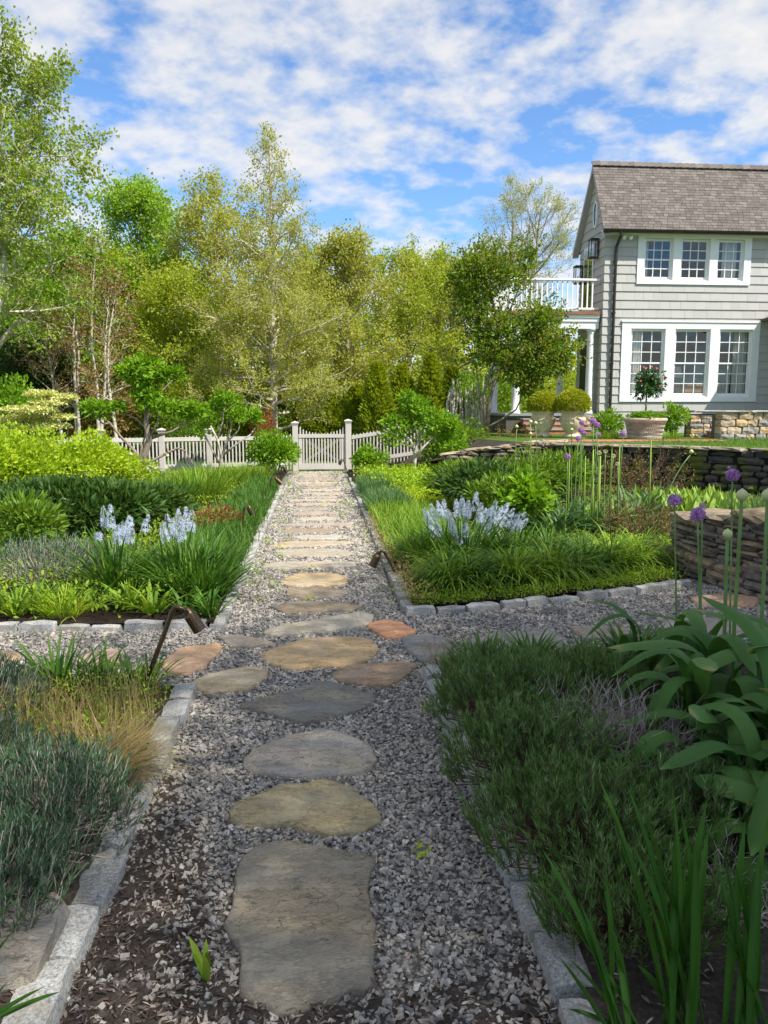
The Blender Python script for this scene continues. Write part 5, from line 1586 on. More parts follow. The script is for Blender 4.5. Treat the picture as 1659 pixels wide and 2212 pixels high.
# second and third sycamores either side
for (px, top_, Y, Rm, lab, k) in ((470, 440, 29, 3.0, 'broad olive tree with fine bare twigs left of the tall conical tree', 'lf_olive'),
                              (745, 545, 28, 2.6, 'rounded olive-yellow tree right of the tall conical tree', 'lf_olive'),
                              (870, 575, 33, 3.2, 'rounded yellow-green tree behind the dark conifers', 'lf_yellow'),
                              (965, 600, 36, 3.0, 'soft yellow-green tree beyond the clipped terrace tree', 'lf_olive'),
                              (660, 600, 34, 3.4, 'low yellow-green tree filling the gap behind the conical tree', 'lf_yellow'),
                              (380, 640, 27, 2.4, 'mid-height yellow-green tree in front of the round maple', 'lf_yellow'),
                              (560, 690, 31, 3.0, 'bushy yellow-green tree low behind the conical tree', 'lf_yellow'),
                              (45, 575, 27.5, 2.4, 'bright green tree behind the tall birch at the picture edge', 'lf_bright'), (255, 600, 30, 2.4, 'yellow-green tree below the round maple', 'lf_yellow')):
    x = X(px, Y); zt = ZZ(top_, Y)
    tree('deciduous_tree', lab, [[(x, Y, 0), (x + .2, Y, zt * .5), (x, Y, zt)]], .12, k, 'bark_grey', rnd_env(Rm), n1=40, t0=.10, ang=(75, 20), n2=6, l2=.45, n3=3, l3=.5,
         nl=23000, ls=.11, lw=.65, sg=.16, group='spring trees behind the fence')
# round maple on the left
Y = 31; x = X(322, Y)
tree('maple_tree', 'dense round-topped fresh green maple against the sky', [[(x, Y, 0), (x, Y, 4), (x + .1, Y, ZZ(418, Y) - .7)]], .16, 'lf_maple', 'bark_grey', rnd_env(3.5), n1=54, t0=.22, ang=(80, 15), n2=7, l2=.42, n3=3, l3=.45,
     nl=32000, ls=.115, lw=.8, sg=.17, group='spring trees behind the fence')
Y = 29; x = X(160, Y)
tree('deciduous_tree', 'lime green leafy tree between the white birches and the round maple', [[(x, Y, 0), (x, Y, 3), (x + .3, Y, ZZ(560, Y))]], .12, 'lf_bright', 'bark_grey', rnd_env(2.8), n1=44, t0=.15, ang=(80, 20), n2=8, l2=.45, n3=4, l3=.5, nl=16000, ls=.13, lw=.8, sg=.15, group='spring trees behind the fence')
# big birch at the left edge
Y = 19.5
tree('birch_tree', 'tall airy birch with pale limbs reaching in from the picture edge', [[(X(-30, Y), Y, 0), (X(-22, Y), Y, 3.2), (X(20, Y), Y, 6.0), (X(85, Y), Y, 8.4), (X(110, Y), Y, ZZ(215, Y))],
     [(X(-25, Y), Y + .1, 2.4), (X(-60, Y), Y, 6), (X(-30, Y), Y, ZZ(100, Y))]], .13, 'lf_birch', 'bark_pale', lambda t: 2.5 * max(.2, math.sin(math.pi * min(1, .15 + .8 * t)) ** .8), n1=64, t0=.34, ang=(85, 25), n2=7, l2=.45, n3=4, l3=.42,
     nl=30000, ls=.09, lw=.75, sg=.10, up=.02)
# pale limb leaning out low from the edge
t = thing('leaning_trunk', V3(-60, 800, 20.5), 'pale bare trunk leaning out of the dark undergrowth at the picture edge', 'tree')
b = B(); tube(b, [V3(-60, 905, 20.5), V3(-40, 800, 20.5), V3(0, 742, 20.5), V3(32, 702, 20.5), V3(62, 688, 20.5), V3(80, 650, 20.4)], [.1, .09, .08, .07, .055, .03], 8); part('trunk', b, 'bark_pale', t, smooth=True)
b = B(); ball_leaves(b, V3(95, 640, 20.4), (.6, .5, .5), 900, .08, .7, K=14); part('crown', b, 'lf_bright', t)
# dark evergreen mass at the left
for (px, Y, top_, rw, lab) in ((15, 22.6, 680, 1.5, 'dark evergreen at the picture edge behind the leaning trunk'), (100, 23.4, 735, 1.2, 'dark evergreen behind the thin white birch stems')):
    shrub('evergreen_tree', lab, (X(px, Y), Y, ZZ(top_, Y) * .52), (rw, 1.3, ZZ(top_, Y) * .52), 9000, .13, .5, 'lf_dark', 'bark', 'tree', K=60, cr=.25, zb=0, group='dark evergreens at the left')
# slender birches with red-brown young leaves
Y = 22.0
for (stems_, lab) in (([(168, 935, 150, 640, 138, 560), (168, 935, 165, 700, 178, 590)], 'forked slender white birch with red-brown young leaves'),
                     ([(214, 940, 205, 700, 212, 545), (214, 900, 224, 700, 240, 600)], 'white birch pair of stems nearest the cloud-pruned tree'),
                     ([(250, 900, 246, 740, 262, 600)], 'thin birch with russet leaves behind the pruned tree'),
                     ([(135, 900, 105, 770, 75, 670)], 'thin birch leaning toward the leaning trunk')):
    trs = [[(*V3(a, c, Y)[:2], 0), V3(d, e, Y), V3(f, g, Y)] for (a, c, d, e, f, g) in stems_]
    tree('slender_birch', lab, trs, .055, 'lf_red', 'bark_pale', rnd_env(.95), n1=22, t0=.28, ang=(60, 25), n2=4, l2=.5, n3=2, l3=.3, nl=2600, ls=.065, lw=.7, sg=.07, group='slender white birches')
# pale layered dogwood
Y = 17.6
t = thing('variegated_dogwood', (X(75, Y), Y, 0), 'cream-leaved dogwood in flat layers behind the yellow-green shrubs', 'shrub')
b = B()
for (px, py, w_, h_) in ((40, 905, 45, 8), (60, 885, 55, 8), (105, 870, 40, 7), (60, 925, 60, 8), (120, 900, 40, 7), (135, 858, 32, 6), (100, 920, 50, 7), (90, 850, 34, 6)):
    s = Y / FPX; n = 900; e = rdir(n)
    P = V3(px, py, Y + random.uniform(-.3, .3)) + e * rng.random((n, 1)) ** .4 * np.array([w_ * s, .4, h_ * s])
    leaves(b, P, rdir(n) + np.array([0, -.4, .1]), rng.uniform(.05, .09, n), .045, 'diamond', None, np.tile(Z3, (n, 1)))
part('foliage', b, 'lf_cream', t)
b = B()
for k in range(9): tube(b, [(X(75, Y), Y + .1, 0), V3(75 + k * 5 - 20, 930, Y), V3(30 + k * 13, 915 - (k % 4) * 14, Y)], [.03, .02, .008], 5)
part('branches', b, 'bark', t, kind='stuff')
shrub('deciduous_shrub', 'light green shrub at the picture edge above the yellow-green hedge', (X(20, 19.2), 19.2, 1.35), (1.0, .8, 1.1), 4200, .09, .6, 'lf_bright', zb=0, K=40)
# rounded evergreen and small maples behind the fence
shrub('evergreen_shrub', 'rounded dark green shrub behind the fence and cloud-pruned tree', (X(400, 21.5), 21.5, 1.0), (.95, .8, 1.0), 6000, .06, .55, 'lf_mid', zb=0, K=50, cr=.26)
shrub('japanese_maple', 'low yellow-green layered maple behind the fence, left of the tall conical tree', (X(455, 25), 25, 1.75), (2.1, 1.2, 1.35), 9000, .09, .55, 'lf_yellow', cat='tree', zb=0, K=60, cr=.24)
shrub('rust_shrub', 'rust-orange conifer shrub beside the trunk of the tall conical tree', (X(565, 23.2), 23.2, .95), (.42, .4, .85), 2600, .07, .4, 'lf_rust', zb=0, K=26)
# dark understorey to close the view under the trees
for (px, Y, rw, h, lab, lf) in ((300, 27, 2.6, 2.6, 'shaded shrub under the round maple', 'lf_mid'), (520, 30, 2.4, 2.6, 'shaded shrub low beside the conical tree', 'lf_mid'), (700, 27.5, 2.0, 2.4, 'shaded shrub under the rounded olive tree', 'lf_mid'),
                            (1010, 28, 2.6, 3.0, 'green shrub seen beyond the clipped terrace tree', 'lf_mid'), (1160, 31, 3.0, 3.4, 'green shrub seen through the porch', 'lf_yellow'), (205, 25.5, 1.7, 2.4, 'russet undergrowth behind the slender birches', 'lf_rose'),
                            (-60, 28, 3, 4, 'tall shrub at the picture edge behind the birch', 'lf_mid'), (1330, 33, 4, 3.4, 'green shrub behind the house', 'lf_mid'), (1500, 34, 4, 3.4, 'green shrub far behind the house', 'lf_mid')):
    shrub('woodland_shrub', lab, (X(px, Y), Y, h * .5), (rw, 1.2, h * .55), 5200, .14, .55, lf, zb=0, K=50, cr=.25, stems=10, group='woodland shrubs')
# arborvitae row
def conifer(px, Y, top_, rw, lab):
    x = X(px, Y); H = ZZ(top_, Y)
    t = thing('arborvitae', (x, Y, 0), lab, 'conifer', 'arborvitae behind the gate')
    b = B(); tube(b, [(x, Y, 0), (x, Y, H * .9)], [.07, .02], 6); part('trunk', b, 'bark', t)
    n = 5500; h = rng.random(n) ** .85; a = rng.uniform(0, 6.283, n)
    lump = 1 + .16 * np.sin(a * 5 + h * 17) + .10 * np.sin(a * 9 - h * 31)
    r = rw * np.minimum(1, (1.02 - h) * 1.25) ** .8 * lump * rng.uniform(.65, 1.04, n)
    P = np.column_stack([x + r * np.cos(a), Y + r * np.sin(a), .05 + h * H])
    D = np.column_stack([np.cos(a), np.sin(a), rng.uniform(.3, 1.1, n)]) + rng.normal(size=(n, 3)) * .25
    b = B(); leaves(b, P, D, rng.uniform(.10, .2, n), rng.uniform(.05, .085, n), 'diamond', np.clip(h * .3 + .7 * rng.random(n), 0, 1)); part('foliage', b, 'lf_cedar', t)
for a in ((930, 23.3, 772, .62, 'tallest narrow arborvitae nearest the pale pollarded stems'), (868, 23.8, 795, .7, 'arborvitae in the middle of the row behind the right fence'), (815, 23.0, 790, .62, 'arborvitae rising just right of the gate post'),
          (770, 24, 838, .7, 'broad low arborvitae directly behind the taller gate post'), (715, 24.3, 846, .75, 'broad low arborvitae directly behind the gate'), (660, 24.4, 855, .7, 'broad low arborvitae right of the pale trunk'), (975, 24.5, 800, .6, 'arborvitae half hidden behind the pollarded stems'),
          (535, 24.8, 848, .8, 'broad low arborvitae left of the pale trunk')): conifer(*a)
# sparse tree behind the balcony
Y = 32; x = X(1105, Y)
tree('bare_crowned_tree', 'large airy tree with fine twigs and few leaves behind the balcony', [[(x, Y, 0), (X(1100, Y), Y, 5), (X(1085, Y), Y, ZZ(400, Y))], [(x, Y, 2.2), (X(1140, Y), Y, 5.5), (X(1170, Y), Y, ZZ(420, Y))]], .15, 'lf_olive', 'bark_grey',
     rnd_env(2.6), n1=46, t0=.3, ang=(75, 50), n2=8, l2=.5, n3=5, l3=.45, nl=15000, ls=.075, lw=.5, sg=.08, up=.10)
# clipped many-stemmed tree in front of the porch
Yt = 19.3; s = Yt / FPX
t = thing('multi_stem_tree', (X(1055, Yt), Yt, .85), 'multi-stemmed small tree with bronze-green leaves in front of the porch', 'tree')
b = B()
for pts, r in (([(1052, 925), (1058, 860), (1075, 800), (1080, 720), (1062, 640), (1050, 590)], .06), ([(1046, 925), (1045, 850), (1062, 800), (1072, 770), (1110, 740), (1150, 700)], .045), ([(1050, 920), (1035, 850), (1030, 800), (1010, 740), (1000, 680)], .03),
             ([(1040, 930), (1085, 905), (1115, 885), (1130, 850), (1160, 810), (1165, 790)], .03), ([(1080, 720), (1110, 650), (1130, 600), (1140, 565)], .03), ([(1075, 800), (1120, 790), (1160, 770), (1190, 740)], .025)):
    tube(b, [V3(px, py, Yt + (i % 2) * .06) for i, (px, py) in enumerate(pts)], np.linspace(r, r * .3, len(pts)), 7)
part('trunk', b, 'bark', t, smooth=True)
b = B()
for (px, py, rx, rz, n, K) in ((1048, 605, 88, 72, 5200, 34), (1010, 650, 55, 60, 1800, 16), (1138, 565, 22, 40, 420, 8), (1165, 770, 72, 62, 3600, 26), (1175, 700, 55, 45, 2000, 18), (1075, 720, 70, 50, 2400, 20), (1205, 760, 42, 60, 1500, 14), (1110, 790, 55, 55, 1700, 16), (1150, 830, 35, 30, 600, 9), (1060, 770, 60, 40, 1200, 12)):
    cc = ball_leaves(b, V3(px, py, Yt), (rx * s * .9, .7 * rx * s + .12, rz * s * .9), int(n * .95), .09, .6, 'diamond', K, -.9, .38)
    k = K * 3; d0 = norm(rdir(k) + Z3 * .35); P0 = V3(px, py, Yt) + d0 * np.array([rx * s, .75 * rx * s, rz * s]) * .75
    sh = shoot(P0, d0 + Z3 * .4, rng.uniform(.25, .6, k), 3, .1, .25); i = np.repeat(np.arange(k), 16); Pl, Tl = along(sh, i, rng.random(len(i)))
    leaves(b, Pl + rng.normal(size=Pl.shape) * .03, Tl + rdir(len(i)), .085 * rng.uniform(.6, 1.2, len(i)), .05, 'diamond')
part('crown', b, 'lf_service', t)
# pollarded pale stems
Y = 21.0
t = thing('pollarded_shrub', (X(1005, Y), Y, .3), 'pollarded shrub of thick pale cut stems with new shoots', 'shrub')
b = B()
for k in range(22):
    px = 968 + k * 3.6 + random.uniform(-4, 4); top_ = random.uniform(815, 862)
    p = [(px * .6 + 1005 * .4, 950), (px, 905), (px + random.uniform(-6, 6), (905 + top_) / 2), (px + random.uniform(-9, 9), top_)]
    r = random.uniform(.018, .04)
    tube(b, [V3(a, c, Y + random.uniform(-.25, .25)) for a, c in p], [r * 1.2, r, r * .9, r * .8], 6)
part('stems', b, 'bark_pale', t, kind='stuff')
b = B(); ball_leaves(b, V3(1005, 850, Y), (.6, .4, .6), 900, .07, .6, K=20); part('foliage', b, 'lf_bright', t)
twiggy('climbing_rose', 'brown twiggy rose with dark young leaves between the pollarded stems and the urns', (X(1090, 18.6), 18.6), (.75, .5), .85, 90, 'twig_brown', 'shrub', 'lf_rose', 1800, .05, zb=.4)

# ------------------------------------------------------------------ pruned trees and shrubs inside the fence
Y = 15.6; s = Y / FPX
t = thing('cloud_pruned_tree', (*V3(300, 1040, Y)[:2], 0), 'cloud-pruned tree with bare twisting limbs and bright green leaf pads in the left bed', 'tree')
b = B()
for pts, r in (([(298, 1078), (300, 1040), (301, 1005), (312, 985), (322, 950), (316, 915), (318, 880), (305, 845), (298, 815)], .085), ([(301, 1000), (292, 975), (262, 945), (238, 915), (215, 893)], .035), ([(238, 915), (222, 915), (205, 898)], .02),
             ([(322, 948), (345, 940), (372, 932), (400, 915), (415, 897)], .035), ([(316, 915), (330, 895), (345, 885)], .025), ([(318, 880), (345, 850), (372, 822)], .028), ([(320, 930), (295, 905), (268, 893), (255, 882)], .025),
             ([(306, 1008), (335, 992), (362, 978), (385, 968), (402, 975)], .035), ([(362, 978), (360, 962), (357, 955)], .015), ([(301, 990), (308, 960), (318, 925)], .03), ([(322, 950), (335, 920), (345, 905), (340, 890)], .025)):
    tube(b, [V3(px, py, Y + .10 * math.sin(i * 1.7 + px)) for i, (px, py) in enumerate(pts)], np.linspace(r, r * .45, len(pts)), 8)
part('trunk', b, 'bark', t, smooth=True)
b = B()
for (px, py, rx, rz, n) in ((302, 797, 48, 30, 900), (373, 813, 28, 22, 420), (315, 853, 34, 22, 480), (208, 884, 33, 22, 460), (255, 880, 16, 15, 160), (343, 880, 50, 18, 620), (418, 889, 28, 22, 420), (300, 820, 40, 18, 400)):
    ball_leaves(b, V3(px, py, Y), (rx * s * .98, rx * s * .8, rz * s * .9), int(n * 1.1), .105, .48, 'lance', 14, -.6, .36, .5, .2)
part('crown', b, 'lf_bright', t)
def pruned(px0, py0, Y, lab, crown, limbs, leaf='lf_bright'):
    t = thing('pruned_shrub', (*V3(px0, py0, Y)[:2], 0), lab, 'shrub', 'pruned pale-stemmed shrubs near the fence')
    b = B()
    for pts, r in limbs: tube(b, [V3(a, c, Y + .12 * math.sin(i * 2. + a)) for i, (a, c) in enumerate(pts)], np.linspace(r, r * .4, len(pts)), 6)
    part('trunk', b, 'bark_pale', t, smooth=True)
    b = B()
    for (px, py, rx, rz, n) in crown: ball_leaves(b, V3(px, py, Y), (rx * Y / FPX, rx * Y / FPX * .8, rz * Y / FPX), n, .10, .55, 'diamond', 16, -.6, .36)
    part('crown', b, leaf, t)
pruned(475, 1030, 17.8, 'pale-branched pruned shrub in front of the fence, left of the round bush', [(490, 872, 36, 22, 520), (520, 895, 40, 22, 520), (455, 895, 28, 22, 320), (545, 905, 26, 22, 260), (480, 855, 22, 14, 180), (440, 930, 20, 20, 140)],
       [([(474, 1045), (476, 1010), (478, 985), (470, 950), (455, 920)], .05), ([(478, 990), (490, 955), (500, 920), (495, 890)], .04), ([(480, 985), (510, 960), (540, 940), (555, 920)], .03), ([(474, 1000), (460, 975), (445, 945), (440, 925)], .03), ([(490, 955), (515, 930), (520, 905)], .025), ([(470, 950), (480, 915), (485, 880)], .025)])
pruned(895, 1000, 16.8, 'pale-branched pruned shrub beside the lime ground cover right of the gate', [(900, 880, 36, 26, 560), (925, 905, 45, 28, 720), (860, 915, 40, 30, 520), (955, 920, 35, 36, 520), (880, 860, 22, 16, 200), (985, 935, 26, 30, 300), (850, 950, 34, 26, 360), (975, 965, 34, 24, 360)],
       [([(894, 1030), (896, 990), (895, 968), (885, 950), (865, 930), (855, 915)], .05), ([(896, 980), (905, 950), (915, 920), (905, 885)], .04), ([(897, 985), (920, 960), (945, 935), (960, 915)], .03), ([(893, 970), (870, 955), (842, 930), (822, 915)], .025), ([(905, 950), (895, 915), (890, 880)], .025)])
shrub('rounded_shrub', 'round bright green shrub at the left gate post', (X(590, 18.3), 18.3, .55), (.66, .55, .55), 3600, .085, .6, 'lf_bright', K=40)
shrub('leafy_shrub', 'bright green shrub against the fence right of the taller gate post', (X(800, 18.6), 18.6, .36), (.5, .45, .36), 1500, .09, .6, 'lf_bright', K=24)
shrub('leafy_shrub', 'dark-shaded green shrub behind the right pruned shrub', (X(975, 18.2), 18.2, .7), (.9, .7, .7), 3600, .09, .6, 'lf_mid', K=36)
# yellow-green hedge shrubs at the left
for (px, Y, rx, h, lab) in ((40, 12.6, 1.05, 1.28, 'brightest yellow-green shrub at the picture edge'), (150, 13.2, .95, 1.24, 'yellow-green shrub in the middle of the hedge'), (235, 14.0, .8, 1.0, 'lowest yellow-green shrub nearest the cloud-pruned tree'), (-60, 12, 1., 1.35, 'yellow-green shrub half out of the picture')):
    shrub('golden_shrub', lab, (X(px, Y), Y, h * .52), (rx, .8, h * .52), 6500, .065, .62, 'lf_lime', K=50, cr=.30, stems=10, r_in=.2, group='golden shrubs in the left bed')
# peonies: dark mass
for (px, Y, rx, h, lab) in ((30, 9.0, .75, .58, 'dark green peony at the picture edge'), (120, 9.2, .7, .66, 'dark green peony behind the blue flowers, second from the picture edge'), (215, 9.3, .65, .62, 'dark green peony directly behind the first blue flower spike'), (300, 10.4, .65, .5, 'dark green peony below the cloud-pruned tree'), (70, 10.8, .9, .55, 'dark green peony in front of the golden shrubs'), (190, 11.2, .8, .48, 'dark green peony in the second row near the pruned trunk')):
    shrub('peony', lab, (X(px, Y), Y, h * .55 + .05), (rx, .55, h * .5), 2600, .12, .30, 'lf_peony', 'stem_green', 'peony', kind='lance', K=34, cr=.3, stems=16, sr=.006, group='peonies in the left bed')
shrub('lupine', 'pale green palmate-leaved plant at the picture edge beside the peonies', (X(25, 7.9), 7.9, .42), (.5, .4, .32), 1400, .10, .3, 'lf_mid', 'stem_green', 'plant', kind='lance', K=24, sr=.005)
shrub('dark_twiggy_shrub', 'small dark purple-leaved shrub right of the left blue flowers', (X(455, 9.4), 9.4, .22), (.42, .35, .22), 1100, .045, .5, 'lf_red', 'twig_brown', K=26, sr=.004, stems=20)
lavender('catmint', 'grey-green catmint mound at the picture edge in the back left bed', (X(60, 7.0), 7.0), (.7, .5), .42, 420, 'lf_lav', 'catmint', 14, L=.045)
lavender('catmint', 'grey-green catmint mound beside the left blue flower clump', (X(150, 7.4), 7.3), (.45, .4), .34, 240, 'lf_lav', 'catmint', 14, L=.045)
for (px, Y, rx, h, lab, lf) in ((405, 13.2, .7, .55, 'feathery bright green clump left of the grass edging', 'lf_grassl'), (450, 15.2, .8, .5, 'feathery green clump near the pruned shrub in the left bed', 'lf_grassl'), (345, 12.4, .6, .5, 'feathery green clump below the cloud-pruned tree', 'lf_grass'), (520, 16.5, .8, .4, 'feathery green clump before the round bush', 'lf_grassl')):
    straps('feathery_plant', lab, (X(px, Y), Y), 620, rx * .7, h, .016, lf, (.0, .7), (.0, .6), group='feathery green clumps')
# ---- camassia clumps, left
def camassia(name, lab, spikes, cen, foliage, group='blue camassia clumps'):
    """spikes: (px, py of top, Y, length); foliage: (n, rad, L, W)"""
    t = thing(name, (cen[0], cen[1], BZ), lab, 'flowering plant', group)
    b = B(); strap_leaves(b, (cen[0], cen[1], BZ), foliage[0], foliage[1], foliage[2], foliage[3], (.05, .75), (.25, 1.15), 5); part('foliage', b, 'lf_grass', t)
    for (px, py, Y, L) in spikes:
        top = V3(px, py, Y); base = np.array([cen[0] + (top[0] - cen[0]) * .45, cen[1] + (top[1] - cen[1]) * .5, BZ])
        spike_flower(t, base, top, L, int(14 + L * 150))
camassia('camassia', 'pale blue camassia, left of the two left-bed clumps', [(222, 1094, 6.9, .2), (238, 1090, 6.8, .2), (262, 1128, 6.5, .16), (275, 1125, 6.6, .15), (281, 1112, 6.9, .14), (320, 1112, 6.8, .16), (212, 1150, 6.4, .06), (254, 1135, 6.4, .15), (284, 1138, 6.4, .13)], (X(255, 6.6, 1300), 6.6), (170, .16, .62, .021))
camassia('camassia', 'pale blue camassia, right of the two left-bed clumps', [(360, 1112, 6.7, .2), (372, 1118, 6.6, .2), (385, 1100, 6.9, .2), (402, 1095, 6.8, .22), (415, 1098, 6.8, .2), (350, 1130, 6.5, .16), (392, 1120, 6.5, .2)], (X(395, 6.65, 1300), 6.65), (190, .18, .6, .021))
straps('strap_leaf_clump', 'dark green arching strap-leaf clump at the corner of the back left bed', (-.98, 6.35), 300, .2, .52, .018, 'lf_grass', (.0, .8), (.3, 1.2))
straps('strap_leaf_clump', 'dark green strap-leaf clump behind the corner of the back left bed', (-1.05, 7.1), 260, .22, .46, .018, 'lf_grass', (.0, .7), (.3, 1.1))
# front tufts of the back left bed
for (px, Y, n, L, W_, lf, lab) in ((38, 5.85, 60, .30, .022, 'lf_grassl', 'daylily tuft nearest the picture edge behind the cross-path kerb'), (285, 5.95, 60, .27, .022, 'lf_grassl', 'bright daylily tuft in the middle of the cross-path kerb'), (330, 5.85, 26, .30, .035, 'lf_grassl', 'broad-leaved bright tuft beside the kerb, under the leaning light'),
                                 (400, 5.9, 55, .25, .02, 'lf_grass', 'small daylily tuft near the kerb corner'), (455, 5.75, 60, .27, .018, 'lf_grass', 'daylily tuft spilling at the kerb corner'), (90, 6.1, 60, .28, .02, 'lf_grass', 'daylily tuft second from the picture edge'), (210, 6.1, 50, .25, .02, 'lf_grass', 'daylily tuft between the catmint and the kerb')):
    straps('daylily', lab, (X(px, Y, 1350), Y), n, .07, L, W_, lf, (.05, .8), (.4, 1.6), group='daylily tufts behind the left kerb')
straps('yellow_grass', 'wispy yellow-green grass tuft behind the cross-path kerb', (X(140, 5.85, 1350), 5.85), 260, .16, .25, .007, 'lf_lime2', (.1, .9), (.2, 1.2))
# grass edgings
def edge_pts(n, f0, f1, y0, y1):
    y = rng.uniform(y0, y1, n); u = rng.random(n); return np.column_stack([f0(y) * (1 - u) + f1(y) * u, y])
P = edge_pts(1400, lambda y: -.84 + 0 * y, lambda y: -1.42 + .02 * (y - 6), 6.2, 15.2)
cover('grass_edging', 'dense dark green grass edging along the left kerb of the main path', P, (.20, .29), 'lf_grass', .05, .012, per=0, blade=12, spread=.05, cat='grass')
P = edge_pts(520, lambda y: .80 + 0 * y, lambda y: 1.25 + 0 * y, 10.8, 14.6)
P = P[(np.sin(P[:, 1] * 2.3 + .6) > -.55)]
cover('grass_edging', 'blue-green grass tufts along the right kerb of the main path', P, (.24, .36), 'lf_blue', .05, .011, per=0, blade=15, spread=.05, cat='grass')
P = edge_pts(520, lambda y: .84 + 0 * y, lambda y: 1.5 + 0 * y, 7.6, 10.9)
cover('grass_edging', 'lighter green grass along the right kerb before the lime ground cover', P, (.2, .32), 'lf_grassl', .05, .011, per=0, blade=13, spread=.06, cat='grass')
# general low cover of the beds
P = np.concatenate([scat(1900, -5.2, -1.2, 5.75, 9), scat(2400, -6, -1.2, 9, 18.3)])
cover('ground_cover', 'mixed low green weeds and seedlings filling the back left bed', P, (.05, .2), 'lf_cover', .05, .5, per=7, spread=.08)
P = np.concatenate([scat(1500, .85, 4.2, 6.2, 9), scat(2200, .9, 7.5, 9, 14.5)])
P = P[P[:, 1] > np.interp(P[:, 0], [k[0] for k in KR], [k[1] for k in KR]) + .15]
P = P[~((P[:, 0] > 3.3) & (P[:, 1] < 7.4))]
cover('ground_cover', 'mixed low green weeds and seedlings filling the back right bed', P, (.02, .08), 'lf_cover', .04, .5, per=7, spread=.08)
P = scat(1300, .95, 3.9, 13.4, 17.2)
cover('lime_ground_cover', 'bright lime-green ground cover in front of the right pruned shrub', P, (.12, .34), 'lf_lime2', .07, .55, per=12, spread=.09)
P = scat(420, 1.1, 2.6, 11.6, 13.2)
cover('pale_ground_cover', 'pale yellow-green flowering ground cover behind the grass tufts', P, (.1, .26), 'lf_lime', .05, .5, per=12, spread=.09)
# ---- right bed
spk = [(915, 1095), (930, 1088), (945, 1082), (958, 1078), (968, 1100), (922, 1120), (940, 1125), (985, 1078), (998, 1072), (1012, 1080), (1030, 1062), (1040, 1085), (1050, 1098), (1060, 1095), (1072, 1080), (1085, 1092), (1098, 1085), (1110, 1098), (1122, 1108), (1135, 1106), (1140, 1120), (1005, 1118), (1062, 1118), (1090, 1112), (975, 1118), (945, 1150), (990, 1160), (955, 1192), (1008, 1158)]
camassia('camassia', 'dense pale blue camassia clump in full flower beside the right path light', [(a, c, 7.5 + .25 * math.sin(a * .9), .19 if c < 1130 else .07) for a, c in spk], (X(1000, 7.5, 1250), 7.5), (330, .34, .58, .019))
straps('camassia_leaves', 'fan of dark green strap leaves right of the dense blue flower clump', (X(1110, 7.5, 1250), 7.45), 150, .16, .5, .02, 'lf_grass', (.0, .8), (.1, .9))
straps('camassia_leaves', 'dark green strap leaves left of the dense blue flower clump', (X(925, 7.3, 1250), 7.35), 200, .2, .5, .018, 'lf_grass', (.0, .9), (.3, 1.1))
for i, (x, y2, L, lab) in enumerate(((1.12, 6.45, .28, 'daylily clump at the kerb corner under the right path light'), (1.32, 6.52, .33, 'daylily clump second from the kerb corner'), (1.72, 6.62, .34, 'daylily clump third from the kerb corner, before the blue flowers'), (2.10, 6.75, .34, 'daylily clump in the middle of the curved kerb'),
                                   (2.48, 6.95, .34, 'daylily clump third from the stone wall'), (2.85, 7.2, .34, 'daylily clump second from the stone wall'), (3.18, 7.3, .30, 'daylily clump touching the dry stone wall'), (2.3, 7.5, .32, 'daylily clump in the second row behind the curved kerb'), (1.2, 7.05, .3, 'daylily clump behind the leaning path light'))):
    straps('daylily', lab, (x, y2), 330, .13, L * 1.55, .016, 'lf_grass' if i % 3 == 1 else 'lf_grassl', (.0, .75), (1.0, 2.3), group='daylily clumps behind the curved kerb')
P = np.column_stack([rng.uniform(.75, 3.3, 700), np.zeros(700)]); P[:, 1] = np.interp(P[:, 0], [k[0] for k in KR], [k[1] for k in KR]) + .10 + rng.random(700) ** 2 * .35
cover('chickweed', 'fine yellow-green weeds creeping over the curved kerb', P, (.02, .09), 'lf_cover', .022, .5, per=8, spread=.05)
P = np.column_stack([.74 + rng.random(420) ** 2 * .22 - .03, rng.uniform(5.9, 10.5, 420)])
cover('chickweed', 'dry yellow weeds along the right kerb by the leaning path light', P, (.03, .18), 'lf_straw', .025, .4, per=10, spread=.05)
shrub('anemone', 'fresh green lobed-leaf mound right of the dense blue flowers', (X(1148, 9.6), 9.6, .40), (.42, .35, .34), 900, .12, .6, 'lf_bright', 'stem_green', 'plant', kind='lance', K=26, sr=.005)
for (px, Y, rx, h, lab) in ((1040, 11.5, .75, .72, 'dark peony behind the dense blue flowers'), (1130, 12.2, .8, .82, 'tall peony below the first urn'), (1210, 12.4, .7, .84, 'tall peony below the second urn'), (1010, 13.2, .7, .6, 'dark peony before the stone edging'), (1090, 10.4, .5, .6, 'small dark peony directly behind the blue flower spikes')):
    shrub('peony', lab, (X(px, Y), Y, h * .55 + .03), (rx, .55, h * .5), 2400, .115, .28, 'lf_mid' if px != 1040 else 'lf_peony', 'stem_green', 'peony', kind='lance', K=34, cr=.3, stems=16, sr=.006, group='peonies in the right bed')
for (px, Y, n, L, W_, lf, lab) in ((1215, 9.2, 70, .5, .045, 'lf_blue', 'broad grey-green strap leaves left of the tall lime stalks'), (1260, 9.5, 80, .5, .045, 'lf_blue', 'broad arching strap leaves at the foot of the tall lime stalks'), (1310, 9.9, 60, .45, .04, 'lf_hosta', 'yellowing strap leaves right of the tall lime stalks'), (1370, 10.2, 90, .5, .04, 'lf_blue', 'upright iris leaves left of the pale green mass'), (1420, 10.6, 90, .5, .04, 'lf_blue', 'upright iris leaves below the mossy wall')):
    straps('strap_leaf_plant', lab, (X(px, Y, 1100), Y), n, .2, L, W_, lf, (.0, .8), (.2, 1.5), prof='strap', group='strap-leaf plants in the right bed')
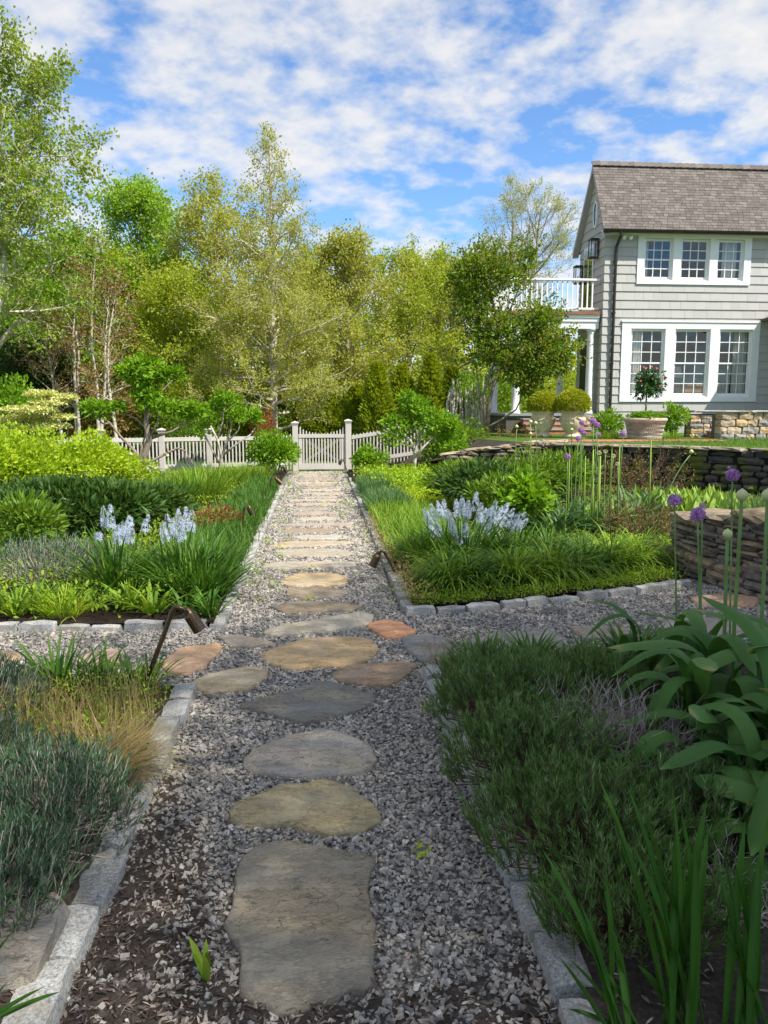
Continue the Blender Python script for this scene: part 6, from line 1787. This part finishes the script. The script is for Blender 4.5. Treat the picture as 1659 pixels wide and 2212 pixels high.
n = 300; P = np.column_stack([rng.uniform(X(1425, 10.5, 1080), X(1600, 10.5, 1080), n), rng.uniform(9.9, 11.3, n)])
b = B(); blades(b, np.column_stack([P, np.full(n, BZ)]), rng.uniform(0, 6.28, n), rng.uniform(0, .35, n), rng.uniform(.25, .42, n), .075, rng.uniform(.1, .7, n), 4, None, 0., 'strap')
part('hosta_mass', b, 'lf_hosta', None, 'mass of pale green upright leaves below the mossy wall', 'ground cover', None, 'stuff')
straps('chive_clump', 'dark blue-green chive clump above the dry stone wall at the picture edge', (X(1635, 9.6, 1090), 9.6), 320, .35, .42, .008, 'lf_blue', (0, .3), (.0, .4))
straps('chive_clump', 'dark blue-green chive clump half out of the picture above the wall', (X(1690, 9.3, 1090), 9.3), 300, .35, .42, .008, 'lf_blue', (0, .3), (.0, .4))
twiggy('rose_bush', 'brown twiggy rose with reddish young leaves before the mossy wall', (X(1300, 13.0), 13.0), (.6, .4), .95, 45, 'twig_brown', 'shrub', 'lf_rose', 900, .04)
twiggy('rose_bush', 'brown twiggy rose at the dark part of the mossy wall', (X(1420, 12.6), 12.6), (.6, .4), .95, 45, 'twig_brown', 'shrub', 'lf_rose', 800, .04)
twiggy('rose_bush', 'low twiggy rose with red shoots in the middle of the right bed', (X(1400, 8.9), 8.9), (.5, .35), .5, 60, 'twig_brown', 'shrub', 'lf_rose', 700, .035)
# tall lime stalks
for i, (px, bot, top_, lab) in enumerate(((1228, 1080, 968, 'slimmest lime stalk in the right bed'), (1262, 1100, 985, 'lime stalk left of the thickest one'), (1279, 1105, 972, 'thickest lime stalk in the right bed'), (1293, 1108, 985, 'thick lime stalk beside the thickest one'), (1318, 1090, 960, 'tall lime stalk right of the thick pair'), (1335, 1085, 965, 'lime stalk farthest from the blue flowers'), (1404, 1060, 950, 'very tall thin lime stalk before the rose'))):
    Y = 9.4; t = thing('foxtail_lily', (*V3(px, bot, Y)[:2], BZ), lab, 'plant', 'tall lime stalks')
    b = B(); tube(b, [(*V3(px, bot, Y)[:2], BZ), V3(px + 1, (bot + top_) / 2, Y), V3(px + random.uniform(0, 5), top_, Y)], [.022, .018, .006] if i in (2, 3) else [.012, .01, .005], 7); part('stem', b, 'stalk_lime', t, smooth=True)
    b = B(); strap_leaves(b, (*V3(px, bot, Y)[:2], BZ), 12, .04, .35, .03, (.1, .7), (.3, 1.2)); part('foliage', b, 'lf_blue', t)
# far alliums
AG = 'alliums below the urns'
for (px, py, d, kind, Y, lab) in ((1257, 918, .085, 'flower', 9.6, 'purple allium nearest the second urn'), (1281, 915, .095, 'flower', 9.5, 'larger purple allium in the high cluster by the planter'), (1290, 923, .09, 'flower', 9.4, 'purple allium just below the larger one by the planter'), (1254, 933, .085, 'flower', 9.5, 'purple allium low under the second urn'), (1262, 940, .07, 'flower', 9.7, 'small purple allium in the low pair'), (1292, 943, .075, 'flower', 9.6, 'purple allium alone beside the planter base'), (1249, 951, .08, 'flower', 9.3, 'lowest purple allium under the second urn'), (1346, 942, .09, 'flower', 9.3, 'purple allium in front of the planter base'), (1226, 992, .085, 'flower', 8.8, 'purple allium low among the lime stalks'),
                          (1146, 915, .05, 'bud', 9.8, 'pale allium bud at the first urn'), (1157, 918, .05, 'bud', 9.9, 'pale allium bud beside the one at the first urn'), (1116, 925, .045, 'bud', 9.8, 'pale allium bud farthest from the house'), (1235, 932, .045, 'bud', 9.7, 'pale allium bud before the second urn'), (1146, 940, .04, 'bud', 9.6, 'lower pale allium bud under the first urn'), (1294, 978, .06, 'seed', 9.0, 'pale pink fading allium in the right bed'), (1308, 975, .05, 'seed', 9.0, 'white fading allium next to the pale pink one'), (1325, 985, .055, 'seed', 9.1, 'faded allium between the lime stalks'), (1334, 1002, .05, 'seed', 9.1, 'lowest faded allium among the lime stalks'), (1493, 980, .05, 'bud', 8.6, 'allium bud on a strongly curved stem before the mossy wall')):
    top = V3(px, py, Y); base = np.array([top[0] + random.uniform(-.08, .08), Y + random.uniform(-.05, .05), BZ])
    if px == 1493: base = np.array([top[0] - .38, Y, BZ])
    allium(base, top, d, kind, lab, AG, .007, None if px != 1493 else (-.12, 0, .15))
# left-bed allium buds near the pruned tree
for (px, py, kind, lab) in ((283, 985, 'bud', 'allium bud against the cloud-pruned trunk'), (362, 988, 'bud', 'pale allium bud on the fence side of the pruned trunk'), (204, 1040, 'flower', 'small dark purple allium above the peonies'), (183, 1025, 'flower', 'small dark purple allium among the peonies near the golden shrubs'), (2, 1125, 'flower', 'purple allium cut by the picture edge')):
    Y = 12.5 if px > 100 else 8.; top = V3(px, py, Y); allium((top[0] + .03, Y, BZ), top, .055 if px > 10 else .08, kind, lab, 'alliums in the left bed')
# near alliums
NA = 'tall alliums rising from the strap leaves'
for (px, py, d, kind, Y, bp, lab) in ((1457, 1092, .095, 'flower', 4.5, 1458, 'purple allium leftmost of the tall near ones'), (1507, 1122, .095, 'flower', 4.2, 1512, 'lower round purple allium of the near pair'), (1517, 1100, .052, 'flower', 4.3, 1508, 'small half-open purple allium above the round one'), (1582, 1036, .095, 'flower', 4.6, 1570, 'highest purple allium, open and flat-topped'),
                                   (1571, 1163, .048, 'bud', 3.6, 1562, 'lowest pale green allium bud of the near ones'), (1602, 1082, .056, 'bud', 3.4, 1578, 'pale green allium bud on the thick curving stem'), (1658, 1082, .056, 'bud', 3.3, 1640, 'pale green allium bud cut by the picture edge')):
    top = V3(px, py, Y); base = V3(bp, 1500, Y); base[2] = BZ
    allium(base, top, d, kind, lab, NA, .0065 if kind == 'flower' else .0105, (0, 0, 0))
# ---- near right: lavender, dead twigs, daylilies
for (x, y2, rx, ry, h, n, lab) in ((.98, 3.98, .34, .3, .20, 420, 'green lavender at the far end of the front right bed'), (.96, 3.55, .38, .36, .32, 560, 'green lavender second from the cross path, spilling over the kerb'), (.90, 2.95, .36, .34, .32, 540, 'green lavender in the middle of the front right kerb'), (.90, 2.42, .36, .34, .30, 540, 'green lavender lowest on the front right kerb'), (1.42, 3.85, .34, .3, .20, 360, 'green lavender beside the daylilies in the front right bed'), (1.32, 2.5, .34, .26, .24, 340, 'green lavender behind the tall iris blades'), (1.75, 2.55, .36, .3, .24, 300, 'dim lavender under the drooping strap leaves'), (.92, 2.02, .28, .2, .2, 300, 'small lavender at the near end of the front right kerb')):
    lavender('lavender', lab, (x, y2), (rx, ry), h, n, 'lf_lavg', per=30, L=.034, group='lavenders in the front right bed')
twiggy('dead_lavender', 'bare grey dead lavender twigs in the middle of the front right bed', (1.30, 3.05), (.36, .36), .34, 420, 'twig_grey', 'shrub', None, 0, r0=.0026, spread=1.4)
twiggy('dead_lavender', 'bare grey dead twigs behind the iris blades', (1.42, 2.15), (.3, .25), .2, 160, 'twig_grey', 'shrub', None, 0, r0=.0022, spread=1.4)
for (x, y2, n, L, lab) in ((.98, 4.38, 120, .24, 'daylily tuft at the inner corner of the front right bed'), (1.28, 4.42, 130, .23, 'daylily tuft second along the cross path in the front right bed'), (1.90, 4.4, 150, .30, 'daylily tuft left of the big strap leaves'), (2.25, 4.4, 120, .28, 'daylily tuft behind the big strap leaves'), (1.62, 4.38, 80, .18, 'small daylily tuft between the two larger front right ones')):
    straps('daylily', lab, (x, y2), n, .13, L, .017, 'lf_grass', (.0, .8), (.4, 1.5), group='daylilies in the front right bed')
twiggy('dry_grass_wisp', 'brown seed stalks over the corner of the front right kerb', (.72, 4.35), (.12, .14), .3, 26, 'twig_tan', 'grass', None, 0, r0=.0014, spread=.5, zb=.03)
straps('yellow_flower_weed', 'tiny weed with yellow flowers on the front right kerb', (.70, 3.62), 14, .03, .08, .006, 'lf_cover', zb=.08)
# big strap leaves of the allium
def strap_leaf(par, base, az, L, W_, lean, curve, seed, nseg=10, fold=.25, tipr=.9, droop=False, matn='lf_strap'):
    g = np.random.default_rng(seed); b = B(); bend0 = g.uniform(.12, .34)
    if droop: nseg = 14
    s = np.linspace(0, 1, nseg + 1)
    if droop:
        u_ = np.clip((s - bend0) / .55, 0, 1); th = lean + curve * (u_ * u_ * (3 - 2 * u_))
    else: th = lean + curve * s ** 1.25
    dl = L / nseg
    hx = np.concatenate([[0], np.cumsum(np.sin((th[1:] + th[:-1]) / 2) * dl)]); hz = np.concatenate([[0], np.cumsum(np.cos((th[1:] + th[:-1]) / 2) * dl)])
    d = np.array([math.cos(az), math.sin(az), 0]); sd_ = np.array([-math.sin(az), math.cos(az), 0])
    twist = g.normal() * .35 * s
    C = np.array(base)[None] + d[None] * hx[:, None] + Z3[None] * hz[:, None]
    T = np.sin(th)[:, None] * d[None] + np.cos(th)[:, None] * Z3[None]
    N = np.cross(T, sd_[None])
    wv = np.interp(s, [0, .12, .4, .7, .88, .97, 1], [.5, .62, 1, .92, .55, .18, .03] if not droop else [.55, .7, 1, 1, .8, .35, .04]) * W_ / 2
    cols = 5; V = []; ac = []
    for j in range(cols):
        u = -1 + 2 * j / (cols - 1)
        side = sd_[None] * np.cos(twist)[:, None] + N * np.sin(twist)[:, None]
        lift = N * (-(fold * (u * u - .4)) * wv)[:, None]
        V.append(C + side * (u * wv)[:, None] - lift)
        ac.append(np.full(nseg + 1, u))
    V = np.stack(V, 1).reshape(-1, 3); ac = np.stack(ac, 1).ravel()
    Q = [[i * cols + j, i * cols + j + 1, (i + 1) * cols + j + 1, (i + 1) * cols + j] for i in range(nseg) for j in range(cols - 1)]
    base_r = g.uniform(.1, .75)
    r = np.repeat(np.where(s > (.99 if g.random() < .4 else .92), tipr, base_r), cols)
    b.add(V, Q=Q, r=r)
    o = part('leaf', b, matn, par, smooth=True)
    a2 = o.data.attributes.new('across', 'FLOAT', 'POINT'); a2.data.foreach_set('value', (ac + seed % 17).astype(np.float32))
def pxleaf(base, tippx, Y): pass
t = thing('giant_allium_leaves', (2.1, 3.5, BZ), 'big clump of broad drooping strap leaves at the foot of the near alliums', 'plant')
k = 0
for (bx_, by_, nL, L0, W0) in ((1.72, 3.22, 11, .82, .105), (1.98, 3.55, 10, .86, .10), (1.88, 2.88, 11, .82, .115), (2.2, 3.25, 9, .9, .115), (1.62, 2.58, 9, .66, .105), (2.15, 3.95, 9, .76, .09), (2.45, 3.7, 8, .78, .09), (1.80, 4.02, 7, .6, .075), (1.95, 2.5, 9, .8, .12), (1.55, 2.85, 8, .62, .105), (1.70, 2.45, 9, .7, .115), (1.50, 2.3, 7, .55, .105)):
    ph = random.uniform(0, 6)
    for i in range(nL):
        az = math.radians(180) + (i - (nL - 1) / 2) * (4.6 / nL) + random.uniform(-.22, .22)
        inner = i % 3 == 2
        strap_leaf(t, (bx_ + random.uniform(-.05, .05), by_ + random.uniform(-.05, .05), BZ), az, L0 * 1.08 * random.uniform(.75, 1.1), .86 * W0 * random.uniform(.85, 1.15), random.uniform(.02, .12) if inner else random.uniform(.1, .5), random.uniform(1.3, 2.2) if inner else random.uniform(2.1, 2.75), 900 + k, fold=-.35, droop=True); k += 1
# iris blades in the bottom corner
def iris_fan(par, base, tips, sd0, W_=.033):
    W_ *= .72
    tips = tips + [(px + random.uniform(-22, 22), py + random.uniform(40, 190), Y + random.uniform(-.03, .04)) for px, py, Y in tips]
    for i, (px, py, Y) in enumerate(tips):
        b0 = np.array([base[0] + random.uniform(-.05, .05), base[1] + random.uniform(-.04, .04), BZ]); tp_ = yp(px, py, Y) - b0
        h = math.hypot(tp_[0], tp_[1]); L = math.hypot(h, tp_[2]) * 1.02
        strap_leaf(par, b0, math.atan2(tp_[1], tp_[0]), L, W_ * random.uniform(.85, 1.15), math.atan2(h, tp_[2]) - .12, .22, sd0 + i, 9, .7, .3, False, 'lf_sword')
IG = 'sword-leaved irises at the near edge'
t = thing('iris', (.80, 1.66, BZ), 'sword-leaved iris fan nearest the path in the lower corner', 'iris', IG)
iris_fan(t, (.76, 1.66), [(1165, 1842, 1.75), (1185, 1880, 1.72), (1250, 1960, 1.7), (1300, 1890, 1.72), (1312, 2000, 1.68), (1230, 2080, 1.68)], 1200, .028)
t = thing('iris', (.92, 1.68, BZ), 'tallest sword-leaved iris fan in the lower corner', 'iris', IG)
iris_fan(t, (.90, 1.68), [(1285, 1690, 1.8), (1345, 1705, 1.78), (1372, 1742, 1.76), (1410, 1850, 1.74), (1440, 1690, 1.76), (1462, 1760, 1.75), (1530, 1735, 1.78), (1500, 1830, 1.74), (1390, 1930, 1.7)], 1300, .034)
t = thing('iris', (1.12, 1.66, BZ), 'sword-leaved iris fan cut by the picture edge in the lower corner', 'iris', IG)
iris_fan(t, (1.06, 1.66), [(1545, 1800, 1.76), (1575, 1850, 1.74), (1610, 1780, 1.78), (1640, 1840, 1.74), (1560, 2010, 1.7), (1665, 1760, 1.78), (1620, 1960, 1.7)], 1400, .033)
t = thing('iris', (-.86, 1.70, BZ), 'sword-leaved iris at the front left kerb', 'iris', IG)
iris_fan(t, (-.92, 1.72), [(12, 1925, 1.78), (22, 1960, 1.74), (130, 2150, 1.72), (95, 2140, 1.70), (5, 2020, 1.7)], 1500, .026)
# ---- near left
for (x, y2, rx, ry, h, n, lab) in ((-1.02, 2.66, .32, .34, .34, 560, 'silvery lavender over the front left kerb'), (-1.55, 3.0, .4, .4, .36, 520, 'silvery lavender at the picture edge'), (-1.75, 3.75, .36, .3, .34, 380, 'dark lavender behind the dry grass in the front left bed'), (-1.08, 2.25, .28, .26, .30, 420, 'silvery lavender lowest on the front left kerb')):
    lavender('lavender', lab, (x, y2), (rx, ry), h, n, 'lf_lav', per=20, L=.042, group='lavenders in the front left bed')
t = thing('dry_grass', (-1.1, 3.35, BZ), 'straw-coloured dry grass spilling over the front left kerb', 'grass')
b = B(); n = 1700; P = np.column_stack([rng.uniform(-1.6, -.84, n), rng.uniform(3.05, 4.0, n), np.full(n, BZ)]); blades(b, P, rng.uniform(0, 6.283, n), np.abs(rng.normal(size=n)) * .45, rng.uniform(.08, .3, n), .004, rng.normal(size=n) * .8, 4); strap_leaves(b, (-1.0, 3.15, BZ), 700, .22, .3, .0045, (.3, 1.0), (.2, 1.6))
n = 260; P = np.column_stack([rng.uniform(-1.0, -.85, n), rng.uniform(2.95, 3.25, n), np.full(n, BZ + .05)])
blades(b, P, rng.normal(size=n) * .35 + .2, rng.uniform(.7, 1.1, n), rng.uniform(.2, .34, n), .004, rng.uniform(.2, .8, n), 4)
part('foliage', b, 'lf_straw', t)
cover('chickweed', 'fine yellowish weeds among the dry grass in the front left bed', np.column_stack([rng.uniform(-1.5, -.84, 420), rng.uniform(3.1, 4.15, 420)]), (.04, .2), 'lf_lime2', .02, .5, per=8, spread=.05)
for (x, y2, n, L, lab) in ((-1.42, 4.15, 110, .36, 'daylily tuft left of the largest path light'), (-.98, 4.12, 80, .26, 'daylily tuft at the foot of the largest path light'), (-1.2, 4.2, 70, .3, 'daylily tuft between the two front left ones')):
    straps('daylily', lab, (x, y2), n, .11, L, .018, 'lf_grass', (.0, .8), (.3, 1.4), group='daylilies in the front left bed')
t = thing('variegated_plant', (-1.85, 4.05, BZ), 'cream-edged broad-leaved plant at the picture edge of the cross path', 'plant')
b = B(); strap_leaves(b, (-1.82, 4.02, BZ), 26, .08, .32, .06, (.1, .9), (.4, 1.6), 5, 'strap'); part('foliage', b, 'lf_hosta', t)
b = B(); strap_leaves(b, (-1.78, 3.95, BZ), 5, .06, .28, .05, (.5, 1.1), (.6, 1.6), 5, 'strap'); part('withered_leaves', b, 'lf_cream', t)
# weeds in the gravel
t0 = gp(447, 2120)
straps('weed_seedling', 'green seedling with two upright leaves in the gravel beside the big slab', t0[:2], 5, .01, .13, .02, 'lf_grassl', (.1, .5), (0, .5), zb=0, prof='strap')
P = np.concatenate([np.column_stack([rng.choice([-.62, .56, 0, .3, -.4], 160) + rng.normal(size=160) * .07, rng.uniform(6, 19, 160)]), np.array([gp(*q)[:2] for q in ((590, 1420), (905, 1850), (925, 1540), (980, 1500), (300, 1330), (180, 1660), (980, 1640), (600, 1190), (570, 1215), (605, 1130), (735, 1115), (690, 1095), (660, 1170))])])
P = P[~inside(P)]
cover('gravel_weeds', 'tiny weeds sprouting between the pebbles', P, (.02, .07), 'lf_lime2', .03, .5, per=10, spread=.025, zb=0)
# ---- terrace plants
for nm, c, lab in ((U1, (U1[0], 18.75), 'clipped boxwood ball in the urn beside the tree trunk'), (U2, (U2[0], 18.35), 'clipped boxwood ball in the urn next to the porch column')):
    r = .375 if nm is U1 else .405
    t = thing('boxwood_ball', (*c, TER + .60), lab, 'shrub', 'boxwood balls in urns')
    n = 11000; d = rdir(n); d = d[d[:, 2] > -.45]; n = len(d); rr = r * (1 + .05 * np.sin(d[:, 0] * 17) * np.sin(d[:, 1] * 15 + 1) * np.sin(d[:, 2] * 16)) * rng.uniform(.86, 1.02, n)
    P = np.array([*c, TER + .62 + r * .45]) + d * rr[:, None] * np.array([1, 1, .86])
    b = B(); leaves(b, P, d + rng.normal(size=(n, 3)) * .5, rng.uniform(.03, .055, n), .026, 'diamond'); part('foliage', b, 'lf_boxwood', t)
    b = B(); tube(b, [(*c, TER + .57), (*c, TER + .85)], [.03, .015], 6); part('stem', b, 'bark', t)
t = thing('mandevilla_standard', (PC[0], 17.3, TER + .42), 'small standard tree with glossy leaves and pink flowers in the basket-weave planter', 'flowering plant')
zc = ZZ(828, 17.3)
b = B()
for k in range(3): tube(b, [(PC[0] + .012 * math.cos(a + k * 2.1), 17.3 + .012 * math.sin(a + k * 2.1), z) for a, z in zip(np.linspace(0, 9, 10), np.linspace(TER + .40, zc - .1, 10))], .011, 6)
part('trunk', b, 'bark_grey', t)
b = B(); ball_leaves(b, (PC[0] + .03, 17.3, zc), (.38, .35, .38), 1300, .09, .5, 'lance', 34, -.95, .34, .15, -.25); part('crown', b, 'lf_gloss', t)
for (px, py) in ((1378, 799), (1390, 793), (1394, 796), (1407, 792), (1418, 796), (1384, 823), (1425, 834), (1431, 815), (1366, 806)):
    b = B(); C = V3(px, py, 17.0); star_florets(b, np.array([C, C + np.array([.005, -.01, .004])]), np.array([[0, -1, .3], [0.2, -1, .1]]), .030 * random.uniform(.7, 1.2), 5, .7); part('flower', b, 'fl_pink', t)
t = thing('planter_filler', (PC[0], 17.3, TER + .43), 'low green leaves under the pink-flowered standard in the planter', 'plant')
b = B(); ball_leaves(b, (PC[0], 17.2, TER + .5), (.46, .4, .12), 900, .07, .55, 'diamond', 26, -.3, .35); part('foliage', b, 'lf_bright', t)
shrub('lily_plant', 'upright leafy plants between the downspout and the planter', (X(1315, 18.6), 18.6, TER + .33), (.38, .3, .36), 900, .12, .3, 'lf_bright', 'stem_green', 'plant', kind='lance', K=22, zb=TER)
shrub('lily_plant', 'upright leafy plant between the planter and the stair wall', (X(1460, 18.2), 18.2, TER + .38), (.36, .3, .42), 1000, .12, .3, 'lf_bright', 'stem_green', 'plant', kind='lance', K=22, zb=TER)
straps('day_lily_bank', 'grassy tuft at the foot of the wall behind the second urn', (X(1315, 17.6), 17.6), 200, .25, .32, .012, 'lf_grassl', zb=TER)
straps('day_lily_bank', 'grassy tuft between the planter and the garden steps', (X(1455, 17.4), 17.4), 160, .22, .28, .012, 'lf_grassl', zb=TER)

t = thing('fieldstone', (*gp(25, 2100)[:2], BZ), 'flat grey fieldstone set in the soil at the lower picture corner', 'stone')
b = superbox(777, (4, 4, 2), .14, .05); V = b.v[0]; b.v[0] = V * np.array([.26, .34, .10]) + np.array([*gp(28, 2090)[:2], BZ + .02])
o = part('slab', b, 'flagstone', t); o.color = (.30, .28, .25, 1)
cover('ground_cover', 'low green seedlings over the mulch beyond the front left lavenders', scat(420, -4.2, -1.95, 1.2, 4.2), (.04, .2), 'lf_cover', .045, .5, per=8, spread=.09)
cover('ground_cover', 'low green seedlings over the mulch beyond the big strap leaves', scat(420, 2.65, 5.2, .8, 4.4), (.04, .2), 'lf_cover', .045, .5, per=8, spread=.09)
